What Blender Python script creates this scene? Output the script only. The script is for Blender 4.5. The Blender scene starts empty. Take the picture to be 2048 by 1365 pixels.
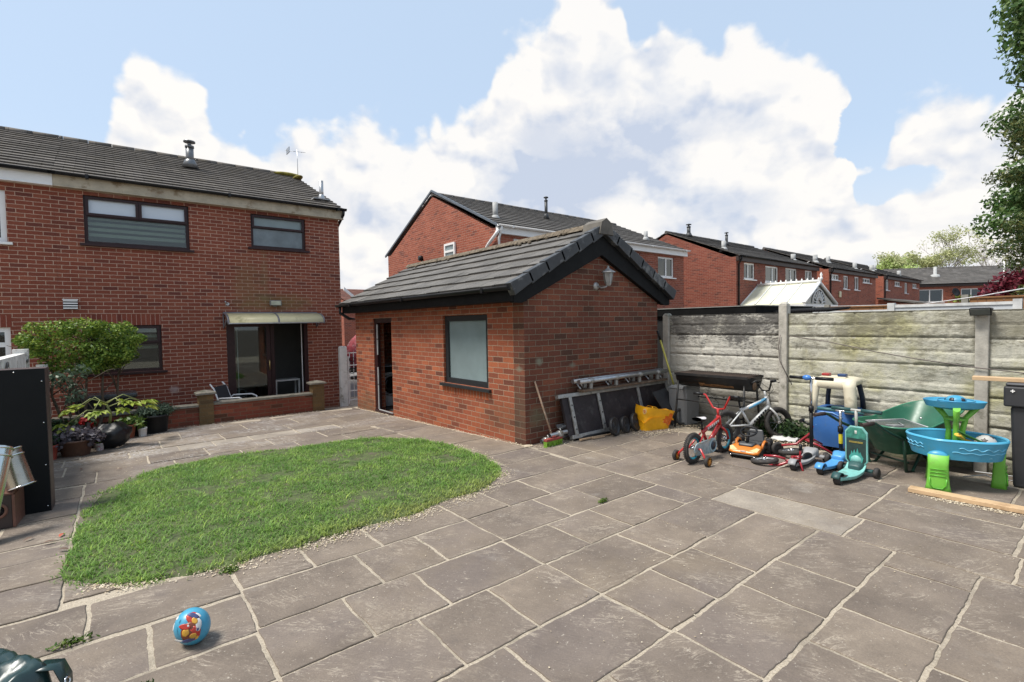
import bpy, bmesh, math, random
import numpy as np
from mathutils import Matrix, Vector, Euler, noise as mnoise
R = math.radians
rnd = random.Random(7)
scene = bpy.context.scene
col = scene.collection

# ------------------------------------------------------------------ camera
cam_d = bpy.data.cameras.new('camera'); cam = bpy.data.objects.new('camera', cam_d); col.objects.link(cam)
cr = Vector((0.77957553, -0.62606122, -0.01758831)); cu = Vector((0.03561959, 0.0162817, 0.99923278)); cf = Vector((0.62529452, 0.77960391, -0.03499285))
cam.matrix_world = Matrix(((cr.x, cu.x, -cf.x, 0), (cr.y, cu.y, -cf.y, 0), (cr.z, cu.z, -cf.z, 1.572), (0, 0, 0, 1)))
cam_d.sensor_width = 36; cam_d.lens = 36*995.36/2048; cam_d.clip_start = .05; cam_d.clip_end = 3000
scene.camera = cam
scene.view_settings.view_transform = 'Standard'; scene.view_settings.look = 'None'
scene.view_settings.exposure = 1.06; scene.view_settings.gamma = 1
# ------------------------------------------------------------------ world and sun
SUN_EL, SUN_AZ = R(62), R(-66)          # azimuth clockwise from +y
W = bpy.data.worlds.new('World'); scene.world = W; W.use_nodes = True
def build_world():
    nt = W.node_tree; N = nt.nodes; L = nt.links; N.clear()
    def nd(t, **k):
        n = N.new(t)
        for a, v in k.items(): setattr(n, a, v)
        return n
    def mt(op, a, b=None, c=None):
        n = nd('ShaderNodeMath', operation=op)
        for i, x in enumerate((a, b, c)):
            if x is None: continue
            if isinstance(x, (int, float)): n.inputs[i].default_value = x
            else: L.new(x, n.inputs[i])
        return n.outputs[0]
    def ss(x, lo, hi):
        n = nd('ShaderNodeMapRange', interpolation_type='SMOOTHSTEP'); L.new(x, n.inputs[0])
        n.inputs[1].default_value = lo; n.inputs[2].default_value = hi; return n.outputs[0]
    out = nd('ShaderNodeOutputWorld'); bg = nd('ShaderNodeBackground'); L.new(bg.outputs[0], out.inputs[0])
    sky = nd('ShaderNodeTexSky', sky_type='NISHITA', sun_disc=False, sun_elevation=SUN_EL, sun_rotation=SUN_AZ, air_density=1.0, dust_density=1.5, ozone_density=1.0)
    tc = nd('ShaderNodeTexCoord'); D = tc.outputs['Generated']
    def dot(v):
        n = nd('ShaderNodeVectorMath', operation='DOT_PRODUCT'); L.new(D, n.inputs[0]); n.inputs[1].default_value = v; return n.outputs['Value']
    az = mt('ARCTAN2', dot((.7799, -.6259, 0)), dot((.6259, .7799, 0)))
    el = mt('ARCSINE', dot((0, 0, 1)))
    def noise(scale, detail, rough=.55, off=(0, 0, 0), vs=(1, 1, 1.3)):
        m = nd('ShaderNodeMapping'); L.new(D, m.inputs[0]); m.inputs['Location'].default_value = off; m.inputs['Scale'].default_value = vs
        n = nd('ShaderNodeTexNoise'); L.new(m.outputs[0], n.inputs['Vector'])
        n.inputs['Scale'].default_value = scale; n.inputs['Detail'].default_value = detail; n.inputs['Roughness'].default_value = rough
        return n.outputs['Fac']
    wm = nd('ShaderNodeMapping'); L.new(D, wm.inputs[0]); wm.inputs['Scale'].default_value = (1, 1, 1.15)
    wn_ = nd('ShaderNodeTexNoise'); L.new(wm.outputs[0], wn_.inputs['Vector']); wn_.inputs['Scale'].default_value = 11; wn_.inputs['Detail'].default_value = 3
    wx = nd('ShaderNodeMix', data_type='RGBA', blend_type='LINEAR_LIGHT'); wx.inputs[0].default_value = .05
    L.new(wm.outputs[0], wx.inputs[6]); L.new(wn_.outputs['Color'], wx.inputs[7])
    def vor(scale, off=(0, 0, 0)):
        a = nd('ShaderNodeVectorMath', operation='ADD'); L.new(wx.outputs[2], a.inputs[0]); a.inputs[1].default_value = off
        v = nd('ShaderNodeTexVoronoi', feature='SMOOTH_F1'); L.new(a.outputs[0], v.inputs['Vector']); v.inputs['Scale'].default_value = scale; v.inputs['Smoothness'].default_value = .55
        return v.outputs['Distance']
    crv = nd('ShaderNodeFloatCurve'); cm = crv.mapping; c = cm.curves[0]
    pts = [(-.9, .26), (-0.79, 0.22), (-0.69, 0.22), (-0.662, 0.335), (-0.637, 0.39), (-0.546, 0.385), (-0.53, 0.335), (-0.497, 0.305), (-0.45, 0.305), (-0.399, 0.345), (-0.339, 0.352), (-0.267, 0.37), (-0.192, 0.368), (-0.089, 0.4), (-0.04, 0.415), (-0.022, 0.465), (0.026, 0.51), (0.08, 0.525), (0.097, 0.555), (0.163, 0.585), (0.22, 0.575), (0.24, 0.49), (0.302, 0.492), (0.397, 0.455), (0.416, 0.48), (0.478, 0.45), (0.524, 0.415), (0.577, 0.388), (0.592, 0.36), (0.605, 0.25), (0.635, 0.23), (0.65, 0.29), (0.669, 0.31), (0.718, 0.315), (0.751, 0.285), (0.9, .26)]
    pts = [((a+.9)/1.8, e/.8) for a, e in pts]
    c.points[0].location = pts[0]; c.points[1].location = pts[-1]
    for p in pts[1:-1]: c.points.new(*p)
    for p in c.points: p.handle_type = 'VECTOR'
    cm.update(); L.new(mt('MULTIPLY_ADD', az, 1/1.8, .5), crv.inputs['Value'])
    top = mt('MULTIPLY', crv.outputs[0], .8)
    n1 = noise(9, 6, .6)
    def relief(off):
        a, b, c_ = vor(8.5, off), vor(19, (off[0]+3, off[1]+1, off[2]+2)), vor(41, (off[0]+1, off[1]+5, off[2]+2))
        nn = noise(13, 6, .6, (off[0]*1, off[1], off[2]))
        return mt('ADD', mt('ADD', mt('ADD', mt('MULTIPLY', a, -.085), mt('MULTIPLY', b, -.050)), mt('MULTIPLY', c_, -.024)), mt('MULTIPLY_ADD', nn, .075, -.037))
    r0 = relief((0, 0, 0)); lx = (.7799*.020+.0*.6, -.6259*.020, .030); r1 = relief(lx)
    edge = mt('ADD', r0, .092)
    dens = mt('ADD', mt('SUBTRACT', top, el), edge)
    def blob(a0, e0, ra, re):
        a = mt('POWER', mt('MULTIPLY', mt('SUBTRACT', az, a0), 1/ra), 2); e = mt('POWER', mt('MULTIPLY', mt('SUBTRACT', el, e0), 1/re), 2)
        return ss(mt('ADD', mt('ADD', a, e), mt('MULTIPLY_ADD', n1, 2.0, -1.0)), 1.3, .1)
    dens = mt('SUBTRACT', dens, mt('MULTIPLY', blob(.66, .20, .10, .03), .10))
    dens = mt('SUBTRACT', dens, mt('MULTIPLY', blob(-.49, .235, .04, .025), .07))
    dens = mt('SUBTRACT', dens, mt('MULTIPLY', blob(.60, .29, .05, .05), .16))
    mask = ss(dens, -.004, .030)
    mask = mt('MULTIPLY', mask, mt('MULTIPLY_ADD', ss(noise(3, 4), .2, .75), .12, .88))
    # cloud brightness: billows lit from above right, blue-grey bases and creases
    deep = ss(dens, .03, .20)
    lit = mt('MULTIPLY', mt('SUBTRACT', r1, r0), 17.0)
    g = mt('MULTIPLY', mt('MAXIMUM', lit, -.15), mt('MULTIPLY_ADD', deep, -.30, 1.0))
    g = mt('ADD', g, mt('MULTIPLY', deep, mt('MULTIPLY', ss(noise(4.2, 6, .55, (2.1, .3, .7), (1, 1, 2.2)), .40, .66), .55)))
    g = mt('ADD', g, mt('MULTIPLY', blob(.14, .30, .20, .10), .85))
    g = mt('ADD', g, mt('MULTIPLY', blob(.30, .36, .13, .05), .35))
    g = mt('ADD', g, mt('MULTIPLY', blob(.40, .19, .14, .05), .4))
    g = mt('ADD', g, mt('MULTIPLY', blob(-.33, .22, .10, .05), .35))
    gc = nd('ShaderNodeClamp'); L.new(g, gc.inputs[0])
    cc = nd('ShaderNodeMix', data_type='RGBA'); L.new(gc.outputs[0], cc.inputs[0])
    k = CLOUD
    cc.inputs[6].default_value = (1.04*k, 1.01*k, .97*k, 1); cc.inputs[7].default_value = (.60*k, .67*k, .81*k, 1)
    # pale hazy blue between clouds
    hz = nd('ShaderNodeMix', data_type='RGBA'); hz.inputs[0].default_value = .80
    L.new(sky.outputs[0], hz.inputs[6]); hz.inputs[7].default_value = (.62*k, .77*k, .96*k, 1)
    lo = nd('ShaderNodeMix', data_type='RGBA'); L.new(ss(el, .32, .05), lo.inputs[0]); L.new(hz.outputs[2], lo.inputs[6]); lo.inputs[7].default_value = (.76*k, .84*k, .94*k, 1)
    mx = nd('ShaderNodeMix', data_type='RGBA'); L.new(mask, mx.inputs[0]); L.new(lo.outputs[2], mx.inputs[6]); L.new(cc.outputs[2], mx.inputs[7])
    L.new(mx.outputs[2], bg.inputs['Color']); bg.inputs['Strength'].default_value = .1
CLOUD = 4.75
build_world()
W.cycles_visibility.camera = True
sd = bpy.data.lights.new('sun', 'SUN'); sd.energy = 2.6; sd.angle = R(18); sd.color = (1, .95, .87)
so = bpy.data.objects.new('sun', sd); col.objects.link(so)
sv = Vector((math.sin(SUN_AZ)*math.cos(SUN_EL), math.cos(SUN_AZ)*math.cos(SUN_EL), math.sin(SUN_EL)))
so.rotation_euler = sv.to_track_quat('Z', 'Y').to_euler()

# ------------------------------------------------------------------ materials
def newmat(name):
    m = bpy.data.materials.new(name); m.use_nodes = True
    return m, m.node_tree.nodes, m.node_tree.links, m.node_tree.nodes['Principled BSDF']
def _n(N, t, **k):
    n = N.new(t)
    for a, v in k.items(): setattr(n, a, v)
    return n
def c4(c): return (c[0], c[1], c[2], 1)
def noise_n(N, L, vec, scale, detail=5, rough=.6):
    n = _n(N, 'ShaderNodeTexNoise'); n.inputs['Scale'].default_value = scale; n.inputs['Detail'].default_value = detail; n.inputs['Roughness'].default_value = rough
    if vec is not None: L.new(vec, n.inputs['Vector'])
    return n
def ramp(N, L, fac, stops):
    r = _n(N, 'ShaderNodeValToRGB'); e = r.color_ramp.elements
    e[0].position, e[0].color = stops[0][0], c4(stops[0][1]); e[1].position, e[1].color = stops[-1][0], c4(stops[-1][1])
    for p, c in stops[1:-1]:
        x = e.new(p); x.color = c4(c)
    L.new(fac, r.inputs[0]); return r.outputs[0]
def mixc(N, L, fac, a, b, mode='MIX'):
    m = _n(N, 'ShaderNodeMix', data_type='RGBA', blend_type=mode)
    for s, i in ((fac, 0), (a, 6), (b, 7)):
        if isinstance(s, (int, float)): m.inputs[i].default_value = s
        elif isinstance(s, tuple): m.inputs[i].default_value = c4(s)
        else: L.new(s, m.inputs[i])
    return m.outputs[2]
def mathn(N, L, op, a, b):
    n = _n(N, 'ShaderNodeMath', operation=op)
    for i, x in enumerate((a, b)):
        if isinstance(x, (int, float)): n.inputs[i].default_value = x
        else: L.new(x, n.inputs[i])
    return n.outputs[0]
def msk(N, L, x, lo, hi):
    n = _n(N, 'ShaderNodeMapRange', interpolation_type='SMOOTHSTEP'); L.new(x, n.inputs[0]); n.inputs[1].default_value = lo; n.inputs[2].default_value = hi; return n.outputs[0]
def bumpn(N, L, h, P, strength=.4, dist=.01):
    b = _n(N, 'ShaderNodeBump'); b.inputs['Strength'].default_value = strength; b.inputs['Distance'].default_value = dist
    L.new(h, b.inputs['Height']); L.new(b.outputs[0], P.inputs['Normal']); return b
MATS = {}
def pm(name, c, rough=.5, metal=0., var=.25, vscale=6., bump=0., bscale=40., dirt=None, dscale=3., spec=.5, coat=0.):
    """plain procedural material: colour with uneven patches, optional dirt patches and bump"""
    if name in MATS: return MATS[name]
    m, N, L, P = newmat(name)
    tc = _n(N, 'ShaderNodeTexCoord'); O = tc.outputs['Object']
    n = noise_n(N, L, O, vscale, 6)
    a = tuple(max(0, x*(1-var)) for x in c); b = tuple(min(1, x*(1+var)) for x in c)
    colr = ramp(N, L, n.outputs[0], [(.3, a), (.7, b)])
    if dirt:
        n2 = noise_n(N, L, O, dscale, 8, .7); colr = mixc(N, L, msk(N, L, n2.outputs[0], .52, .68), colr, dirt)
    L.new(colr, P.inputs['Base Color']); P.inputs['Roughness'].default_value = rough; P.inputs['Metallic'].default_value = metal
    P.inputs['Specular IOR Level'].default_value = spec
    if coat: P.inputs['Coat Weight'].default_value = coat; P.inputs['Coat Roughness'].default_value = .15
    r2 = noise_n(N, L, O, vscale*3, 4); mr = _n(N, 'ShaderNodeMapRange'); L.new(r2.outputs[0], mr.inputs[0]); mr.inputs[3].default_value = max(.05, rough-.12); mr.inputs[4].default_value = min(1, rough+.15)
    L.new(mr.outputs[0], P.inputs['Roughness'])
    if bump:
        n3 = noise_n(N, L, O, bscale, 6); bumpn(N, L, n3.outputs[0], P, bump, .01)
    MATS[name] = m; return m
def brick_mat(name, cA, cB, cC, mortar, bw=.225, bh=.075, ms=.0055, stains=(), rough=.85, dirt=.25, dirtc=(.03, .025, .02), vert=False, basedirt=None):
    m, N, L, P = newmat(name)
    uv = _n(N, 'ShaderNodeUVMap'); U = uv.outputs[0]
    wob = noise_n(N, L, U, 25, 3); wm = mixc(N, L, .006, U, wob.outputs[1], 'LINEAR_LIGHT')
    b = _n(N, 'ShaderNodeTexBrick'); L.new(wm, b.inputs['Vector']); b.offset = 0 if vert else .5
    b.inputs['Scale'].default_value = 1; b.inputs['Brick Width'].default_value = bw; b.inputs['Row Height'].default_value = bh
    b.inputs['Mortar Size'].default_value = ms; b.inputs['Mortar Smooth'].default_value = .25; b.inputs['Bias'].default_value = 0
    b.inputs['Color1'].default_value = (0, 0, 0, 1); b.inputs['Color2'].default_value = (1, 1, 1, 1); b.inputs['Mortar'].default_value = (.5, .5, .5, 1)
    brickc = ramp(N, L, b.outputs['Color'], [(0, cC), (.22, cA), (.6, cA), (1, cB)])
    n1 = noise_n(N, L, U, 45, 8, .7); brickc = mixc(N, L, .55, brickc, ramp(N, L, n1.outputs[0], [(.25, (.45, .42, .42)), (.75, (1.45, 1.4, 1.35))]), 'MULTIPLY')
    mn = noise_n(N, L, U, 60, 5); mort = mixc(N, L, .5, mortar, ramp(N, L, mn.outputs[0], [(.3, (.5, .5, .5)), (.7, (1.3, 1.3, 1.3))]), 'MULTIPLY')
    cc = mixc(N, L, b.outputs['Fac'], brickc, mort)
    n2 = noise_n(N, L, U, .9, 8, .65); cc = mixc(N, L, dirt, cc, ramp(N, L, n2.outputs[0], [(.3, (.5, .48, .46)), (.7, (1.25, 1.22, 1.2))]), 'MULTIPLY')
    sep = _n(N, 'ShaderNodeSeparateXYZ'); L.new(U, sep.inputs[0])
    for (u0, v0, ru, rv, sc, amt) in stains:
        a = mathn(N, L, 'POWER', mathn(N, L, 'MULTIPLY', mathn(N, L, 'SUBTRACT', sep.outputs[0], u0), 1/ru), 2)
        e = mathn(N, L, 'POWER', mathn(N, L, 'MULTIPLY', mathn(N, L, 'SUBTRACT', sep.outputs[1], v0), 1/rv), 2)
        n3 = noise_n(N, L, U, 7, 7, .7)
        f = msk(N, L, mathn(N, L, 'ADD', mathn(N, L, 'ADD', a, e), mathn(N, L, 'MULTIPLY', n3.outputs[0], 1.6)), 1.7, .5)
        cc = mixc(N, L, mathn(N, L, 'MULTIPLY', f, amt), cc, sc)
    if basedirt:
        n4 = noise_n(N, L, U, 5, 7, .7)
        f = msk(N, L, mathn(N, L, 'ADD', sep.outputs[1], mathn(N, L, 'MULTIPLY', n4.outputs[0], .8)), basedirt+.75, basedirt+.15)
        cc = mixc(N, L, mathn(N, L, 'MULTIPLY', f, .55), cc, (.045, .042, .022))
    L.new(cc, P.inputs['Base Color']); P.inputs['Roughness'].default_value = rough; P.inputs['Specular IOR Level'].default_value = .25
    inv = mathn(N, L, 'SUBTRACT', 1, b.outputs['Fac']); h = mathn(N, L, 'ADD', inv, mathn(N, L, 'MULTIPLY', n1.outputs[0], .5))
    bumpn(N, L, h, P, .6, .008)
    MATS[name] = m; return m
def tile_mat(name, c, tw=.3, moss=(.10, .09, .05), mossamt=.5, rough=.8):
    m, N, L, P = newmat(name)
    uv = _n(N, 'ShaderNodeUVMap'); U = uv.outputs[0]
    b = _n(N, 'ShaderNodeTexBrick'); L.new(U, b.inputs['Vector']); b.offset = .5
    b.inputs['Scale'].default_value = 1; b.inputs['Brick Width'].default_value = tw; b.inputs['Row Height'].default_value = .3; b.inputs['Mortar Size'].default_value = .004
    b.inputs['Color1'].default_value = c4(tuple(x*.75 for x in c)); b.inputs['Color2'].default_value = c4(tuple(x*1.25 for x in c)); b.inputs['Mortar'].default_value = c4(tuple(x*.25 for x in c))
    n = noise_n(N, L, U, 3, 9, .7); n2 = noise_n(N, L, U, 40, 6, .7)
    cc = mixc(N, L, .6, b.outputs['Color'], ramp(N, L, n2.outputs[0], [(.3, (.55, .55, .55)), (.7, (1.45, 1.45, 1.4))]), 'MULTIPLY')
    cc = mixc(N, L, mathn(N, L, 'MULTIPLY', msk(N, L, n.outputs[0], .5, .7), mossamt), cc, moss)
    L.new(cc, P.inputs['Base Color']); P.inputs['Roughness'].default_value = rough; P.inputs['Specular IOR Level'].default_value = .3
    bumpn(N, L, mathn(N, L, 'ADD', mathn(N, L, 'SUBTRACT', 1, b.outputs['Fac']), n2.outputs[0]), P, .35, .006)
    MATS[name] = m; return m
def glass_mat(name, tint=(.70, .75, .74), refl=.75):
    m, N, L, P = newmat(name); N.remove(P); out = N['Material Output']
    tr = _n(N, 'ShaderNodeBsdfTransparent'); tr.inputs[0].default_value = c4(tint)
    gl = _n(N, 'ShaderNodeBsdfGlossy'); gl.inputs['Roughness'].default_value = .02; gl.inputs[0].default_value = (.9, .95, .95, 1)
    fr = _n(N, 'ShaderNodeFresnel'); fr.inputs[0].default_value = 1.5
    f = mathn(N, L, 'MULTIPLY_ADD', fr.outputs[0], refl); f.node.inputs[2].default_value = .03
    mx = _n(N, 'ShaderNodeMixShader'); L.new(f, mx.inputs[0]); L.new(tr.outputs[0], mx.inputs[1]); L.new(gl.outputs[0], mx.inputs[2]); L.new(mx.outputs[0], out.inputs[0])
    MATS[name] = m; return m
def leaf_mat(name, c1, c2, c3, trans=.25):
    m, N, L, P = newmat(name)
    g = _n(N, 'ShaderNodeNewGeometry'); colr = ramp(N, L, g.outputs['Random Per Island'], [(0, c1), (.5, c2), (1, c3)])
    L.new(colr, P.inputs['Base Color']); P.inputs['Roughness'].default_value = .5; P.inputs['Specular IOR Level'].default_value = .35
    out = N['Material Output']; t = _n(N, 'ShaderNodeBsdfTranslucent'); L.new(colr, t.inputs[0])
    mx = _n(N, 'ShaderNodeMixShader'); mx.inputs[0].default_value = trans; L.new(P.outputs[0], mx.inputs[1]); L.new(t.outputs[0], mx.inputs[2]); L.new(mx.outputs[0], out.inputs[0])
    MATS[name] = m; return m

# ------------------------------------------------------------------ mesh helpers
ROOT = {}
def rootmat(o): return ROOT.get(o.name, Matrix.Identity(4))
class MB:
    def __init__(s, T=None): s.V = []; s.F = []; s.S = []; s.T = T or Matrix.Identity(4); s.fn = None
    def add(s, vs, fs, smooth=False):
        n = len(s.V)
        for v in vs:
            v = Vector(v)
            if s.fn: v = Vector(s.fn(v))
            s.V.append(s.T @ v)
        for f in fs: s.F.append([i+n for i in f]); s.S.append(smooth)
        return s
    def box(s, x0, x1, y0, y1, z0, z1, top=1.0):
        cx, cy = (x0+x1)/2, (y0+y1)/2
        def k(x, y): return (cx+(x-cx)*top, cy+(y-cy)*top)
        t = [k(x0, y0), k(x1, y0), k(x1, y1), k(x0, y1)]
        return s.add([(x0, y0, z0), (x1, y0, z0), (x1, y1, z0), (x0, y1, z0)]+[(a, b, z1) for a, b in t],
                     [(0, 3, 2, 1), (4, 5, 6, 7), (0, 1, 5, 4), (1, 2, 6, 5), (2, 3, 7, 6), (3, 0, 4, 7)])
    def tube(s, pts, r, n=8, cap=True, smooth=True, flat=1.0):
        pts = [Vector(p) for p in pts]; rs = r if isinstance(r, (list, tuple)) else [r]*len(pts)
        vs = []; up = None
        for i, p in enumerate(pts):
            d = (pts[min(i+1, len(pts)-1)]-pts[max(i-1, 0)])
            d = d.normalized() if d.length > 1e-9 else Vector((0, 0, 1))
            if up is None: up = Vector((0, 0, 1)) if abs(d.z) < .9 else Vector((1, 0, 0))
            a = d.cross(up).normalized(); b = a.cross(d).normalized(); up = b
            for k in range(n):
                t = 2*math.pi*k/n; vs.append(p+(a*math.cos(t)+b*math.sin(t)*flat)*rs[i])
        fs = []
        for i in range(len(pts)-1):
            for k in range(n): fs.append((i*n+k, i*n+(k+1) % n, (i+1)*n+(k+1) % n, (i+1)*n+k))
        s.add(vs, fs, smooth)
        if cap:
            m = len(s.V)-len(vs); s.F.append([m+k for k in range(n)][::-1]); s.S.append(False)
            s.F.append([m+(len(pts)-1)*n+k for k in range(n)]); s.S.append(False)
        return s
    def lathe(s, prof, at=(0, 0, 0), axis=(0, 0, 1), n=20, smooth=True, sx=1., sy=1., closed=False):
        q = Vector((0, 0, 1)).rotation_difference(Vector(axis).normalized()).to_matrix(); at = Vector(at); vs = []
        for r, z in prof:
            for k in range(n):
                t = 2*math.pi*k/n; vs.append(at+q @ Vector((r*math.cos(t)*sx, r*math.sin(t)*sy, z)))
        fs = []; m = len(prof)
        for i in range(m if closed else m-1):
            j = (i+1) % m
            for k in range(n): fs.append((i*n+k, i*n+(k+1) % n, j*n+(k+1) % n, j*n+k))
        if not closed:
            if prof[0][0] > 1e-6: fs.append([k for k in range(n)][::-1])
            if prof[-1][0] > 1e-6: fs.append([(m-1)*n+k for k in range(n)])
        return s.add(vs, fs, smooth)
    def torus(s, at, axis, R0, r, n=28, m=8, sr=1.0):
        prof = [(R0+r*math.cos(2*math.pi*i/m), r*sr*math.sin(2*math.pi*i/m)) for i in range(m)]
        return s.lathe(prof, at, axis, n, True, closed=True)
    def prism(s, poly, plane, d0, d1):
        """poly: 2d points; plane 'x','y','z' = axis of extrusion"""
        def P(a, b, d): return {'x': (d, a, b), 'y': (a, d, b), 'z': (a, b, d)}[plane]
        n = len(poly); vs = [P(a, b, d0) for a, b in poly]+[P(a, b, d1) for a, b in poly]
        return s.add(vs, [list(range(n)), list(range(n, 2*n))[::-1]]+[(i, i+n, (i+1) % n+n, (i+1) % n) for i in range(n)])
    def quad(s, a, b, c, d, smooth=False): return s.add([a, b, c, d], [(0, 1, 2, 3)], smooth)
    def ellipsoid(s, at, r, n=16, m=10, smooth=True):
        prof = [(math.sin(math.pi*i/m), -math.cos(math.pi*i/m)) for i in range(m+1)]
        T = s.T; s.T = T @ Matrix.Translation(at) @ Matrix.Diagonal((r[0], r[1], r[2], 1)); s.lathe(prof, n=n, smooth=smooth); s.T = T; return s
    def grid(s, fn, nu, nv, smooth=True, closeu=False):
        vs = [fn(i/(nu-1) if not closeu else i/nu, j/(nv-1)) for i in range(nu) for j in range(nv)]
        fs = [((i*nv+j), ((i+1) % nu)*nv+j, ((i+1) % nu)*nv+j+1, i*nv+j+1) for i in range(nu if closeu else nu-1) for j in range(nv-1)]
        return s.add(vs, fs, smooth)
    def build(s, name, mat, parent=None, local=False, bevel=0, recalc=True, solid=0, sub=0, merge=0):
        me = bpy.data.meshes.new(name); V = s.V
        uvV = V
        if parent is not None and not local:
            inv = rootmat(parent).inverted(); V = [inv @ v for v in V]
        me.from_pydata([tuple(v) for v in V], [], s.F)
        if recalc or merge:
            bm = bmesh.new(); bm.from_mesh(me)
            if merge:
                bmesh.ops.remove_doubles(bm, verts=bm.verts, dist=merge)
            if recalc: bmesh.ops.recalc_face_normals(bm, faces=bm.faces)
            bm.to_mesh(me); bm.free()
        if not merge:
            me.polygons.foreach_set('use_smooth', s.S)
        else:
            me.polygons.foreach_set('use_smooth', [bool(s.S[0])]*len(me.polygons))
        uv = me.uv_layers.new(name='UVMap')
        M = rootmat(parent) if parent is not None else Matrix.Identity(4); M3 = M.to_3x3()
        for p in me.polygons:
            n = p.normal; a = abs(n.x), abs(n.y), abs(n.z)
            for li in p.loop_indices:
                co = me.vertices[me.loops[li].vertex_index].co
                if not local and parent is not None: co = M.translation+co      # offsets only: keep texture aligned to the thing
                if a[2] > .8: w = (co.x, co.y)
                elif a[0] > a[1]: w = (co.y, co.z)
                else: w = (co.x, co.z)
                uv.data[li].uv = w
        me.materials.append(mat)
        o = bpy.data.objects.new(name, me); col.objects.link(o)
        if parent is not None:
            o.parent = parent; ROOT[o.name] = rootmat(parent)
        if sub:
            md = o.modifiers.new('sub', 'SUBSURF'); md.levels = sub; md.render_levels = sub
        if solid:
            md = o.modifiers.new('solid', 'SOLIDIFY'); md.thickness = solid; md.offset = 0
        if bevel:
            md = o.modifiers.new('bevel', 'BEVEL'); md.width = bevel; md.segments = 2; md.limit_method = 'ANGLE'; md.angle_limit = R(40)
        return o
def tag(o, label, cat, group=None, kind=None):
    if label: o['label'] = label
    if cat: o['category'] = cat
    if group: o['group'] = group
    if kind: o['kind'] = kind
    return o
def thing(name, label, cat, loc=(0, 0, 0), rz=0, group=None):
    o = bpy.data.objects.new(name, None); o.empty_display_size = .1; col.objects.link(o)
    o.location = loc; o.rotation_euler = (0, 0, rz)
    ROOT[o.name] = Matrix.Translation(loc) @ Matrix.Rotation(rz, 4, 'Z')
    return tag(o, label, cat, group)
def fastmesh(name, V, F4, mat, parent=None, smooth=False):
    """V (n,3) array, F4 (m,k) array of equal polygons"""
    me = bpy.data.meshes.new(name); V = np.asarray(V, dtype=np.float32); F4 = np.asarray(F4, dtype=np.int32); k = F4.shape[1]
    if parent is not None: V = V-np.array(rootmat(parent).translation, dtype=np.float32)
    me.vertices.add(len(V)); me.vertices.foreach_set('co', V.ravel())
    me.loops.add(F4.size); me.loops.foreach_set('vertex_index', F4.ravel())
    me.polygons.add(len(F4)); me.polygons.foreach_set('loop_start', np.arange(0, F4.size, k, dtype=np.int32))
    if smooth: me.polygons.foreach_set('use_smooth', np.ones(len(F4), dtype=bool))
    me.update(calc_edges=True); me.materials.append(mat)
    o = bpy.data.objects.new(name, me); col.objects.link(o)
    if parent is not None: o.parent = parent; ROOT[o.name] = rootmat(parent)
    return o
def leaf_cloud(name, blobs, n, size, mat, parent=None, seed=1, shell=.55, aspect=.55, up=.3, fold=True):
    """many small leaf quads spread through the volume of ellipsoid clumps"""
    g = np.random.default_rng(seed); w = np.array([b[1][0]*b[1][1]*b[1][2] for b in blobs])**.75; w /= w.sum()
    idx = g.choice(len(blobs), n, p=w); C = np.array([b[0] for b in blobs])[idx]; Rr = np.array([b[1] for b in blobs])[idx]
    d = g.normal(size=(n, 3)); d /= np.linalg.norm(d, axis=1)[:, None]; r = shell+(1-shell)*g.random(n)**.7; r *= np.where(g.random(n) < .12, 1.0+.25*g.random(n), 1)
    P = C+d*Rr*r[:, None]
    nrm = d*.6+g.normal(size=(n, 3))*.6+np.array([0, 0, up]); nrm /= np.linalg.norm(nrm, axis=1)[:, None]
    t = np.cross(nrm, g.normal(size=(n, 3))); t /= np.linalg.norm(t, axis=1)[:, None]; b = np.cross(nrm, t)
    s = size*(.6+.8*g.random(n))[:, None]
    V = np.stack([P-t*s*.5, P+b*s*aspect*.5-nrm*s*.08, P+t*s*.5, P-b*s*aspect*.5-nrm*s*.08], 1).reshape(-1, 3)
    F = np.arange(n*4).reshape(n, 4)
    return fastmesh(name, V, F, mat, parent)
def gz(y): return float(np.interp(y, [4.9, 10.6, 11, 12.2, 14], [0, -.2, -.25, -.39, -.45]))
def dup(root, loc, rz, label=None, group=None):
    r = root.copy(); col.objects.link(r); r.location = loc; r.rotation_euler = (0, 0, rz)
    if label: r['label'] = label
    if group: r['group'] = group
    ROOT[r.name] = Matrix.Translation(loc) @ Matrix.Rotation(rz, 4, 'Z')
    for ch in list(root.children):
        c = ch.copy(); col.objects.link(c); c.parent = r
        for g in list(ch.children):
            d = g.copy(); col.objects.link(d); d.parent = c
    return r
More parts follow.
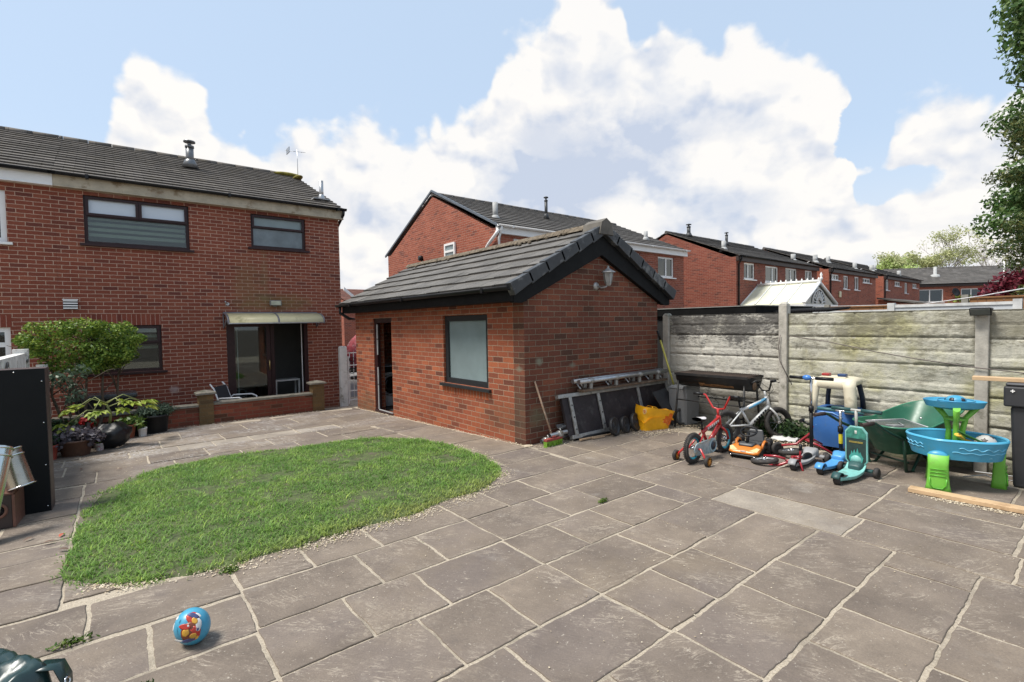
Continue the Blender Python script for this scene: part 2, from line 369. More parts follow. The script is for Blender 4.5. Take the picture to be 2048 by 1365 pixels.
# ------------------------------------------------------------------ shared materials
BR_MAIN = brick_mat('brick_main', (.222, .066, .042), (.272, .09, .055), (.138, .046, .036), (.50, .345, .262), .225, .0731, .0058,
    stains=((2.35, 2.4, .45, 1.0, (.20, .16, .07), .35), (3.0, 2.15, 1.0, .28, (.17, .14, .055), .6), (2.7, 2.7, .12, .9, (.21, .17, .08), .35), (.95, .35, .13, .1, (.55, .5, .47), .6), (.1, 4.2, .5, .12, (.36, .30, .26), .35)), basedirt=-.5, dirt=.35)
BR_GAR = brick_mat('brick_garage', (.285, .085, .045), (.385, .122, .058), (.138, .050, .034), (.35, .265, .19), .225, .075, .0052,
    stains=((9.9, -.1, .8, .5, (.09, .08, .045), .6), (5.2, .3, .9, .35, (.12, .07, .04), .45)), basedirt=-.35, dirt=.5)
BR_GAB = brick_mat('brick_gable_dirty_shaded', (.150, .055, .036), (.21, .075, .043), (.085, .044, .031), (.225, .18, .13), .225, .075, .0048,  # darker than the long wall: dirt, plus gable shade put into the colour
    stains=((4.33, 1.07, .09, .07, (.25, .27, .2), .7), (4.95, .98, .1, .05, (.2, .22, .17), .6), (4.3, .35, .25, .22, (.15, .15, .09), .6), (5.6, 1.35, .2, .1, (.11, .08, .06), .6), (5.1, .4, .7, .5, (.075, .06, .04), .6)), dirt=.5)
BR_FAR = brick_mat('brick_far', (.29, .085, .053), (.35, .112, .07), (.17, .058, .044), (.44, .32, .25), .225, .075, .005, dirt=.3)
BR_FAR2 = brick_mat('brick_far_dark', (.225, .066, .044), (.265, .088, .058), (.13, .048, .038), (.33, .24, .195), .225, .075, .005, dirt=.3)
BR_SOLD = brick_mat('brick_soldier', (0.210, 0.056, 0.036), (0.259, 0.077, 0.048), (0.126, 0.038, 0.029), (0.450, 0.275, 0.213),.075, .4, .0052, vert=True)
BR_SOLDG = brick_mat('brick_soldier_garage', (0.301, 0.081, 0.036), (0.364, 0.109, 0.048), (0.182, 0.056, 0.031), (0.312, 0.237, 0.175),.075, .4, .005, vert=True)
BR_WALL = brick_mat('brick_low_wall', (0.217, 0.062, 0.039), (0.280, 0.087, 0.048), (0.098, 0.048, 0.028), (0.200, 0.138, 0.094),.225, .075, .005, dirt=.6)
BR_PIER = brick_mat('brick_pier', (0.161, 0.105, 0.050), (0.196, 0.123, 0.056), (0.112, 0.077, 0.042), (0.163, 0.125, 0.069),.225, .075, .005, dirt=.5)
T_MAIN = tile_mat('tile_main', (.112, .10, .09), .3, (.12, .10, .055), .45)
T_GAR = tile_mat('tile_garage', (.112, .106, .10), .33, (.12, .115, .085), .3)
T_FAR = tile_mat('tile_far', (.108, .10, .094), .3, (.10, .088, .06), .4)
T_RED = tile_mat('tile_red', (.17, .075, .055), .3, (.16, .09, .06), .4)
UPVC = pm('white_upvc', (.78, .78, .77), .35, var=.04)
MAHOG = pm('mahogany_upvc', (.030, .012, .013), .4, var=.3, vscale=20, spec=.3)
BLACKP = pm('black_plastic', (.010, .0105, .012), .42, var=.3, spec=.3)
GREYFR = pm('anthracite_frame', (.020, .023, .026), .35, var=.15)
GLASS = glass_mat('window_glass')
GLASSF = glass_mat('window_glass_far', (.35, .38, .4), 1.3)
FROST = pm('frosted_glass', (.20, .255, .265), .12, var=.12, vscale=2, spec=.6)
FROST2 = pm('obscure_glass', (.12, .15, .165), .1, var=.3, vscale=3, spec=.7)
SKYP = pm('vent_glass_sky_reflection', (.55, .62, .70), .03, var=.03, spec=1.0)  # pale blue is the sky's reflection put into the pane colour
CONC = pm('weathered_concrete', (.40, .38, .335), .9, var=.25, vscale=9, bump=.4, bscale=60, dirt=(.13, .125, .09), dscale=4)
FASC_O = pm('old_timber_fascia', (.43, .38, .29), .7, var=.2, vscale=5, dirt=(.2, .14, .08), dscale=3)
BBOARD = pm('black_bargeboard', (.0075, .008, .0085), .6, var=.3, vscale=8, spec=.15)
LEAD = pm('grey_verge', (.034, .037, .041), .5, var=.25, vscale=7, dirt=(.14, .145, .145), dscale=6)
GALV = pm('galvanised', (.42, .43, .44), .35, metal=.85, var=.15, vscale=14)
CHROME = pm('chrome', (.65, .65, .65), .15, metal=1, var=.05)
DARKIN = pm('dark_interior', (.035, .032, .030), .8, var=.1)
MOSS = pm('mossy_debris', (.12, .095, .065), .95, var=.5, vscale=18, bump=.8, bscale=50, dirt=(.2, .17, .13), dscale=14)

# ------------------------------------------------------------------ ground, paving and lawn
GRD = pm('earth', (.11, .09, .07), .95, var=.4, vscale=2, bump=.5, bscale=20)
mb = MB(); ys = [-400, 4.9, 10.6, 11, 12.2, 14, 800]
for i in range(len(ys)-1):
    a, b = ys[i], ys[i+1]
    mb.quad((-400, a, gz(a)-.06), (800, a, gz(a)-.06), (800, b, gz(b)-.06), (-400, b, gz(b)-.06))
tag(mb.build('ground', GRD, recalc=False), None, None, kind='structure')
def mortar_mat():
    m, N, L, P = newmat('sandy_mortar'); tc = _n(N, 'ShaderNodeTexCoord'); O = tc.outputs['Object']
    n = noise_n(N, L, O, 90, 6, .7); n2 = noise_n(N, L, O, 2.2, 6, .7)
    cc = ramp(N, L, n.outputs[0], [(.25, (.22, .18, .13)), (.5, (.41, .35, .27)), (.75, (.60, .54, .43))])
    cc = mixc(N, L, msk(N, L, n2.outputs[0], .48, .68), cc, mixc(N, L, .5, cc, (.15, .13, .10))); n7 = noise_n(N, L, O, 1.4, 7, .72); cc = mixc(N, L, mathn(N, L, 'MULTIPLY', msk(N, L, n7.outputs[0], .50, .64), .6), cc, (.165, .138, .112))
    n5 = noise_n(N, L, O, 6, 6, .7); cc = mixc(N, L, mathn(N, L, 'MULTIPLY', msk(N, L, n5.outputs[0], .60, .72), .55), cc, (.07, .085, .03))
    L.new(cc, P.inputs['Base Color']); P.inputs['Roughness'].default_value = .95; bumpn(N, L, n.outputs[0], P, .9, .01); return m
def slab_mat():
    m, N, L, P = newmat('riven_slab'); tc = _n(N, 'ShaderNodeTexCoord'); O = tc.outputs['Object']
    at = _n(N, 'ShaderNodeAttribute', attribute_name='var'); sp = _n(N, 'ShaderNodeSeparateColor'); L.new(at.outputs['Color'], sp.inputs[0])
    off = _n(N, 'ShaderNodeVectorMath', operation='SCALE'); L.new(at.outputs['Color'], off.inputs[0]); off.inputs['Scale'].default_value = 40
    ad = _n(N, 'ShaderNodeVectorMath', operation='ADD'); L.new(O, ad.inputs[0]); L.new(off.outputs[0], ad.inputs[1])
    rot = _n(N, 'ShaderNodeVectorRotate', rotation_type='Z_AXIS'); L.new(ad.outputs[0], rot.inputs[0])
    L.new(mathn(N, L, 'MULTIPLY_ADD', sp.outputs[2], .9), rot.inputs['Angle']); rot.inputs['Angle'].links[0].from_node.inputs[2].default_value = .35
    st = _n(N, 'ShaderNodeMapping'); L.new(rot.outputs[0], st.inputs[0]); st.inputs['Scale'].default_value = (1.0, 4.5, 1)
    base = ramp(N, L, sp.outputs[0], [(0, (.128, .104, .085)), (.35, (.158, .130, .107)), (.7, (.182, .149, .119)), (1, (.26, .23, .195))])
    big = noise_n(N, L, ad.outputs[0], 2.4, 9, .68); base = mixc(N, L, .75, base, ramp(N, L, big.outputs[0], [(.3, (.62, .6, .6)), (.7, (1.35, 1.34, 1.3))]), 'MULTIPLY')
    fine = noise_n(N, L, O, 120, 6, .75); base = mixc(N, L, .6, base, ramp(N, L, fine.outputs[0], [(.3, (.66, .66, .67)), (.72, (1.4, 1.38, 1.34))]), 'MULTIPLY')
    s1 = noise_n(N, L, st.outputs[0], 5, 8, .65); s1.inputs['Distortion'].default_value = .6
    ridge = mathn(N, L, 'ABSOLUTE', mathn(N, L, 'SUBTRACT', s1.outputs[0], .5), 0)
    scuff = mathn(N, L, 'MULTIPLY', msk(N, L, ridge, .030, .0), msk(N, L, noise_n(N, L, ad.outputs[0], 3.2, 6, .7).outputs[0], .48, .62))
    base = mixc(N, L, mathn(N, L, 'MULTIPLY', msk(N, L, noise_n(N, L, ad.outputs[0], 1.1, 5).outputs[0], .45, .65), .35), base, (.135, .112, .108)); base = mixc(N, L, mathn(N, L, 'MULTIPLY', msk(N, L, noise_n(N, L, O, .8, 6, .65).outputs[0], .50, .68), .45), base, (.20, .158, .112)); base = mixc(N, L, mathn(N, L, 'MULTIPLY', scuff, .6), base, (.40, .345, .275))
    sandy = mathn(N, L, 'MULTIPLY', msk(N, L, noise_n(N, L, O, 1.3, 7, .7).outputs[0], .50, .72), msk(N, L, noise_n(N, L, O, 55, 5, .7).outputs[0], .45, .62))
    base = mixc(N, L, mathn(N, L, 'MULTIPLY', sandy, .5), base, (.36, .31, .24))
    sep = _n(N, 'ShaderNodeSeparateXYZ'); L.new(O, sep.inputs[0])
    far = msk(N, L, sep.outputs[1], 6.5, 8.5)                                   # chalk and paint flecks by the house
    ch = mathn(N, L, 'MULTIPLY', mathn(N, L, 'MULTIPLY', far, msk(N, L, noise_n(N, L, O, 1.1, 3).outputs[0], .42, .60)), msk(N, L, noise_n(N, L, st.outputs[0], 14, 6, .7).outputs[0], .51, .64))
    base = mixc(N, L, mathn(N, L, 'MULTIPLY', ch, .8), base, (.5, .5, .5))
    wh = mathn(N, L, 'MULTIPLY', msk(N, L, noise_n(N, L, O, 1.7, 6, .65).outputs[0], .60, .74), .42)
    base = mixc(N, L, wh, base, (.29, .265, .235))
    sp2 = noise_n(N, L, O, 70, 3, .5); base = mixc(N, L, mathn(N, L, 'MULTIPLY', msk(N, L, sp2.outputs[0], .66, .72), .6), base, (.42, .38, .32)); sp3 = noise_n(N, L, ad.outputs[0], 6, 7, .75); base = mixc(N, L, mathn(N, L, 'MULTIPLY', msk(N, L, sp3.outputs[0], .58, .74), .5), base, (.085, .073, .068))
    L.new(base, P.inputs['Base Color']); P.inputs['Roughness'].default_value = .82; P.inputs['Specular IOR Level'].default_value = .35
    h = mathn(N, L, 'ADD', mathn(N, L, 'MULTIPLY', s1.outputs[0], 1.4), mathn(N, L, 'MULTIPLY', fine.outputs[0], .35))
    bumpn(N, L, h, P, .5, .012); return m
LAWN = [(-.31, 4.16), (-.28, 4.99), (-.27, 5.71), (-.15, 6.40), (.10, 6.85), (.45, 7.15), (1.0, 7.28), (1.66, 7.15), (2.43, 7.05), (2.99, 6.8), (3.30, 6.25), (3.42, 5.49), (3.36, 4.78), (3.2, 4.23), (2.98, 3.96), (2.63, 3.82), (2.29, 3.79), (1.88, 3.68), (1.35, 3.71), (.95, 3.69), (.57, 3.69), (.35, 3.74), (.15, 3.79), (-.02, 3.85), (-.17, 3.97)]
def inpoly(x, y, P):
    c = False; j = len(P)-1
    for i in range(len(P)):
        if (P[i][1] > y) != (P[j][1] > y) and x < (P[j][0]-P[i][0])*(y-P[i][1])/(P[j][1]-P[i][1])+P[i][0]: c = not c
        j = i
    return c
BED = mortar_mat(); SLAB = slab_mat()
mb = MB()
for a, b in zip(ys[:-1], ys[1:]):
    a, b = max(a, -6), min(b, 12.25)
    if a < b: mb.quad((-4, a, gz(a)), (6.55, a, gz(a)), (6.55, b, gz(b)), (-4, b, gz(b)))
mb.quad((4.3, 12.25, gz(12.25)), (7.5, 12.25, gz(12.25)), (7.5, 14, gz(14)), (4.3, 14, gz(14)))
tag(mb.build('patio_bed', BED, recalc=False), None, None, kind='structure')
SL = []          # (x0,x1,y0,y1,shade or None)
def row(y0, y1, xs, sh=None):
    for a, b in zip(xs[:-1], xs[1:]): SL.append((a, b, y0, y1, sh))
row(3.32, 3.83, [.55, .98, 1.45, 2.16, 2.61, 3.10, 4.02]); row(2.83, 3.32, [.54, 1.24, 1.70, 2.16, 2.86, 3.33, 4.02])
row(2.365, 2.83, [.53, .98, 1.43, 2.14, 2.59, 3.06, 3.78, 4.03]); row(1.89, 2.365, [.53, 1.215, 1.67, 2.15, 2.86, 3.31, 4.03])
row(1.43, 1.89, [.5, .96, 1.43, 2.15, 2.6, 3.06, 4.03]); row(.97, 1.43, [.5, 1.2, 1.66, 2.16, 2.85, 3.32, 4.03])
row(.54, .97, [.5, .95, 1.42, 2.1, 2.59, 3.03, 3.74, 4.03]); row(.10, .54, [.5, 1.2, 1.65, 2.3, 2.8, 3.29, 4.03])
row(3.83, 4.33, [3.31, 4.02]); row(4.33, 4.75, [3.35, 4.05]); row(4.75, 5.65, [3.37, 4.05]); row(5.65, 6.4, [3.36, 4.05]); row(6.4, 7.18, [3.34, 4.05]); row(7.18, 7.95, [3.37, 4.05]); 
for (x0, x1, cuts) in ((4.03, 4.51, [-.5, .41, 1.28, 2.28, 3.13]), (4.51, 5.15, [-.55, .45, 1.34, 2.31, 2.82, 3.13]), (5.15, 5.66, [-.4, .48, 1.34, 2.31, 3.13]), (5.66, 6.3, [-.4, .6, 1.5, 2.3, 3.13])):
    for a, b in zip(cuts[:-1], cuts[1:]): SL.append((x0, x1, a, b, .97 if (x0 == 4.03 and a == 1.28) else rnd.uniform(.25, .6)))
row(3.13, 3.62, [4.03, 4.92, 5.7, 6.3]); row(3.62, 4.07, [4.04, 4.49, 4.93, 5.48, 6.2]); row(4.07, 4.62, [4.06, 4.5, 5.1, 5.5, 6.25]); row(4.62, 4.84, [4.1, 4.9, 5.7, 6.3])
row(3.27, 3.74, [-.9, -.16, .545]); row(2.8, 3.25, [-1.2, -.55, .09, .545]); row(2.36, 2.8, [-1.1, -.5, -.1, .53]); row(1.9, 2.36, [-1.2, -.3, .15, .53]); row(1.43, 1.9, [-1.2, -.5, .0, .48]); row(.97, 1.43, [-1, -.2, .48])
for a, b in ((3.76, 4.24), (4.24, 4.68), (4.68, 5.04), (5.04, 5.75), (5.75, 6.4), (6.4, 6.95)): row(a, b, [-1.15, -.75, -.29] if rnd.random() < .5 else [-1.15, -.29])
for a, b in ((3.83, 4.3), (4.3, 4.75), (4.75, 5.3), (5.3, 5.9), (5.9, 6.4), (6.4, 7.0)): row(a, b, [-.29, .25, .95, 1.6, 2.3, 2.8, 3.33])
yy = 7.0
for d, xs in ((.62, [-1.2, -.2, .55, 1.3, 2.0, 2.7, 3.36]), (.62, [-1.2, -.5, .3, .95, 1.75, 2.5, 3.3])): row(yy, yy+d, xs, None); yy += d
row(8.24, 8.69, [.12, .68, 1.11, 1.6, 2.28, 2.93], .99); row(8.24, 8.69, [-1.2, -.55, .12]); row(7.95, 8.72, [2.95, 4.05])
yy = 8.72
for d, xs in ((.72, [-1.2, -.4, .5, 1.3, 2.3, 3.2, 4.05]), (.75, [-1.2, 0, .8, 1.75, 2.6, 3.4, 4.05]), (.78, [-1.2, -.3, .6, 1.5, 2.35, 3.3, 4.05]), (.6, [3.5, 4.4, 5.2])): row(yy, yy+d, xs); yy += d
def paving():
    bm = bmesh.new(); cl = bm.verts.layers.float_color.new('var')
    for (x0, x1, y0, y1, sh) in SL:
        cx, cy = (x0+x1)/2, (y0+y1)/2
        if inpoly(cx, cy, LAWN) and all(inpoly(a, b, LAWN) for a in (x0, x1) for b in (y0, y1)): continue
        g = .008+.005*rnd.random(); near = cy < 4.5; st = .03 if near else .08
        x0, x1, y0, y1 = x0+g, x1-g, y0+g, y1-g; pts = []
        for (ax, ay), (bx, by) in (((x0, y0), (x1, y0)), ((x1, y0), (x1, y1)), ((x1, y1), (x0, y1)), ((x0, y1), (x0, y0))):
            n = max(3, int(math.hypot(bx-ax, by-ay)/st))
            for i in range(n):
                t = i/n; px, py = ax+(bx-ax)*t, ay+(by-ay)*t
                w = .55 if i == 0 else 1
                q = mnoise.noise_vector(Vector((px*7, py*7, 3.1)))*.010+mnoise.noise_vector(Vector((px*38, py*38, 1.7)))*.0055
                pts.append((px+q.x*w, py+q.y*w))
        v = (sh if sh is not None else .12+rnd.random()*.6, rnd.random(), rnd.random(), 1); tz = rnd.uniform(.004, .009); tx = rnd.uniform(-.004, .004); ty = rnd.uniform(-.004, .004)
        top, bot, mid = [], [], []
        for px, py in pts:
            z = gz(py)+tz+tx*(px-cx)*2+ty*(py-cy)*2
            a = bm.verts.new((px+(cx-px)*.008/max(.3, abs(x1-x0)), py+(cy-py)*.008/max(.3, abs(y1-y0)), z)); b = bm.verts.new((px, py, z-.004)); c = bm.verts.new((px, py, gz(py)-.01))
            for w in (a, b, c): w[cl] = v
            top.append(a); mid.append(b); bot.append(c)
        n = len(top); bm.faces.new(top)
        for i in range(n):
            j = (i+1) % n; f = bm.faces.new((mid[i], mid[j], top[j], top[i])); f.smooth = True; bm.faces.new((bot[i], bot[j], mid[j], mid[i]))
    me = bpy.data.meshes.new('paving_slabs'); bm.to_mesh(me); bm.free(); me.materials.append(SLAB)
    o = bpy.data.objects.new('paving_slabs', me); col.objects.link(o); tag(o, None, None, kind='structure')
paving()
# lawn: soil sheet, grass blades, pale chippings along the edge
SOIL = pm('lawn_soil', (.062, .082, .026), .95, var=.5, vscale=14, bump=.8, bscale=60, dirt=(.10, .08, .055), dscale=5)
cxl, cyl = 1.5, 5.4
def smooth_poly(P, n=8):
    out = []
    for i in range(len(P)):
        a, b = P[i], P[(i+1) % len(P)]
        for k in range(n):
            t = k/n; x, y = a[0]+(b[0]-a[0])*t, a[1]+(b[1]-a[1])*t
            q = mnoise.noise_vector(Vector((x*4, y*4, 9)))*.04+mnoise.noise_vector(Vector((x*14, y*14, 5)))*.018
            out.append((x+q.x, y+q.y))
    return out
LP = smooth_poly(LAWN)
mb = MB()
rings = [[(cxl+(x-cxl)*k, cyl+(y-cyl)*k) for x, y in LP] for k in (1.0, .985, .9, .6, .3)]
hs = [.0, .017, .022, .024, .024]
vs = [(x, y, gz(y)+h) for rg, h in zip(rings, hs) for x, y in rg]+[(cxl, cyl, gz(cyl)+.024)]; n = len(LP)
fs = [(k*n+i, k*n+(i+1) % n, (k+1)*n+(i+1) % n, (k+1)*n+i) for k in range(4) for i in range(n)]+[(4*n+i, 4*n+(i+1) % n, 5*n) for i in range(n)]
tag(mb.add(vs, fs, True).build('lawn', SOIL), None, None, kind='structure')
def grass_mat():
    m, N, L, P = newmat('grass_blade'); g = _n(N, 'ShaderNodeNewGeometry'); tc = _n(N, 'ShaderNodeTexCoord')
    n = noise_n(N, L, tc.outputs['Object'], 2.4, 7, .72)
    a = ramp(N, L, n.outputs[0], [(.28, (.085, .20, .045)), (.47, (.16, .295, .060)), (.62, (.25, .39, .085)), (.76, (.40, .43, .13))])
    sx_ = _n(N, 'ShaderNodeSeparateXYZ'); L.new(tc.outputs['Object'], sx_.inputs[0]); ed = mathn(N, L, 'SUBTRACT', sx_.outputs[1], mathn(N, L, 'MULTIPLY', sx_.outputs[0], .13)); n9 = noise_n(N, L, tc.outputs['Object'], 5, 5)
    a = mixc(N, L, mathn(N, L, 'MULTIPLY', msk(N, L, mathn(N, L, 'ADD', ed, mathn(N, L, 'MULTIPLY', n9.outputs[0], .5)), 4.1, 3.65), .75), a, (.36, .37, .12))
    b = mixc(N, L, .75, a, ramp(N, L, g.outputs['Random Per Island'], [(0, (.5, .55, .5)), (.6, (1.05, 1.05, 1)), (.93, (1.35, 1.3, 1.1)), (1, (2.6, 1.9, 1.7))]), 'MULTIPLY')
    L.new(b, P.inputs['Base Color']); P.inputs['Roughness'].default_value = .55; P.inputs['Specular IOR Level'].default_value = .3
    t = _n(N, 'ShaderNodeBsdfTranslucent'); L.new(b, t.inputs[0]); mx = _n(N, 'ShaderNodeMixShader'); mx.inputs[0].default_value = .35
    L.new(P.outputs[0], mx.inputs[1]); L.new(t.outputs[0], mx.inputs[2]); L.new(mx.outputs[0], N['Material Output'].inputs[0]); return m
GRASS = grass_mat()
def blades(name, pts, hmin, hmax, wid, seed, mat=GRASS):
    g = np.random.default_rng(seed); P = np.array(pts); n = len(P)
    th = g.random(n)*2*np.pi; d = np.stack([np.cos(th), np.sin(th)], 1); lean = (.4+1.6*g.random(n)); h = hmin+(hmax-hmin)*g.random(n)**1.5; h = h*P[:, 3]
    sd = np.stack([-d[:, 1], d[:, 0], np.zeros(n)], 1)*(wid*(.6+.8*g.random(n)))[:, None]*.5
    p0 = P[:, :3]; d3 = np.concatenate([d, np.zeros((n, 1))], 1); z = np.array([0, 0, 1.0])
    p1 = p0+d3*(h*lean*.3)[:, None]+z*(h*.6)[:, None]; p2 = p0+d3*(h*lean*.95)[:, None]+z*(h*.95)[:, None]
    V = np.stack([p0-sd, p0+sd, p1+sd*.8, p1-sd*.8, p2], 1).reshape(-1, 3)
    i = np.arange(n)*5
    F = np.concatenate([np.stack([i, i+1, i+2], 1), np.stack([i, i+2, i+3], 1), np.stack([i+3, i+2, i+4], 1)])
    return fastmesh(name, V, F, mat)
gp = []; g0 = random.Random(3)
PATCH = [(2.37, 5.75, .30, .20), (2.05, 5.55, .12, .1), (1.95, 5.98, .16, .10), (-.2, 6.2, .22, .32), (-.05, 6.75, .25, .14)]
while len(gp) < 82000:
    x, y = g0.uniform(-.45, 3.55), g0.uniform(3.6, 7.4)
    if not inpoly(x, y, LP): continue
    dn = mnoise.noise(Vector((x*2.2, y*2.2, 0)))*.5+mnoise.noise(Vector((x*8, y*8, 4)))*.35
    if dn < -.20 and g0.random() < .8: continue
    if any(((x-a)/c)**2+((y-b)/d)**2 < 1+.5*mnoise.noise(Vector((x*12, y*12, 2))) for a, b, c, d in PATCH) and g0.random() < .93: continue
    k = 1+.6*dn+(.5 if mnoise.noise(Vector((x*5, y*5, 8))) > .42 else 0)
    gp.append((x, y, gz(y)+.015, max(.45, k)))
for _ in range(2600):
    i_ = g0.randrange(len(LP)); x, y = LP[i_][0]+g0.gauss(0, .035), LP[i_][1]+g0.gauss(0, .035)
    if mnoise.noise(Vector((x*6, y*6, 12))) > -.1: gp.append((x, y, gz(y)+.008, g0.uniform(.4, 1.0)))
tag(blades('lawn_grass', gp, .010, .038, .0062, 5), None, None, kind='stuff')
def chips():
    V = []; F = []; g = random.Random(11)
    def chip(x, y, s):
        z = gz(y)+.011+s*.3; n = len(V); a = g.random()*6.28; e = g.uniform(.5, 1.0)
        for k in range(4): V.append((x+math.cos(a+k*1.57)*s*(e if k % 2 else 1), y+math.sin(a+k*1.57)*s*(e if k % 2 else 1), z-s*.35+g.uniform(0, .5)*s))
        V.append((x, y, z+s*.45))
        for k in range(4): F.append((n+k, n+(k+1) % 4, n+4))
    def around(path, count, spread, s0, s1):
        for _ in range(count):
            i = g.randrange(len(path)-1); t = g.random(); x = path[i][0]+(path[i+1][0]-path[i][0])*t; y = path[i][1]+(path[i+1][1]-path[i][1])*t
            if mnoise.noise(Vector((x*3, y*3, 7))) < -.15 and g.random() < .7: continue
            chip(x+g.gauss(0, spread), y+g.gauss(0, spread), g.uniform(s0, s1))
    LL = LAWN+[LAWN[0]]
    around([(3.2, 4.23), (2.98, 3.93), (2.63, 3.78), (2.29, 3.75), (1.88, 3.65), (1.35, 3.68), (.95, 3.66), (.57, 3.66)], 2600, .06, .003, .0085)
    around([(.57, 3.66), (.15, 3.78), (-.02, 3.85), (-.17, 3.97)], 400, .035, .004, .01)
    around([(3.2, 4.23), (3.4, 4.9), (3.44, 5.5), (3.3, 6.25), (2.99, 6.8), (2.4, 7.08)], 1100, .06, .004, .009)
    around([(4.05, 10.4), (4.04, 4.82), (4.1, 4.80)], 1500, .025, .005, .012)
    around([(4.2, 4.7), (6.4, 4.5), (6.6, 4.3)], 900, .09, .005, .012); around([(5.6, 4.25), (6.7, 4.0)], 900, .10, .005, .012); around([(.7, 10.9), (3.3, 10.9)], 300, .05, .006, .012); around([(6.3, 3.3), (6.8, 2.3)], 900, .16, .005, .012)
    around([(0, 7.8), (3.3, 8.2)], 260, .5, .005, .01)
    around([(5.45, 1.2), (5.45, .5)], 500, .03, .004, .009)
    around([(.55, 2.5), (4, 1.5)], 260, .7, .003, .006)
    return V, F
cv, cfs = chips()
m, N, L, P = newmat('pale_chippings'); g = _n(N, 'ShaderNodeNewGeometry'); L.new(ramp(N, L, g.outputs['Random Per Island'], [(0, (.26, .20, .13)), (.5, (.42, .35, .25)), (1, (.60, .53, .41))]), P.inputs['Base Color']); P.inputs['Roughness'].default_value = .9
tag(fastmesh('gravel_chippings', cv, cfs, m), None, None, kind='stuff')

# ------------------------------------------------------------------ building kit
def face_y(yf, T=None): return lambda v: (v.x, yf-v.y, v.z)          # v = (along, outward, up), wall facing -y
def face_x(xf): return lambda v: (xf-v.y, v.x, v.z)                   # wall facing -x
def wall_boxes(mb, a0, a1, z0, z1, thick, ops):
    cuts = sorted({a0, a1} | {o[0] for o in ops} | {o[1] for o in ops})
    for a, b in zip(cuts[:-1], cuts[1:]):
        holes = sorted([(o[2], o[3]) for o in ops if o[0] <= a+1e-6 and o[1] >= b-1e-6]); z = z0
        for h0, h1 in holes:
            if h0 > z: mb.box(a, b, -thick, 0, z, h0)
            z = h1
        if z < z1: mb.box(a, b, -thick, 0, z, z1)
def mbf(fn=None, T=None):
    m = MB(T); m.fn = fn; return m
def window(parent, fn, a0, a1, z0, z1, fm, T=None, cols=(), transom=None, glass=None, top_glass=None, sill=None, inset=.05, fw=.055, sash=(), blind=None, label=None, sd=.07):
    """frame with mullions as one part; pane(s) and sill are its sub-parts. cols = mullion fractions, transom = height fraction"""
    f = mbf(fn, T); d0, d1 = -inset-.06, -inset
    f.box(a0, a0+fw, d0, d1, z0, z1); f.box(a1-fw, a1, d0, d1, z0, z1); f.box(a0+fw, a1-fw, d0, d1, z1-fw, z1); f.box(a0+fw, a1-fw, d0, d1, z0, z0+fw)
    zt = z0+(z1-z0)*transom if transom else z1-fw
    if transom: f.box(a0+fw, a1-fw, d0, d1+.002, zt-fw*.5, zt+fw*.5)
    for c, full in cols:
        a = a0+(a1-a0)*c; lo, hi = (z0+fw, z1-fw) if full == 2 else ((zt+fw*.5, z1-fw) if full == 1 else (z0+fw, zt-fw*.5))
        f.box(a-fw*.5, a+fw*.5, d0, d1+.001, lo, hi)
    for (b0, b1, y0, y1) in sash:      # opening lights stand a little proud
        w = fw*.8
        f.box(b0, b0+w, d1, d1+.03, y0, y1); f.box(b1-w, b1, d1, d1+.03, y0, y1); f.box(b0+w, b1-w, d1, d1+.03, y1-w, y1); f.box(b0+w, b1-w, d1, d1+.03, y0, y0+w)
    fr = f.build('window', fm, parent)
    if label: fr['label'] = label
    p = mbf(fn, T); dm = (d0+d1)/2
    if transom and top_glass:
        p.box(a0+fw*.5, a1-fw*.5, dm-.008, dm, z0+fw*.5, zt); p.build('pane', glass or GLASS, fr)
        p = mbf(fn, T); p.box(a0+fw*.5, a1-fw*.5, dm-.008, dm, zt, z1-fw*.5); p.build('pane', top_glass, fr)
    else:
        p.box(a0+fw*.5, a1-fw*.5, dm-.008, dm, z0+fw*.5, z1-fw*.5); p.build('pane', glass or GLASS, fr)
    if sill:
        s = mbf(fn, T); s.box(a0-.07, a1+.07, -inset, sd, z0-.045, z0-.002); s.build('sill', sill, fr, bevel=.004)
    if blind:
        b = mbf(fn, T); zz = blind[0]; k = 0
        while zz < blind[1]:
            b.box(a0+fw, a1-fw, d0-.10, d0-.095, zz, zz+blind[2]); zz += blind[2]+blind[3]
        b.build('blind', blind[4], fr)
    return fr
def courses(mb, a0, a1, d0, z0, d1, z1, n, t, seg=1.2, jit=.003, ext=.0):
    """overlapping tile courses on a slope running from (d0,z0) up to (d1,z1); d is measured into the building"""
    ln = math.hypot(d1-d0, z1-z0); ux, uz = (d1-d0)/ln, (z1-z0)/ln; nx, nz = -uz*(1 if d1 > d0 else -1), abs(ux)
    for i in range(n):
        s0 = ln*i/n-(.02 if i else 0); s1 = ln*(i+1)/n+.0
        k = max(1, int((a1-a0)/seg))
        for j in range(k):
            b0, b1 = a0+(a1-a0)*j/k, a0+(a1-a0)*(j+1)/k; e = rnd.uniform(-jit, jit); e2 = rnd.uniform(-jit, jit)
            def P(s, h, a): return (a, -(d0+ux*s+nx*h), z0+uz*s+nz*h)
            lo, hi = t*1.15+e, t*.25
            mb.add([P(s0+e2*3, 0, b0), P(s0+e2*3, 0, b1), P(s1, -.004, b1), P(s1, -.004, b0), P(s0+e2*3, lo, b0), P(s0+e2*3, lo, b1), P(s1, hi, b1), P(s1, hi, b0)],
                   [(0, 3, 2, 1), (4, 5, 6, 7), (0, 1, 5, 4), (1, 2, 6, 5), (2, 3, 7, 6), (3, 0, 4, 7)])
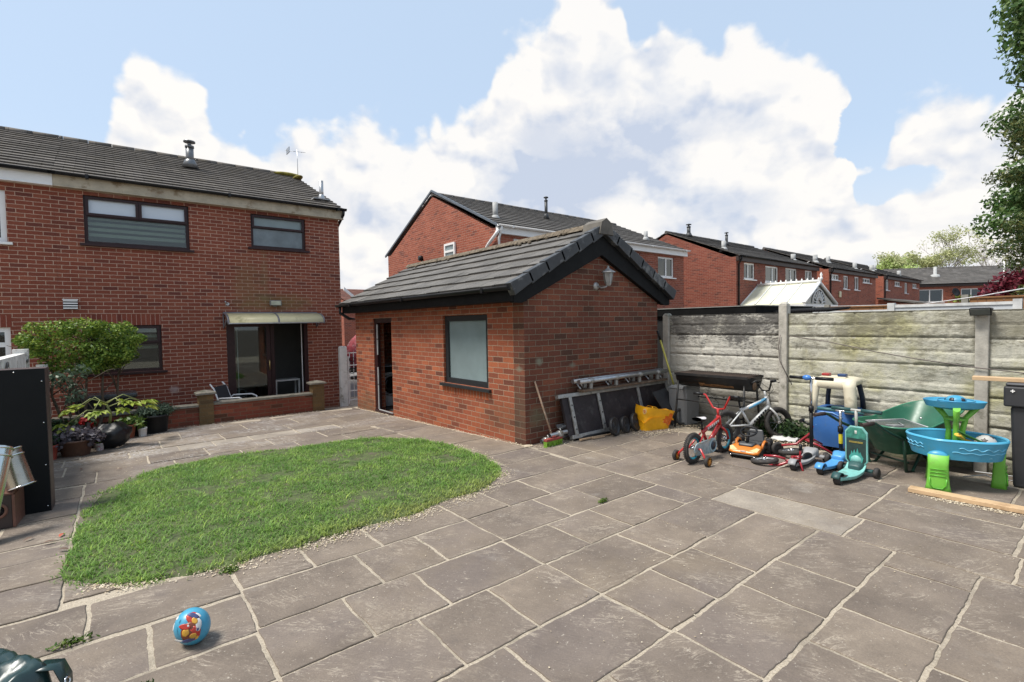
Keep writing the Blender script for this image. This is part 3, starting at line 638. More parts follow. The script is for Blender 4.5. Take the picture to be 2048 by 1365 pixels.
def gutter_part(parent, fn, T, a0, a1, z, d, mat, r=.055):
    g = mbf(fn, T)
    prof = [(d-r+r*math.cos(t), z+r*math.sin(t)) for t in [math.pi+math.pi*i/8 for i in range(9)]]
    prof = [(d+r*math.cos(t), z+r*math.sin(t)) for t in [math.pi+math.pi*i/8 for i in range(9)]]
    n = len(prof); vs = [(a0, p, q) for p, q in prof]+[(a1, p, q) for p, q in prof]+[(a0, d+(p-d)*.86, z+(q-z)*.86+.003) for p, q in prof]+[(a1, d+(p-d)*.86, z+(q-z)*.86+.003) for p, q in prof]
    fs = [(i, i+1, n+i+1, n+i) for i in range(n-1)]+[(2*n+i, 3*n+i, 3*n+i+1, 2*n+i+1) for i in range(n-1)]+[(0, n, 3*n, 2*n), (n-1, 3*n-1, 4*n-1, 2*n-1)]+[(i, 2*n+i, 2*n+i+1, i+1) for i in range(n-1)]+[(n+i, n+i+1, 3*n+i+1, 3*n+i) for i in range(n-1)]
    g.add(vs, fs, True)
    a = a0+.5
    while a < a1: g.box(a, a+.05, d-r*1.12, d+r*1.12, z-r*1.15, z+.006); a += 2.3
    return g.build('gutter', mat, parent)
def flue_pipe(parent, x, y, z0, z1, r, mat, cap=True, name='flue', collar=None):
    f = MB(rootT(parent)); f.lathe([(r, z0), (r, z1)], (x, y, 0), n=14)
    f.lathe([(r*2.3, z0-.05), (r*1.25, z0+.14), (r*1.02, z0+.16)], (x, y, 0), n=14)
    if cap:
        f.lathe([(r*1.15, z1-.02), (r*1.15, z1+.03)], (x, y, 0), n=14); f.lathe([(r*.5, z1+.03), (r*.5, z1+.12)], (x, y, 0), n=8); f.lathe([(r*1.5, z1+.11), (r*1.5, z1+.14), (r*.3, z1+.17)], (x, y, 0), n=14)
    return f.build(name, mat, parent)
def rootT(p): return Matrix.Identity(4)
def house(name, label, x0, x1, yf, depth, zb, eave, ridge, brick, wins, T=None, loc=None, rz=0, gut=UPVC, fasc=UPVC, tile=T_FAR, thick=.26, nc=13, over=(.025, .06), holes=(), cat='house', group=None, verge=None, dp=None, sides=(1, 1)):
    """two-storey brick house, front facing local -y"""
    th = thing(name, label, cat, loc or ((x0+x1)/2, yf, zb), rz, group)
    fn = face_y(yf); ops = [w[:4] for w in wins]+list(holes); ol, orr = over
    m = mbf(fn, T); wall_boxes(m, x0, x1, zb, eave, thick, ops); yr = yf+depth/2
    zi = ridge-.10
    m.fn = None
    for k, (xa, xb) in enumerate(((x0, x0+thick), (x1-thick, x1))):
        m.prism([(yf+thick, zb), (yf+depth-thick, zb), (yf+depth-thick, eave), (yf+depth/2, zi), (yf+thick, eave)] if True else [], 'x', xa, xb)
        zs = eave+(zi-eave)*0
    m.box(x0, x1, yf+depth-thick, yf+depth, zb, eave)
    m.build('wall', brick, th)
    r = mbf(fn, T); ov = .30
    sl = (ridge-eave)/(depth/2); z_e = eave+.10-ov*sl*.5
    courses(r, x0-ol, x1+orr, -ov*.6, z_e, depth/2, ridge, nc, .036, seg=3.0)
    r.fn = lambda v: (v.x, yf+depth+v.y, v.z)
    courses(r, x0-ol, x1+orr, -ov*.6, z_e, depth/2, ridge, nc, .028, seg=20)
    r.fn = None
    a = x0-ol
    while a < x1+orr-.01:
        b = min(a+.45, x1+orr); r.tube([(a, yr, ridge+.005), (b-.008, yr, ridge+.005+rnd.uniform(-.006, .006))], .085, 8); a = b
    rf = r.build('roof', tile, th)
    f = mbf(fn, T); f.box(x0-ol, x1+orr, 0, .11, eave-.17, eave+.03); f.box(x0-ol, x1+orr, .0, .13, eave-.185, eave-.171)
    f.build('fascia', fasc, th)
    gutter_part(th, fn, T, x0-ol-.05, x1+orr+.05, eave+.06, .185, gut)
    if dp is not None:
        xd = dp; d = mbf(fn, T); d.tube([(xd, .185, eave+.01), (xd, .17, eave-.1), (xd, .05, eave-.32), (xd, .05, zb)], .036, 8); d.build('downpipe', gut, th)
    for w in wins:
        kw = dict(w[4]) if len(w) > 4 else {}
        window(th, fn, *w[:4], kw.pop('fm', UPVC), T, **kw)
    return th
# ------------------------------------------------------------------ main house and the house joined to it
YF = 12.2
BLC = pm('zebra_blind', (.60, .63, .50), .8, var=.08)
main = house('brick_house', 'red brick house with mahogany windows and a cream canopy over open patio doors', -.74, 4.41, YF, 7.4, -.5, 4.36, 6.1, BR_MAIN, [
    (-.34, 1.31, 3.20, 4.10, dict(fm=MAHOG, transom=.60, cols=((.5, 1),), sash=((-.31, .48, 3.735, 4.08), (.49, 1.28, 3.735, 4.08)), top_glass=SKYP, sill=MAHOG, blind=(3.37, 3.72, .06, .045, BLC))),
    (2.46, 3.62, 3.36, 4.10, dict(fm=MAHOG, transom=.62, sash=((2.49, 3.59, 3.80, 4.08),), glass=FROST2, top_glass=FROST, sill=MAHOG)),
    (-.39, .77, .76, 1.67, dict(fm=MAHOG, transom=.62, sash=((-.36, .74, 1.32, 1.65),), sill=MAHOG, blind=(1.20, 1.62, .06, .05, BLC)))],
    holes=((1.91, 3.60, -.34, 1.75),), gut=BLACKP, fasc=FASC_O, tile=T_MAIN, over=(0, .08), nc=15)
fnm = face_y(YF)
d = mbf(fnm); d.box(1.91, 2.0, -.13, -.01, -.34, 1.75); d.box(3.52, 3.60, -.13, -.01, -.34, 1.75); d.box(2.0, 3.52, -.13, -.01, 1.67, 1.75); d.box(2.0, 3.52, -.13, -.01, -.34, -.29)
dr = d.build('patio_door', MAHOG, main)
d = mbf(fnm); d.box(2.0, 2.07, -.07, -.02, -.29, 1.67); d.box(2.70, 2.78, -.07, -.02, -.29, 1.67); d.box(2.07, 2.70, -.07, -.02, 1.60, 1.67); d.box(2.07, 2.70, -.07, -.02, -.29, -.2); d.box(2.80, 2.88, -.12, -.075, -.29, 1.67)
sl = d.build('sliding_panel', MAHOG, dr)
d = mbf(fnm); d.box(2.06, 2.71, -.05, -.042, -.21, 1.61); d.build('pane', GLASS, dr)
d = mbf(fnm); d.tube([(2.745, -.02, .62), (2.745, .02, .64), (2.745, .02, .82), (2.745, -.02, .84)], .012, 8); d.build('handle', pm('brass', (.45, .33, .14), .3, metal=.8), dr)
for q_ in ((3.47, -.28, 1.66), (2.12, -.25, 1.58)): d = mbf(fnm); d.box(q_[0], q_[0]+.015, -.10, -.08, q_[1], q_[2]); d.build('weather_strip', UPVC, dr)
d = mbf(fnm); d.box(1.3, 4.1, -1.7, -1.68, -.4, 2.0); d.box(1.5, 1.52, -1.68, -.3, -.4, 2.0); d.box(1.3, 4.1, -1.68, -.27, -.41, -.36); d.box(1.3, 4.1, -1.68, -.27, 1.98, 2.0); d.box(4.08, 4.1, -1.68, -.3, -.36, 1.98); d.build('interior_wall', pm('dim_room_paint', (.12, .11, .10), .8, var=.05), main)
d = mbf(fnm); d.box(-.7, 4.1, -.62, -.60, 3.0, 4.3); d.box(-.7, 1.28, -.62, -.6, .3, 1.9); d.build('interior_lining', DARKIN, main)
tb = thing('side_table', 'white edged dark side table standing just inside the open patio door', 'table', (3.2, 12.75, -.36))
d = MB(); d.box(2.95, 3.5, 12.6, 12.95, .30, .335); [d.box(a, a+.035, b, b+.035, -.36, .30) for a in (2.95, 3.465) for b in (12.6, 12.915)]; d.build('frame', pm('pale_table_edge', (.55, .55, .53), .4), tb)
d = MB(); d.box(2.6, 2.94, 12.7, 13.1, -.36, .2); d.build('dark_panel', BLACKP, tb)
# canopy
CANP = pm('cream_polycarbonate', (.60, .54, .32), .4, var=.1, vscale=3, dirt=(.42, .38, .2), dscale=5)
def arc(a0, a1, r0, r1, n=10): return [(a0, .02+r1*math.sin(t), r0*math.cos(t)) for t in [math.pi/2*i/n for i in range(n+1)]]
d = mbf(fnm); Y0, Z0 = 1.68, .22; rr = .55
def cano(mb, a0, a1, th, grow=0):
    n = 10; vs = []
    for i in range(n+1):
        t = math.pi/2*i/n; o, z = .02+(rr+grow)*math.sin(t), Y0+(Z0+grow)*math.cos(t)**.8
        for a in (a0, a1): vs += [(a, o, z), (a, o, z-th)]
    fs = []
    for i in range(n):
        b = i*4; fs += [(b, b+2, b+6, b+4), (b+1, b+5, b+7, b+3), (b, b+4, b+5, b+1), (b+2, b+3, b+7, b+6)]
    fs += [(0, 1, 3, 2), (n*4, n*4+2, n*4+3, n*4+1)]
    mb.add(vs, fs, True)
cano(d, 1.87, 3.80, .012); cn = d.build('door_canopy', CANP, main)
d = mbf(fnm)
for a in (1.85, 2.82, 3.79): cano(d, a, a+.035, .03, .008)
for a in (1.855, 3.795): d.tube([(a+.01, .01, Y0+.22), (a+.01, .01, Y0-.1), (a+.01, .35, Y0+.06)], .014, 6)
d.box(1.86, 3.82, .0, .03, Y0+Z0-.01, Y0+Z0+.03); d.build('canopy_frame', pm('canopy_grey', (.16, .155, .17), .45), cn)
d = mbf(fnm); d.box(1.87, 3.80, rr+.012, rr+.034, Y0-.014, Y0+.008); d.build('drip_rail', GALV, cn)
d = mbf(fnm); d.box(2.78, 3.02, .02, .10, 2.07, 2.19); d.box(2.86, 2.94, 0, .03, 2.05, 2.10); fl = d.build('floodlight', pm('floodlight_grey', (.18, .18, .17), .5), main, bevel=.01)
d = mbf(fnm); d.box(2.80, 3.0, .101, .106, 2.085, 2.175); d.build('lens', pm('floodlight_lens', (.42, .43, .33), .2), fl)
d = mbf(fnm); [d.box(-.68, -.48, .0, .045, z, z+.022) for z in (1.985, 2.03, 2.075, 2.12)]; d.box(-.69, -.47, .0, .05, 2.148, 2.162); av = d.build('air_vent', UPVC, main); d = mbf(fnm); d.box(-.68, -.48, .0, .012, 1.975, 2.147); d.build('vent_back', BLACKP, av)
d = mbf(fnm); d.tube([(1.95, .0, 2.10), (1.95, .04, 2.10)], .035, 8); d.tube([(1.95, .03, 2.10), (1.91, .07, 2.13), (1.90, .07, 2.16)], .012, 6); d.build('wall_hook', GALV, main)
d = mbf(fnm); d.box(-.39, .77, 0, .003, 1.672, 1.88); d.build('soldier_course', BR_SOLD, main)
d = mbf(fnm); d.tube([(4.47, .2, 4.37), (4.47, .17, 4.28), (4.45, -.25, 4.02), (4.45, -1.3, 3.9), (4.45, -1.3, -.3)], .034, 8); d.build('downpipe', BLACKP, main)
flue_pipe(main, 1.63, 14.5, 5.56, 6.02, .085, pm('flue_steel', (.17, .175, .18), .35, metal=.6), name='flue')
d = MB(); d.box(3.95, 4.35, 12.55, 12.95, 4.72, 4.745); d.build('lead_flashing', pm('lead_flashing', (.36, .37, .38), .5), main)
flue_pipe(main, 4.2, 12.75, 4.72, 5.22, .05, GALV, cap=False, name='vent_pipe')
d = MB(); d.ellipsoid((4.25, 15.85, 6.12), (.42, .16, .07)); d.ellipsoid((4.40, 15.4, 5.95), (.12, .3, .05)); d.build('moss', pm('yellow_moss', (.20, .17, .03), .95, var=.5, vscale=12, bump=1, bscale=30), main)
ae = thing('television_aerial', 'thin television aerial rising above the near end of the main house ridge', 'aerial', (4.55, 15.9, 6.1))
d = MB(); d.tube([(4.55, 15.9, 6.05), (4.55, 15.9, 6.95)], .009, 6); d.build('mast', GALV, ae)
d = MB(); d.tube([(4.2, 15.9, 6.85), (4.75, 15.75, 6.85)], .006, 5)
for i in range(5): d.tube([(4.25+i*.1, 15.72-.025*i+.13, 6.85), (4.25+i*.1, 16.06-.025*i-.13, 6.85)], .006, 4)
d.box(4.27, 4.29, 15.72, 16.02, 6.77, 6.93); d.build('antenna', GALV, ae)
W_N = dict(sill=UPVC, transom=.68, fw=.08)
nb = house('brick_house', 'adjoining brick house at the far left with white window frames and a clean white fascia', -6.6, -.742, YF, 7.4, -.5, 4.36, 6.1, BR_MAIN, [
    (-3.0, -1.36, 3.13, 4.03, W_N), (-3.0, -1.38, .72, 1.66, W_N)], gut=BLACKP, fasc=UPVC, tile=T_MAIN, over=(.06, 0), nc=15)
d = mbf(fnm); d.box(-3.0, -1.36, 0, .003, 1.665, 1.87); d.build('soldier_course', BR_SOLD, nb)
# ------------------------------------------------------------------ houses in the row behind
fw = dict(sill=UPVC, fw=.07, glass=GLASSF)
def wn(cols, **k): return dict(fw, cols=tuple((c, 2) for c in cols), **k)
BLF = pm('pale_curtain', (.33, .36, .30), .9, var=.1)
h2 = house('brick_house', 'orange brick semi behind the outbuilding with white gutters, white windows and one gable window', 8.95, 18.75, 11.8, 7.4, -.5, 4.42, 6.17, BR_FAR, [
    (9.6, 10.9, 3.3, 4.16, wn((.5,))), (14.6, 15.8, 3.3, 4.16, wn((.5,))), (16.94, 18.05, 3.32, 4.14, wn((.55,), blind=(3.4, 4.0, .6, .1, BLF)))], nc=13, over=(.02, .12), dp=9.0)
window(h2, face_x(8.95), 14.02, 14.68, 3.76, 4.30, UPVC, cols=(), transom=.5, glass=FROST, inset=-.07, fw=.07, sill=UPVC)
d = MB()
for s in (1, -1):
    n = 16
    for i in range(n):
        y0, y1 = 15.5-s*3.9, 15.5; a, b = i/n, (i+1)/n
        ya, yb = y0+(y1-y0)*a, y0+(y1-y0)*b; za, zb_ = 4.36+1.86*a, 4.36+1.86*b
        d.add([(x, y, z+h) for (y, z) in ((ya, za), (yb, zb_)) for h in (0.03, .10) for x in (8.90, 8.955)], [(0, 1, 3, 2), (4, 6, 7, 5), (0, 2, 6, 4), (1, 5, 7, 3), (2, 3, 7, 6), (0, 4, 5, 1)])
d.build('verge', pm('blue_grey_verge', (.10, .12, .145), .5), h2)
d = MB(); d.tube([(8.92, 11.65, 4.34), (8.86, 11.72, 4.2), (8.86, 12.1, 3.95), (8.88, 12.3, 3.8), (8.88, 12.3, -.4)], .05, 8); d.build('downpipe', UPVC, h2)
d = MB(); d.lathe([(.1, 0), (.1, .12), (.04, .13)], (8.95, 16.35, 4.02), (-1, 0, 0), 10); d.build('boiler_vent', BLACKP, h2)
flue_pipe(h2, 9.6, 12.7, 4.85, 5.42, .085, pm('cement_pipe', (.36, .37, .37), .8), cap=False, name='vent_pipe'); flue_pipe(h2, 13.0, 14.0, 5.55, 6.2, .06, LEAD)
flue_pipe(h2, 17.4, 12.7, 4.9, 5.3, .08, pm('cement_pipe', (.36, .37, .37), .8), cap=False, name='vent_pipe')
h3 = house('brick_house', 'dark gabled brick house with four upper windows beside the white conservatory', 21.6, 30.6, 11.0, 7.1, -.5, 4.36, 5.95, BR_FAR2, [
    (22.3, 23.35, 3.4, 4.15, wn((.45,), blind=(3.5, 4.05, .6, .1, BLF))), (24.4, 25.8, 3.35, 4.13, wn((.6,))), (26.6, 28.0, 3.35, 4.15, wn((.5,), blind=(3.45, 4.1, .7, .1, BLF))), (29.0, 30.0, 3.4, 4.15, wn((.5,)))],
    gut=BLACKP, fasc=pm('brown_fascia', (.035, .022, .018), .5), dp=21.75)
flue_pipe(h3, 22.4, 12.0, 4.8, 5.25, .10, pm('cement_pipe', (.36, .37, .37), .8), cap=False, name='vent_pipe'); flue_pipe(h3, 23.2, 14.3, 5.9, 6.35, .09, LEAD)
flue_pipe(h3, 25.3, 13.4, 5.5, 6.0, .07, LEAD)
flue_pipe(h3, 30.0, 12.0, 4.75, 5.2, .12, pm('cement_pipe', (.36, .37, .37), .8), cap=False, name='vent_pipe')
smallw = wn((.33, .66))
h4 = house('brick_house', 'third brick house along the row with small high windows and two tall ones', 31.3, 39.4, 10.65, 7.1, -.5, 4.32, 5.9, BR_FAR, [
    (31.5, 32.9, 3.72, 4.06, smallw), (33.56, 34.4, 3.25, 4.06, wn((.5,))), (35.4, 36.25, 3.25, 4.08, wn((.5,))), (36.9, 38.4, 3.75, 4.06, smallw)], gut=BLACKP, fasc=pm('brown_fascia', (.035, .022, .018), .5), dp=31.45)
for x, y, z in ((32.0, 11.6, 4.75), (36.3, 12.4, 5.05), (38.6, 11.6, 4.7)): flue_pipe(h4, x, y, z, z+.5, .12, pm('cement_pipe', (.36, .37, .37), .8), cap=False, name='vent_pipe')
h5 = house('brick_house', 'fourth brick house along the row, small and partly behind a lean-to roof', 40.9, 50.0, 10.6, 7.1, -.5, 4.35, 5.9, BR_FAR, [
    (41.3, 42.1, 3.4, 4.15, wn((.5,))), (43.4, 44.8, 3.75, 4.1, smallw), (45.9, 46.7, 3.3, 4.1, wn((.5,))), (48.0, 49.3, 3.75, 4.1, smallw)], gut=BLACKP, fasc=pm('brown_fascia', (.035, .022, .018), .5), dp=41.05)
for x, y, z in ((42.0, 11.6, 4.75), (45.5, 12.4, 5.05), (48.6, 11.6, 4.7)): flue_pipe(h5, x, y, z, z+.5, .13, pm('cement_pipe', (.36, .37, .37), .8), cap=False, name='vent_pipe')
d = MB(); d.box(32.75, 33.0, 10.56, 10.64, 2.75, 3.1); d.build('alarm_box', pm('alarm_cream', (.7, .66, .45), .5), h4, bevel=.03)
lt = thing('lean_to', 'low brick lean-to with a sloping slate roof in front of the far houses', 'lean-to', (41, 7.5, -.5))
d = MB(); d.prism([(6.6, -.5), (10.55, -.5), (10.55, 2.7), (6.6, 2.0)], 'x', 39.6, 44.5); d.build('wall', BR_FAR, lt)
d = MB(); d.prism([(6.3, 2.0), (10.58, 2.76), (10.58, 2.86), (6.3, 2.1)], 'x', 39.4, 44.7); d.build('roof', T_FAR, lt)
TA = Vector((53.2, 12.0, 0)); ta = math.atan2(-5.87, 5.1); TT = Matrix.Translation(TA) @ Matrix.Rotation(ta, 4, 'Z')
h6 = house('brick_terrace', 'long low brick terrace closing the view with wide white windows', 0, 24, 0, 8, -.5, 4.25, 5.95, BR_FAR, [
    (.6, 2.6, 2.75, 3.85, wn((.5,))), (3.9, 6.2, 2.9, 3.85, wn((.33, .66))), (8.0, 10.9, 2.7, 3.95, wn((.62,))), (13, 15, 2.9, 3.85, wn((.5,))), (17.5, 20, 2.9, 3.85, wn((.33, .66)))], T=TT, loc=tuple(TA), rz=ta, gut=BLACKP, fasc=pm('brown_fascia', (.035, .022, .018), .5), cat='terrace')
for x in (3.0, 11.2): d = MB(TT); d.lathe([(.45, 4.75), (.3, 5.2), (.12, 5.25), (.12, 5.9)], (x, 1.8, 0), n=10); d.build('flue', pm('cement_pipe', (.36, .37, .37), .8), h6)
d = MB(TT); d.tube([(6.9, -.15, .5), (6.9, -.15, 6.0)], .05, 6); d.build('downpipe', UPVC, h6)
d = MB(TT); d.lathe([(.0, 0), (.22, .05), (.36, .15), (.36, .16), (.2, .07), (0, .02)], (3.2, -.35, 3.5), (.3, -1, .3), 16); d.tube([(3.2, -.3, 3.45), (3.2, 0, 3.3)], .03, 6); d.build('satellite_dish', BLACKP, h6)
# house glimpsed through the gap beside the outbuilding
hg = thing('brick_house', 'orange brick house with a reddish roof and white bargeboard glimpsed in the side gap', 'house', (11.5, 30, -.5))
d = MB(); d.prism([(30, -.5), (38, -.5), (38, 3.2), (30, 3.2)], 'x', 11.0, 22); d.build('wall', BR_FAR, hg)
d = MB(); d.prism([(30.2, 3.2), (36, 3.2), (33.5, 3.9)], 'x', 11.05, 12); d.fn = face_y(30); courses(d, 11.0, 22, -.3, 3.15, 4, 4.15, 12, .03, seg=3); d.build('roof', T_RED, hg)
d = MB(); d.add([(10.9, 29.6, 3.75), (10.9, 29.6, 3.95), (12.2, 29.6, 2.9), (12.2, 29.6, 2.7), (10.9, 29.7, 3.75), (10.9, 29.7, 3.95), (12.2, 29.7, 2.9), (12.2, 29.7, 2.7)], [(0, 1, 2, 3), (4, 7, 6, 5), (1, 5, 6, 2), (0, 3, 7, 4), (0, 4, 5, 1), (3, 2, 6, 7)]); d.build('bargeboard', UPVC, hg)

# ------------------------------------------------------------------ outbuilding (garage)
GX0, GX1, GY0, GY1 = 4.08, 6.92, 4.84, 10.45
gar = thing('brick_outbuilding', 'single storey brick outbuilding with a dark tiled pitched roof, frosted window and open side door', 'outbuilding', (5.5, 7.6, 0))
d = MB(); d.fn = face_x(GX0); wall_boxes(d, GY0+.22, GY1, -.35, 1.9, .22, [(8.70, 9.52, -.14, 1.72), (5.63, 6.82, .66, 1.71)]); d.fn = None
d.box(GX0+.22, GX1, GY1-.2, GY1, -.35, 1.9); d.box(GX1-.2, GX1, GY0+.22, GY1-.2, -.35, 1.9)
d.build('wall', BR_GAR, gar)
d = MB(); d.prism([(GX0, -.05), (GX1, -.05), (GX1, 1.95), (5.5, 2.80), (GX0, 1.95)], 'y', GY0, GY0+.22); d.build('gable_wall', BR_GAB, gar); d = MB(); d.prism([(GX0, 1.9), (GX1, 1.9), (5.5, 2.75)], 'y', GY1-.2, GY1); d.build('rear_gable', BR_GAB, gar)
d = MB(); d.fn = face_y(GY0)
ZE, ZR, XE0, XE1, XR = 2.03, 2.93, 3.80, 7.20, 5.50; y0r, y1r = 4.72, 10.62
def slope_x(mb, sgn):
    mb.fn = lambda v: ((XR-sgn*(XR-XE0)) + sgn*(-v.y), v.x, v.z)
    courses(mb, y0r, y1r, 0, ZE, XR-XE0, ZR, 6, .032, seg=.33, jit=.004)
d = MB(); slope_x(d, 1); d.fn = lambda v: (XE1-(-v.y), v.x, v.z); courses(d, y0r, y1r, 0, ZE, XE1-XR, ZR, 6, .032, seg=.33, jit=.004); rf = d.build('roof', T_GAR, gar)
d = MB(); a = y0r+.30
while a < y1r:
    b = min(a+.42, y1r); d.prism([(XR-.14, ZR-.02+rnd.uniform(-.008, .008)), (XR-.07, ZR+.06), (XR+.07, ZR+.06), (XR+.14, ZR-.02)], 'y', a, b-.012); a = b
for _ in range(170):
    yy = rnd.uniform(y0r+.3, y1r); xx = XR+rnd.gauss(-.09, .07); s = rnd.uniform(.012, .04); zz = ZR+.05-abs(xx-XR)*.5
    d.ellipsoid((xx, yy, zz), (s, s*1.3, s*.7), 6, 4)
d.build('ridge', MOSS, rf)
d = MB(); d.prism([(XR-.15, ZR-.12), (XR-.10, ZR+.05), (XR, ZR+.11), (XR+.10, ZR+.05), (XR+.15, ZR-.12)], 'y', y0r-.05, y0r+.30); d.build('ridge_end', pm('ridge_end_tile', (.11, .10, .085), .8, var=.3), rf)
d = MB(); sl_ = math.atan2(ZR-ZE, XR-XE0); ln = math.hypot(ZR-ZE, XR-XE0)
for s in (1, -1):
    n = 6
    for i in range(n):
        Tm = Matrix.Translation((XR-s*(XR-XE0), y0r-.03, ZE)) @ Matrix.Scale(s, 4, (1, 0, 0)) @ Matrix.Rotation(-sl_, 4, 'Y')
        d.T = Tm; a0, a1 = ln*i/n-.03, ln*(i+1)/n+.012
        lo = -.105; hi = .055
        d.add([(a0, 0, lo-.01), (a1, 0, lo+.012), (a1, 0, hi-.018), (a0, 0, hi), (a0, .11, lo-.01), (a1, .11, lo+.012), (a1, .11, hi-.018), (a0, .11, hi)], [(0, 1, 2, 3), (7, 6, 5, 4), (0, 4, 5, 1), (1, 5, 6, 2), (2, 6, 7, 3), (3, 7, 4, 0)])
d.T = Matrix.Identity(4); d.build('verge_tile', LEAD, rf, bevel=.008)
d = MB()
for s in (1, -1):
    P = lambda dx, dz: (XR-s*(XR-XE0)+s*dx, ZE+dz)
    pts = [P(.06, -.08), P(.06, -.20), P(.20, -.20), P(XR-XE0-.0, ZR-ZE-.40), P(XR-XE0, ZR-ZE-.10)]
    if s == -1: pts = pts[::-1]
    d.prism(pts, 'y', GY0-.075, GY0-.004)
d.build('bargeboard', BBOARD, gar)
d = MB(); d.box(3.86, GX0-.004, GY0-.07, GY1+.12, 1.85, 1.868); d.box(3.84, 3.86, GY0-.07, GY1+.12, 1.85, 2.02); d.box(GX1+.004, 7.14, GY0-.07, GY1+.12, 1.85, 1.868); d.box(7.14, 7.16, GY0-.07, GY1+.12, 1.85, 2.02); d.build('fascia', BBOARD, gar)
gutter_part(gar, face_x(3.84), None, GY0-.10, GY1+.25, 2.03, .058, BLACKP, .052)
d = MB(); d.tube([(3.80, GY1+.12, 1.99), (3.80, GY1+.12, 1.86), (3.98, GY1+.10, 1.74), (4.16, GY1+.07, 1.72), (4.2, GY1+.05, -.2)], .034, 8); d.build('downpipe', BLACKP, gar)
window(gar, face_x(GX0), 5.63, 6.82, .66, 1.71, GREYFR, glass=FROST, fw=.085, inset=.035, sill=GREYFR, sd=.05)
d = MB(); d.fn = face_x(GX0); d.box(5.63, 6.82, 0, .003, .50, .612); d.build('soldier_course', BR_SOLDG, gar)
d = MB(); d.fn = face_x(GX0); d.box(8.70, 8.73, -.09, -.02, -.1, 1.72); d.box(9.40, 9.52, -.09, -.02, -.1, 1.72); d.box(8.73, 9.40, -.09, -.02, 1.63, 1.72); d.box(8.70, 9.52, -.09, .01, -.14, -.10)
df = d.build('door_frame', MAHOG, gar)
d = MB(); d.fn = face_x(GX0); d.box(8.76, 9.38, -.03, -.014, -.098, -.085)
for a, b in ((-.08, .4), (.42, .75), (1.0, 1.3), (1.32, 1.6)): d.box(9.375, 9.398, -.03, -.012, a, b)
d.build('weather_strip', pm('pale_strip', (.42, .43, .43), .4), df)
d = MB(); d.box(GX0+.22, GX1-.2, GY0+.22, GY1-.2, -.2, -.11); d.box(GX0+.23, GX1-.2, 8.0, 8.02, -.1, 1.9); d.box(5.1, 5.13, 8.02, GY1-.2, -.1, 1.9); d.build('interior_lining', DARKIN, gar)
d = MB(); d.fn = None
lan = MB(); lan.lathe([(.0, -.012), (.055, -.010), (.06, 0), (.045, .02), (.02, .03)], (5.45, GY0, 2.09), (0, -1, 0), 16); lan.tube([(5.45, GY0-.02, 2.09), (5.46, GY0-.09, 2.06), (5.50, GY0-.14, 2.07), (5.53, GY0-.15, 2.10)], .011, 8)
LY = GY0-.15; LX = 5.54
lan.lathe([(.0, 2.085), (.035, 2.09), (.045, 2.12), (.05, 2.125)], (LX, LY, 0), n=6, smooth=False); lan.lathe([(.105, 2.275), (.10, 2.285), (.06, 2.31), (.022, 2.335), (.014, 2.35), (.018, 2.36), (0, 2.375)], (LX, LY, 0), n=6, smooth=False)
for k in range(6): t = math.pi/3*k; lan.tube([(LX+.047*math.cos(t), LY+.047*math.sin(t), 2.12), (LX+.074*math.cos(t), LY+.074*math.sin(t), 2.28)], .005, 4)
lt_ = lan.build('wall_lantern', pm('lantern_metal', (.34, .34, .34), .4, metal=.4), gar)
lan = MB(); lan.lathe([(.044, 2.125), (.07, 2.278)], (LX, LY, 0), n=6, smooth=False); lan.build('lantern_glass', pm('lantern_glass', (.26, .27, .27), .1, spec=.8), lt_)
wm = thing('washing_machine', 'grey washing machine with round door glimpsed inside the open side door', 'washing machine', (4.6, 9.95, -.11))
d = MB(); d.box(4.31, 4.90, 9.72, 10.2, -.11, .74); d.build('body', pm('machine_grey', (.42, .43, .44), .35), wm, bevel=.012)
d = MB(); d.torus((4.53, 9.715, .33), (0, 1, 0), .205, .03); d.build('door_ring', pm('machine_ring', (.34, .35, .37), .25, metal=.5), wm)
d = MB(); d.lathe([(.0, .02), (.12, .012), (.185, -.005)], (4.53, 9.715, .33), (0, -1, 0), 24); d.build('door_glass', pm('dark_glass', (.008, .009, .011), .08), wm)
d = MB(); d.box(4.33, 4.88, 9.712, 9.719, .60, .72); d.build('control_panel', BLACKP, wm)
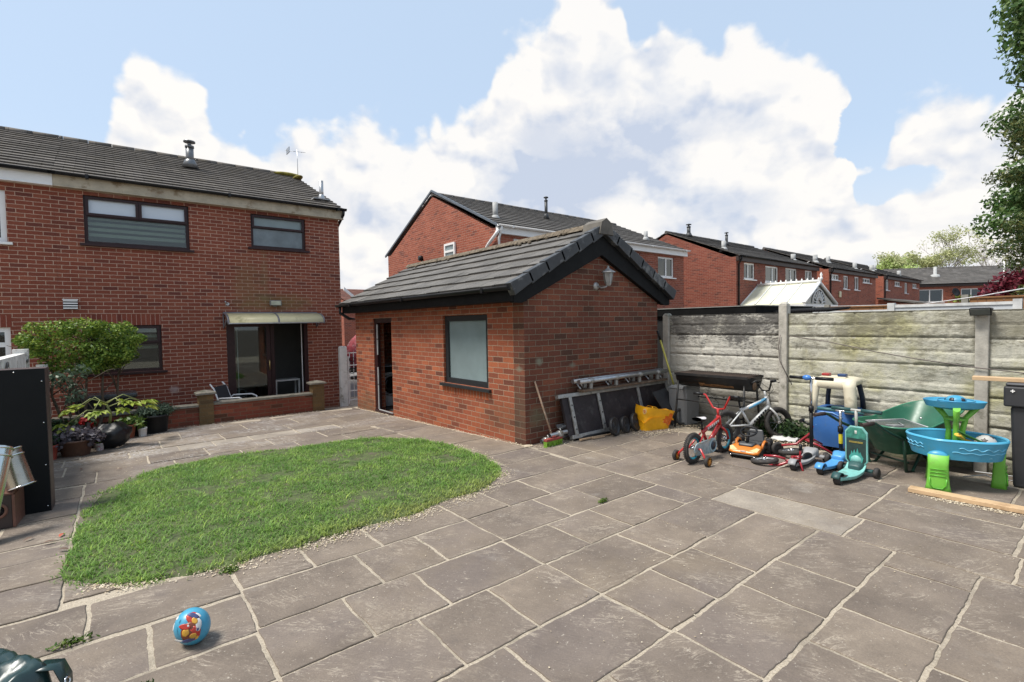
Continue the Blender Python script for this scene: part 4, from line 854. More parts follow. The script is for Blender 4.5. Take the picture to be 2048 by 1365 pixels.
# ------------------------------------------------------------------ concrete fence on the right
def fence_mat(name, base, stain, alg, sa, aa):
    m, N, L, P = newmat(name); uv = _n(N, 'ShaderNodeUVMap'); U = uv.outputs[0]
    b = _n(N, 'ShaderNodeTexBrick'); L.new(mixc(N, L, .02, U, noise_n(N, L, U, 9, 3).outputs[1], 'LINEAR_LIGHT'), b.inputs['Vector']); b.offset = .37; b.squash = .6; b.squash_frequency = 3
    b.inputs['Scale'].default_value = 1; b.inputs['Brick Width'].default_value = .42; b.inputs['Row Height'].default_value = .1525; b.inputs['Mortar Size'].default_value = .006; b.inputs['Mortar Smooth'].default_value = .6
    b.inputs['Color1'].default_value = (.2, .2, .2, 1); b.inputs['Color2'].default_value = (1, 1, 1, 1); b.inputs['Mortar'].default_value = (.5, .5, .5, 1)
    st = _n(N, 'ShaderNodeMapping'); L.new(U, st.inputs[0]); st.inputs['Scale'].default_value = (1, 2.4, 1)
    rk = noise_n(N, L, st.outputs[0], 11, 9, .68); rk.inputs['Distortion'].default_value = .8
    n1 = noise_n(N, L, U, 1.6, 9, .72); n2 = noise_n(N, L, U, 1.1, 7, .7); n3 = noise_n(N, L, st.outputs[0], 20, 6, .7); n0 = noise_n(N, L, U, 60, 6, .7)
    cc = mixc(N, L, .5, base, ramp(N, L, n3.outputs[0], [(.3, (.62, .62, .6)), (.7, (1.3, 1.3, 1.3))]), 'MULTIPLY')
    cc = mixc(N, L, .35, cc, ramp(N, L, n0.outputs[0], [(.3, (.5, .5, .5)), (.7, (1.5, 1.5, 1.5))]), 'MULTIPLY')
    cc = mixc(N, L, mathn(N, L, "MULTIPLY", msk(N, L, n2.outputs[0], .42, .66), aa), cc, alg)
    sep = _n(N, 'ShaderNodeSeparateXYZ'); L.new(U, sep.inputs[0])
    topb = mathn(N, L, 'MULTIPLY', msk(N, L, mathn(N, L, 'ADD', sep.outputs[1], mathn(N, L, 'MULTIPLY', n3.outputs[0], .35)), 1.2, 1.65), .15)       # the top boards have blackened most
    s = mathn(N, L, 'ADD', mathn(N, L, 'ADD', n1.outputs[0], mathn(N, L, 'MULTIPLY', n3.outputs[0], .55)), topb)
    cc = mixc(N, L, mathn(N, L, 'MULTIPLY', msk(N, L, s, .80, .96), sa), cc, stain)
    cc = mixc(N, L, mathn(N, L, 'MULTIPLY', msk(N, L, mathn(N, L, 'ADD', sep.outputs[1], mathn(N, L, 'MULTIPLY', n1.outputs[0], .7)), .72, .35), .6), cc, (.06, .062, .035))
    L.new(cc, P.inputs['Base Color']); P.inputs['Roughness'].default_value = .92; P.inputs['Specular IOR Level'].default_value = .2
    h = mathn(N, L, 'ADD', rk.outputs[0], mathn(N, L, 'MULTIPLY', n0.outputs[0], .3)); bumpn(N, L, h, P, .7, .015); MATS[name] = m; return m
FN1 = fence_mat('rockface_blackened', (.48, .465, .42), (.055, .052, .052), (.38, .36, .28), .85, .35)
FN2 = fence_mat('rockface_green', (.47, .46, .395), (.12, .11, .08), (.335, .32, .16), .65, .85)
fen = thing('concrete_fence', 'weathered pale concrete panel fence with slotted posts behind the toys', 'fence', (7.0, 2.9, -.2))
PY = [4.74, 2.93, .97, -1.0, -2.95]
def rockface(mb, a, b, z0, z1, seed):
    """one concrete board cast as two rows of rock faced blocks"""
    g = random.Random(seed); st = .017; na, nz_ = int((b-a)/st), 18; rows = []
    for r_ in range(2):
        cuts = [a]; 
        while cuts[-1] < b-.12: cuts.append(cuts[-1]+g.choice((.22, .30, .42, .55)))
        cuts[-1] = b; rows.append(cuts)
    split = .5 if g.random() < .6 else .36
    vs = []
    for i in range(na+1):
        y = a+(b-a)*i/na
        for j in range(nz_+1):
            t = j/nz_; z = z0+(z1-z0)*t; r_ = 0 if t < split else 1
            da = min(abs(y-c) for c in rows[r_]); dz = min(abs(t-split), t, 1-t)*(z1-z0)
            bi = sum(1 for c in rows[r_] if c < y); off = (((bi*37+r_*17+seed*11) % 10)/10-.5)*.012
            h = .30*mnoise.noise(Vector((y*9, z*10, seed*.3)))+.35*mnoise.noise(Vector((y*20, z*24, 3+seed)))+.25*mnoise.noise(Vector((y*46, z*52, 7)))
            k = min(1, min(t, 1-t)*(z1-z0)/.005, abs(t-split)*(z1-z0)/.014, da/.026); vs.append((7.050-k*(.016+off)-k*h*.016, y, z))
    n = nz_+1; mb.add(vs, [(i*n+j, i*n+j+1, (i+1)*n+j+1, (i+1)*n+j) for i in range(na) for j in range(nz_)], True)
    m = len(mb.V)
for k in range(4):
    a, b = PY[k+1]+.045, PY[k]-.045; d = MB(); z = 1.655-.012*k
    for i in range(6): rockface(d, a, b, z-.301, z-.004, 10*k+i); z -= .305
    zt_ = 1.655-.012*k; d.box(7.056, 7.095, a, b, zt_-1.83, zt_-.006); d.box(7.035, 7.0555, a, b, zt_-.0058, zt_-.001)
    d.build('panel', FN1 if k == 0 else FN2, fen, recalc=False)
for k, y in enumerate(PY):
    d = MB(); h = [1.66, 1.76, 1.64, 1.7, 1.7][k]; d.box(6.995, 7.12, y-.053, y+.053, -.25, h)
    if k != 2: d.box(6.995, 7.12, y-.053, y+.053, h, h+.035, .55)
    d.build('post', CONC, fen, bevel=.01)
so_ = thing('solar_light', 'dark solar light fixed on top of the right hand concrete fence post', 'light', (6.96, .97, 1.64))
d = MB(); d.T = Matrix.Translation((6.96, .97, 1.645)); d.add([(-.09, -.085, 0), (.06, -.085, 0), (.06, .085, 0), (-.09, .085, 0), (-.05, -.085, -.075), (.03, -.07, -.075), (.03, .07, -.075), (-.05, .085, -.075)], [(0, 1, 2, 3), (7, 6, 5, 4), (0, 4, 5, 1), (1, 5, 6, 2), (2, 6, 7, 3), (3, 7, 4, 0)]); d.build('housing', BLACKP, so_, bevel=.006)
d = MB(); d.quad((6.868, .895, 1.636), (6.868, 1.045, 1.636), (6.904, 1.045, 1.577), (6.904, .895, 1.577)); d.build('lens', pm('solar_lens', (.10, .10, .09), .2), so_, solid=.004)
d = MB(); d.box(6.88, 7.01, .895, 1.045, 1.646, 1.65); d.build('solar_cell', pm('solar_cell', (.02, .02, .05), .1), so_)
cb = MB(); cb.tube([(6.975, 2.95, 1.36), (6.97, 2.97, 1.2), (6.97, 2.95, 1.0), (6.97, 2.80, .7)], .006, 6); tag(cb.build('cable', pm('grey_cable', (.12, .10, .09), .6)), 'dark cable hanging down beside the middle fence post', 'cable')
cb = MB(); P0 = [(6.985, 2.85, 1.345), (6.98, 2.4, 1.28), (6.975, 1.9, 1.17), (6.975, 1.5, 1.10), (6.975, 1.0, 1.03), (6.975, .4, .97), (6.975, -.5, .93), (6.975, -1.5, .95)]; cb.tube(P0, .006, 6); tag(cb.build('cable', pm('grey_cable', (.12, .10, .09), .6)), 'long grey cable drooping across the greenish fence panel to the right', 'cable')
# white boundary wall at the left
LWM = pm('whitewashed_concrete', (.62, .61, .58), .9, var=.2, vscale=7, bump=.5, bscale=25, dirt=(.22, .20, .16), dscale=5)
lw = thing('boundary_wall', 'whitewashed boundary wall with diamond pattern blocks at the left behind the leafy bush', 'wall', (-.9, 9, -.2))
d = MB(); d.box(-.95, -.85, 6.4, 8.6, -.2, 1.31); d.box(-.97, -.83, 8.6, 8.72, -.2, 1.36); d.box(-.95, -.85, 8.72, 10.9, -.3, 1.0); d.box(-.97, -.83, 10.9, 11.0, -.3, 1.05); d.build('wall_panel', LWM, lw)
d = MB()
for y in (7.1, 8.66):
    d.tube([(-.835, y-.10, 1.2), (-.835, y, 1.27), (-.835, y+.10, 1.2), (-.835, y, 1.13), (-.835, y-.10, 1.2)], .010, 4)
d.build('diamond_motif', pm('dark_motif', (.10, .09, .08), .8), lw)
d = MB()
for i in range(9):
    y = 8.8+i*.24; d.tube([(-.83, y, .2), (-.83, y+.24, .95)], .014, 5); d.tube([(-.83, y+.24, .2), (-.83, y, .95)], .014, 5)
d.build('trellis', UPVC, lw)
# ------------------------------------------------------------------ terrace wall, piers, gate
tw = thing('terrace_wall', 'low brick terrace wall with concrete coping and two capped piers below the patio doors', 'wall', (2, 11, -.25))
COPE = pm('mossy_coping', (.20, .18, .145), .9, var=.3, vscale=8, bump=.5, bscale=40, dirt=(.10, .095, .06), dscale=5)
d = MB(); d.box(-.83, 1.22, 11.0, 11.2, -.4, .10); d.box(1.46, 3.30, 11.0, 11.2, -.4, .115); d.box(3.40, 3.55, 11.24, 12.18, -.4, .06); d.build('brickwork', BR_WALL, tw)
d = MB(); d.box(-.83, 1.22, 10.97, 11.24, .10, .145); d.box(1.46, 3.30, 10.97, 11.24, .115, .16); d.build('coping', COPE, tw, bevel=.006)
for x, h in ((1.34, .33), (3.42, .34)):
    d = MB(); d.box(x-.12, x+.12, 10.96, 11.20, -.4, h); pr_ = d.build('pier', BR_PIER, tw)
    d = MB(); d.box(x-.165, x+.165, 10.915, 11.245, h, h+.035); d.add([(x-.165, 10.915, h+.035), (x+.165, 10.915, h+.035), (x+.165, 11.245, h+.035), (x-.165, 11.245, h+.035), (x, 11.08, h+.08)], [(0, 1, 4), (1, 2, 4), (2, 3, 4), (3, 0, 4)]); d.build('cap', COPE, pr_)
gp_ = MB(); gp_.box(4.2, 4.37, 11.78, 11.9, -.42, 1.07); gp_.box(4.2, 4.37, 11.78, 11.9, 1.07, 1.10, .8); tag(gp_.build('gate_post', pm('white_painted_post', (.72, .72, .70), .6, var=.12, vscale=5, dirt=(.25, .23, .18), dscale=3), bevel=.006), 'white painted concrete gate post beside the corner of the main house', 'post')
gt = thing('garden_gate', 'white wrought iron gate with scrollwork in the gap beside the outbuilding', 'gate', (4.6, 11.9, -.3))
d = MB(); GA, GB = 4.40, 5.1
d.box(GA, GA+.03, 11.83, 11.86, -.3, .85); d.box(GB-.03, GB, 11.83, 11.86, -.3, 1.0)
for z in (-.22, .0, .62, .92): d.box(GA, GB, 11.835, 11.855, z, z+.025)
for i in range(7): d.tube([(GA+.05+i*.1, 11.845, -.22), (GA+.05+i*.1, 11.845, .92+.06*math.sin(i/6*3.14))], .008, 5)
d.build('frame', UPVC, gt)
d = MB()
for i in range(4): d.torus((GA+.10+i*.17, 11.83, .77), (0, 1, 0), .06, .008, 14, 5); d.torus((GA+.10+i*.17, 11.83, .50), (0, 1, 0), .07, .008, 14, 5)
d.build('scrollwork', BLACKP, gt)
# ------------------------------------------------------------------ things along the outbuilding gable
def T3(loc, rz=0, rx=0, ry=0): return Matrix.Translation(loc) @ Matrix.Rotation(rz, 4, 'Z') @ Matrix.Rotation(rx, 4, 'X') @ Matrix.Rotation(ry, 4, 'Y')
ALU = pm('worn_aluminium', (.40, .40, .39), .4, metal=.6, var=.2, vscale=15, dirt=(.22, .21, .18), dscale=7)
BOARD = pm('dark_board', (.020, .014, .016), .6, var=.4, vscale=9, dirt=(.05, .045, .045), dscale=8)
wp = thing('work_platform', 'long aluminium framed platform with dark boards leaning against the outbuilding gable', 'platform', (5.6, 4.62, 0))
Tm = Matrix.Translation((4.57, 4.60, .03)) @ Matrix.Rotation(R(-15), 4, 'X')
HP = .60
d = MB(Tm); d.box(.10, 2.50, -.035, .035, .0, .05); d.box(-.02, 2.46, -.035, .035, HP-.05, HP); d.build('rail', ALU, wp, bevel=.004)
for a in (.16, .72, 1.62, 2.36): d = MB(Tm); d.box(a, a+.05, -.045, -.02, .05, HP-.05); d.build('strut', ALU, wp, bevel=.003)
d = MB(Tm); d.box(.05, 2.45, -.012, .03, .051, HP-.051); d.build('panel', BOARD, wp)
d = MB(Tm)
for x in (.185, .745):
    for z in (.12, .28, .44): d.lathe([(.012, 0), (.012, .006), (0, .008)], (x, -.045, z), (0, -1, 0), 6)
d.build('bolt', pm('dark_bolt', (.04, .04, .04), .4), wp)
WOODG = pm('weathered_plank', (.13, .085, .055), .8, var=.35, vscale=12, dirt=(.24, .18, .13), dscale=8)
d = MB(Matrix.Translation((4.95, 4.70, .625))); d.box(0, 1.95, -.06, .06, 0, .028); tag(d.build('plank', WOODG, bevel=.003), 'weathered brown plank lying along the top of the leaning platform', 'plank')
tr = thing('truss_section', 'silver twin tube truss section lying on top of the leaning platform', 'truss', (5.9, 4.73, .655))
d = MB(); ya, yb = 4.66, 4.775
for y in (ya, yb): d.tube([(4.88, y, .765), (6.93, y, .775)], .032, 12)
d.build('tube', GALV, tr)
d = MB()
for x in (5.12, 5.66, 6.2, 6.66): d.tube([(x-.035, ya, .766), (x+.035, ya, .766)], .040, 12); d.box(x-.025, x+.025, ya-.015, ya+.02, .655, .75); d.box(x-.028, x+.028, yb-.015, yb+.015, .655, .75)
d.build('clamp', ALU, tr, bevel=.004)
d = MB()
for x in (4.92, 5.5, 5.95, 6.45, 6.78): d.tube([(x, ya, .745), (x+.10, (ya+yb)/2, .665)], .011, 6); d.tube([(x+.02, yb, .745), (x+.02, ya+.02, .665)], .010, 6)
d.build('brace', GALV, tr)
PLT = pm('black_weight_plate', (.026, .026, .028), .45, var=.3, dirt=(.04, .04, .04), dscale=9)
def plate(x, y, r, tilt, lab):
    t = thing('weight_plate', lab, 'weight plate', (x, y, r), 0, 'weight plates leaning on the platform')
    ax = (math.sin(.25), -math.cos(tilt), math.sin(tilt)); d = MB()
    d.lathe([(.014, -.015), (.045, -.015), (.05, -.012), (r*.8, -.010), (r*.84, -.022), (r*.97, -.024), (r, -.018), (r, .018), (r*.97, .024), (r*.84, .022), (r*.8, .010), (.05, .012), (.045, .015), (.014, .015)], (x, y, r+.01), ax, 32, closed=True)
    d.build('disc', PLT, t)
    d = MB(); d.torus((x, y, r+.01), ax, r*.5, .006, 24, 5, 3.2); d.torus((x, y, r+.01), ax, .03, .008, 16, 5, 2.5); d.build('raised_ring', pm('plate_ring', (.028, .028, .03), .4), t)
plate(5.34, 4.44, .125, .22, 'black weight plate furthest left of three against the leaning platform')
plate(5.58, 4.45, .115, .22, 'black weight plate in the middle of three against the leaning platform')
plate(5.80, 4.44, .125, .22, 'black weight plate nearest the yellow bag against the leaning platform')
def slab_on(name, pts, th, mat, lab, cat):
    d = MB(); n = Vector(pts[1])-Vector(pts[0]); m_ = Vector(pts[3])-Vector(pts[0]); nn = n.cross(m_).normalized()*th
    d.add([Vector(p) for p in pts]+[Vector(p)+nn for p in pts], [(0, 1, 2, 3), (7, 6, 5, 4), (0, 4, 5, 1), (1, 5, 6, 2), (2, 6, 7, 3), (3, 7, 4, 0)])
    return tag(d.build(name, mat, bevel=.003), lab, cat)
slab_on('dark_board', [(6.28, 4.50, .50), (6.50, 4.30, .0), (6.90, 4.32, .02), (6.72, 4.56, .52)], .012, pm('slate_board', (.030, .032, .036), .6, var=.3), 'dark grey board leaning in the corner behind the yellow bag', 'board')
d = MB(); d.torus((6.62, 4.22, .13), (-.25, -1, .3), .11, .022, 24, 8); tag(d.build('rubber_tyre', PLT), 'small black tyre lying behind the yellow bag', 'tyre')
# scaffold tubes and gutter lengths
for i, (y, z, x0, r, l, m_) in enumerate(((4.70, .06, 4.22, .028, 1.1, 'short grey scaffold tube with a clamp lying lowest by the outbuilding corner'), (4.66, .13, 4.30, .030, 1.0, 'grey scaffold tube lying upon the lower tube by the outbuilding corner'))):
    t = thing('scaffold_tube', m_, 'tube', (x0, y, z), 0, 'scaffold tubes by the corner')
    d = MB(); d.tube([(x0, y-.03*i, z), (x0+l, y+.02, z+.02)], r, 12, cap=False); d.tube([(x0+l, y+.02, z+.02), (x0, y-.03*i, z)], r*.82, 12, cap=False); d.build('tube', GALV, t)
    d = MB(); xx = x0+.08+.1*i; d.tube([(xx-.03, y-.03*i, z), (xx+.03, y-.03*i, z)], r*1.5, 10); d.box(xx-.02, xx+.02, y-.03*i-.05, y-.03*i-.02, z-.02, z+.04); d.tube([(xx, y-.06, z+.04), (xx, y-.03, z+.075)], .008, 6); d.build('clamp', ALU, t)
d = MB(); d.fn = None; d.grid(lambda u, v: (4.55+.75*v, 4.71+.055*math.cos(math.pi*(.0+u)), .22+.055*math.sin(math.pi*(1+u))), 9, 2); tag(d.build('gutter_length', pm('dark_gutter', (.05, .055, .065), .3), solid=.004), 'dark plastic gutter length lying above the scaffold tubes', 'gutter')
d = MB(); d.tube([(4.75, 4.6, .03), (5.0, 4.56, .035), (5.35, 4.54, .03)], .022, 8); tag(d.build('hose_length', BLACKP), 'short black pipe lying under the leaning platform end', 'pipe')
# brooms
br = thing('broom', 'broom with a wooden handle and green bristles leaning on the outbuilding gable', 'broom', (4.33, 4.62, 0))
WOOD = pm('broom_wood', (.28, .185, .125), .7, var=.25, vscale=14, dirt=(.4, .33, .27), dscale=10)
d = MB(); d.tube([(4.35, 4.62, .09), (4.23, 4.82, .82)], .0125, 8); d.build('handle', WOOD, br)
Tb = T3((4.35, 4.615, .085), .07); d = MB(Tb); d.box(-.15, .15, -.03, .03, -.012, .02); d.box(-.03, .03, -.025, .025, .02, .045); d.build('head', pm('broom_red', (.26, .05, .04), .5), br, bevel=.006)
d = MB(Tb)
for i in range(34):
    for j in range(4):
        x = -.145+.29*i/33; y = -.024+.016*j; d.tube([(x, y, -.012), (x+rnd.uniform(-.012, .012)+x*.08, y+rnd.uniform(-.012, .012), -.085)], .0045, 3, cap=False)
d.build('bristles', pm('broom_green', (.20, .38, .035), .6, var=.3, vscale=30), br)
yp = thing('pole', 'yellow telescopic pole with a black grip leaning on the fence corner', 'pole', (6.9, 4.45, .3))
d = MB(); d.tube([(6.955, 4.48, .30), (6.80, 4.70, 1.27)], .014, 8); d.build('shaft', pm('yellow_pole', (.50, .46, .09), .4, var=.15), yp)
d = MB(); d.tube([(6.80, 4.70, 1.27), (6.77, 4.735, 1.42)], .019, 8); d.build('grip', BLACKP, yp)
# bag
bg = thing('shopping_bag', 'yellow woven shopping bag with an orange print slumped on the paving', 'bag', (6.1, 4.36, 0))
BAGM = pm('yellow_woven', (.86, .42, .010), .42, var=.12, vscale=9, bump=.5, bscale=9, spec=.5)
Tb = T3((6.10, 4.36, 0), -.33)
def bag(u, v, off=0):
    ang = 2*math.pi*u; ca_, sa_ = math.cos(ang), math.sin(ang); k = .42
    x = math.copysign(abs(ca_)**k, ca_)*(.225+.015*v+off); y = math.copysign(abs(sa_)**k, sa_)*(.125+.01*v+off)
    rim = .30-.24*x+.012*math.sin(ang*3); z = .004+rim*v*1.02
    q = mnoise.noise_vector(Vector((x*7, y*7, z*8)))*(.020*min(1, v*3)); q2 = mnoise.noise_vector(Vector((x*19, y*19, z*17)))*.008
    x += .07*v*v*max(0, x/.225)
    return (x+q.x+q2.x, y+q.y+q2.y-.02*v, z+q.z*.6)
d = MB(Tb); d.grid(lambda u, v: bag(u, v), 60, 18, closeu=True); d.grid(lambda u, v: tuple(Vector(bag(u, .0))*v+Vector((0, 0, .003))), 60, 3, closeu=True); d.grid(lambda u, v: tuple(Vector((Vector(bag(u, .92)).x*v, Vector(bag(u, .92)).y*v, .16+.04*math.sin(u*19)*v))), 60, 4, closeu=True)
bb_ = d.build('bag_body', BAGM, bg, recalc=True)
def decal(u0, u1, v0, v1, name, mat, shape):
    d = MB(Tb); nu, nv = 22, 14; vs = []; ok = {}
    for i in range(nu):
        for j in range(nv):
            vs.append(bag(u0+(u1-u0)*i/(nu-1), v0+(v1-v0)*j/(nv-1), .004))
    fs = [(i*nv+j, (i+1)*nv+j, (i+1)*nv+j+1, i*nv+j+1) for i in range(nu-1) for j in range(nv-1) if shape((i+.5)/(nu-1), (j+.5)/(nv-1))]
    d.add(vs, fs, True); return d.build(name, mat, bb_, recalc=False)
decal(.74, .92, .15, .85, 'orange_print', pm('bag_orange', (.72, .14, .008), .4, var=.2, vscale=14), lambda a, b: (abs(a-.5)*1.5+abs(b-.5)*1.3+.35*mnoise.noise(Vector((a*5, b*5, 2)))) < .66)
decal(.76, .88, .22, .5, 'pale_print', pm('bag_print', (.78, .52, .2), .4), lambda a, b: abs(math.sin(a*9+b*5)) < .16 and .1 < b < .9)
decal(.56, .66, .68, .96, 'pale_print', pm('bag_print', (.78, .52, .2), .4), lambda a, b: (a-.5)**2+(b-.5)**2 < .2)
decal(.575, .64, .74, .9, 'red_print', pm('bag_red', (.55, .06, .02), .4), lambda a, b: (a-.5)**2+(b-.5)**2 < .2 and (a+b*2) % .5 > .15)
d = MB(Tb)
for s in (1, -1): d.tube([(-.06, .10*s, .30), (-.04, .05*s, .335), (.03, .04*s, .32), (.07, .09*s, .27)], .010, 5, flat=.35)
d.build('handle', BAGM, bg)
for i, (p, q, lab) in enumerate((((4.74, 4.52), (5.36, 4.50), 'long splintered pine offcut lying in front of the leaning platform'), ((4.92, 4.47), (5.15, 4.455), 'short pine splinter lying against the longer offcut'))):
    d = MB(); a, b = Vector((*p, .02)), Vector((*q, .018)); w = Vector((0, .022-.01*i, 0)); d.add([a-w, a+w*.6, b+w*.3, b-w, a-w+Vector((0, 0, .018)), a+w*.6+Vector((0, 0, .02)), b+w*.3+Vector((0, 0, .01)), b-w+Vector((0, 0, .012))], [(0, 1, 2, 3), (7, 6, 5, 4), (0, 4, 5, 1), (1, 5, 6, 2), (2, 6, 7, 3), (3, 7, 4, 0)])
    tag(d.build('wood_offcut', pm('pine_offcut', (.42, .29, .18), .75, var=.25, vscale=12)), lab, 'offcut')
# grey bin
gb = thing('grey_bin', 'square grey plastic bin standing behind the barbecue by the fence', 'bin', (6.72, 4.33, 0))
GP = pm('grey_plastic', (.185, .195, .205), .5, var=.1, vscale=4, dirt=(.14, .14, .135), dscale=4)
d = MB(T3((6.78, 4.27, .01), -.12)); d.box(-.14, .14, -.15, .15, 0, .53, 1.13); d.build('body', GP, gb, bevel=.01)
d = MB(T3((6.78, 4.27, .01), -.12)); d.box(-.165, .165, -.175, .175, .53, .55); d.box(-.15, .15, -.16, .16, .55, .575, .9); d.build('lid', GP, gb, bevel=.008)
# barbecue
bq = thing('barbecue', 'black half drum barbecue on four legs with a flat grill against the fence', 'barbecue', (6.66, 3.68, 0))
BBQ = pm('sooty_steel', (.011, .011, .012), .55, var=.4, vscale=7, dirt=(.030, .026, .022), dscale=8)
XC, ZC, RB, BY0, BY1 = 6.66, .80, .215, 3.14, 4.20
d = MB(); n = 14
vs = [(XC+(RB+.0)*math.cos(t), y, ZC+(RB*.92)*math.sin(t)) for y in (BY0, BY1) for t in [math.pi+math.pi*i/n for i in range(n+1)]]
d.add(vs, [(i, i+1, n+2+i, n+1+i) for i in range(n)]+[tuple(range(n+1)), tuple(range(n+1, 2*n+2))[::-1]], True)
d.box(XC-RB-.015, XC-RB+.004, BY0-.01, BY1+.01, ZC-.02, ZC+.012); d.box(XC+RB-.004, XC+RB+.015, BY0-.01, BY1+.01, ZC-.02, ZC+.012)
d.build('drum', BBQ, bq, recalc=True)
d = MB()
for i in range(34): y = BY0+.02+(BY1-BY0-.04)*i/33; d.tube([(XC-RB, y, ZC+.014), (XC+RB, y, ZC+.014)], .005, 4)
for x in (-.1, .1): d.tube([(XC+x, BY0, ZC+.008), (XC+x, BY1, ZC+.008)], .006, 4)
d.box(XC-RB+.01, XC+RB-.01, BY0+.01, BY1-.01, ZC-.03, ZC-.02)
d.build('grill', pm('rusty_grill', (.055, .035, .025), .7, var=.4, vscale=12, dirt=(.02, .018, .017), dscale=6), bq)
for sx in (-1, 1):
    for y in (BY0+.06, BY1-.02):
        l_ = MB(); s = 1 if y > 3.6 else -1; l_.tube([(XC+sx*.17, y, ZC-.10), (XC+sx*.24, y+.02*s, .01)], .014, 8); l_.build('leg', BBQ, bq)
d = MB()
for x in (-.215, .215): d.tube([(XC+x, BY0+.06, .42), (XC+x, BY1-.02, .42)], .009, 6)
d.build('crossbar', BBQ, bq)
d = MB(); d.tube([(XC-.12, BY0-.005, .72), (XC-.12, BY0-.06, .76), (XC+.06, BY0-.06, .76), (XC+.06, BY0-.005, .72)], .011, 8); d.build('handle', BBQ, bq)
d = MB(); d.lathe([(.0, .012), (.05, .01), (.055, 0)], (XC-.02, BY0-.002, .68), (0, -1, 0), 16); d.build('vent_disc', pm('rusty_vent', (.14, .085, .05), .7, var=.4), bq)
RUST = pm('rust_patch', (.20, .105, .045), .8, var=.5, vscale=20)
d = MB(); th0 = [math.pi*1.17+.05*i for i in range(9)]
vs = []
for j in range(12):
    y = 3.35+.5*j/11
    for t in th0: w = .003; vs.append((XC+(RB+w)*math.cos(t), y, ZC+(RB*.92+w)*math.sin(t)))
fs = [(j*9+i, j*9+i+1, (j+1)*9+i+1, (j+1)*9+i) for j in range(11) for i in range(8) if mnoise.noise(Vector((j*.35, i*.5, 1)))+.6-abs(i-4.5+(j-5)*.1)*.22 > 0]
d.add(vs, fs, True); d.build('rust_patch', RUST, bq, recalc=False)
# ------------------------------------------------------------------ bikes
RUB = pm('tyre_rubber', (.030, .027, .026), .75, var=.3, vscale=20, dirt=(.09, .075, .06), dscale=12)
REDP = pm('red_gloss', (.42, .022, .022), .25, var=.12, coat=.4)
def wheel(th, at, axis, r, tr, rim_c, rimw=.022, spokes=14, knob=False, name='wheel', hub=None):
    w = MB(); w.torus(at, axis, r-tr, tr, 32, 8)
    if knob:
        q = Vector((0, 0, 1)).rotation_difference(Vector(axis).normalized()).to_matrix()
        for k in range(46):
            t = 2*math.pi*k/46
            for s in (-1, 0, 1):
                t2 = t+(s == 0)*.07; ph = s*.75; p = Vector(at)+q @ Vector(((r-tr+tr*1.02*math.cos(ph))*math.cos(t2), (r-tr+tr*1.02*math.cos(ph))*math.sin(t2), tr*1.02*math.sin(ph))); T0 = w.T
                w.ellipsoid(p, (.0075, .0075, .0075), 5, 3)
    wo = w.build('wheel', RUB, th, local=True)
    w = MB(); w.lathe([(r-tr*1.9, -rimw*.5), (r-tr*1.55, -rimw*.7), (r-tr*1.2, -rimw*.55), (r-tr*1.2, rimw*.55), (r-tr*1.55, rimw*.7), (r-tr*1.9, rimw*.5), (r-tr*2.5, 0)], at, axis, 32, closed=True); w.build('rim', rim_c, wo, local=True)
    w = MB(); q = Vector((0, 0, 1)).rotation_difference(Vector(axis).normalized()).to_matrix(); at = Vector(at)
    w.lathe([(.012, -.035), (.02, -.03), (.02, .03), (.012, .035)], at, axis, 10)
    for k in range(spokes):
        t = 2*math.pi*k/spokes; w.tube([at+q @ Vector((.018*math.cos(t+.5), .018*math.sin(t+.5), .02*(-1)**k)), at+q @ Vector(((r-tr*1.7)*math.cos(t), (r-tr*1.7)*math.sin(t), 0))], .0016, 4, cap=False)
    w.build('spokes', hub or CHROME, wo, local=True)
    return wo
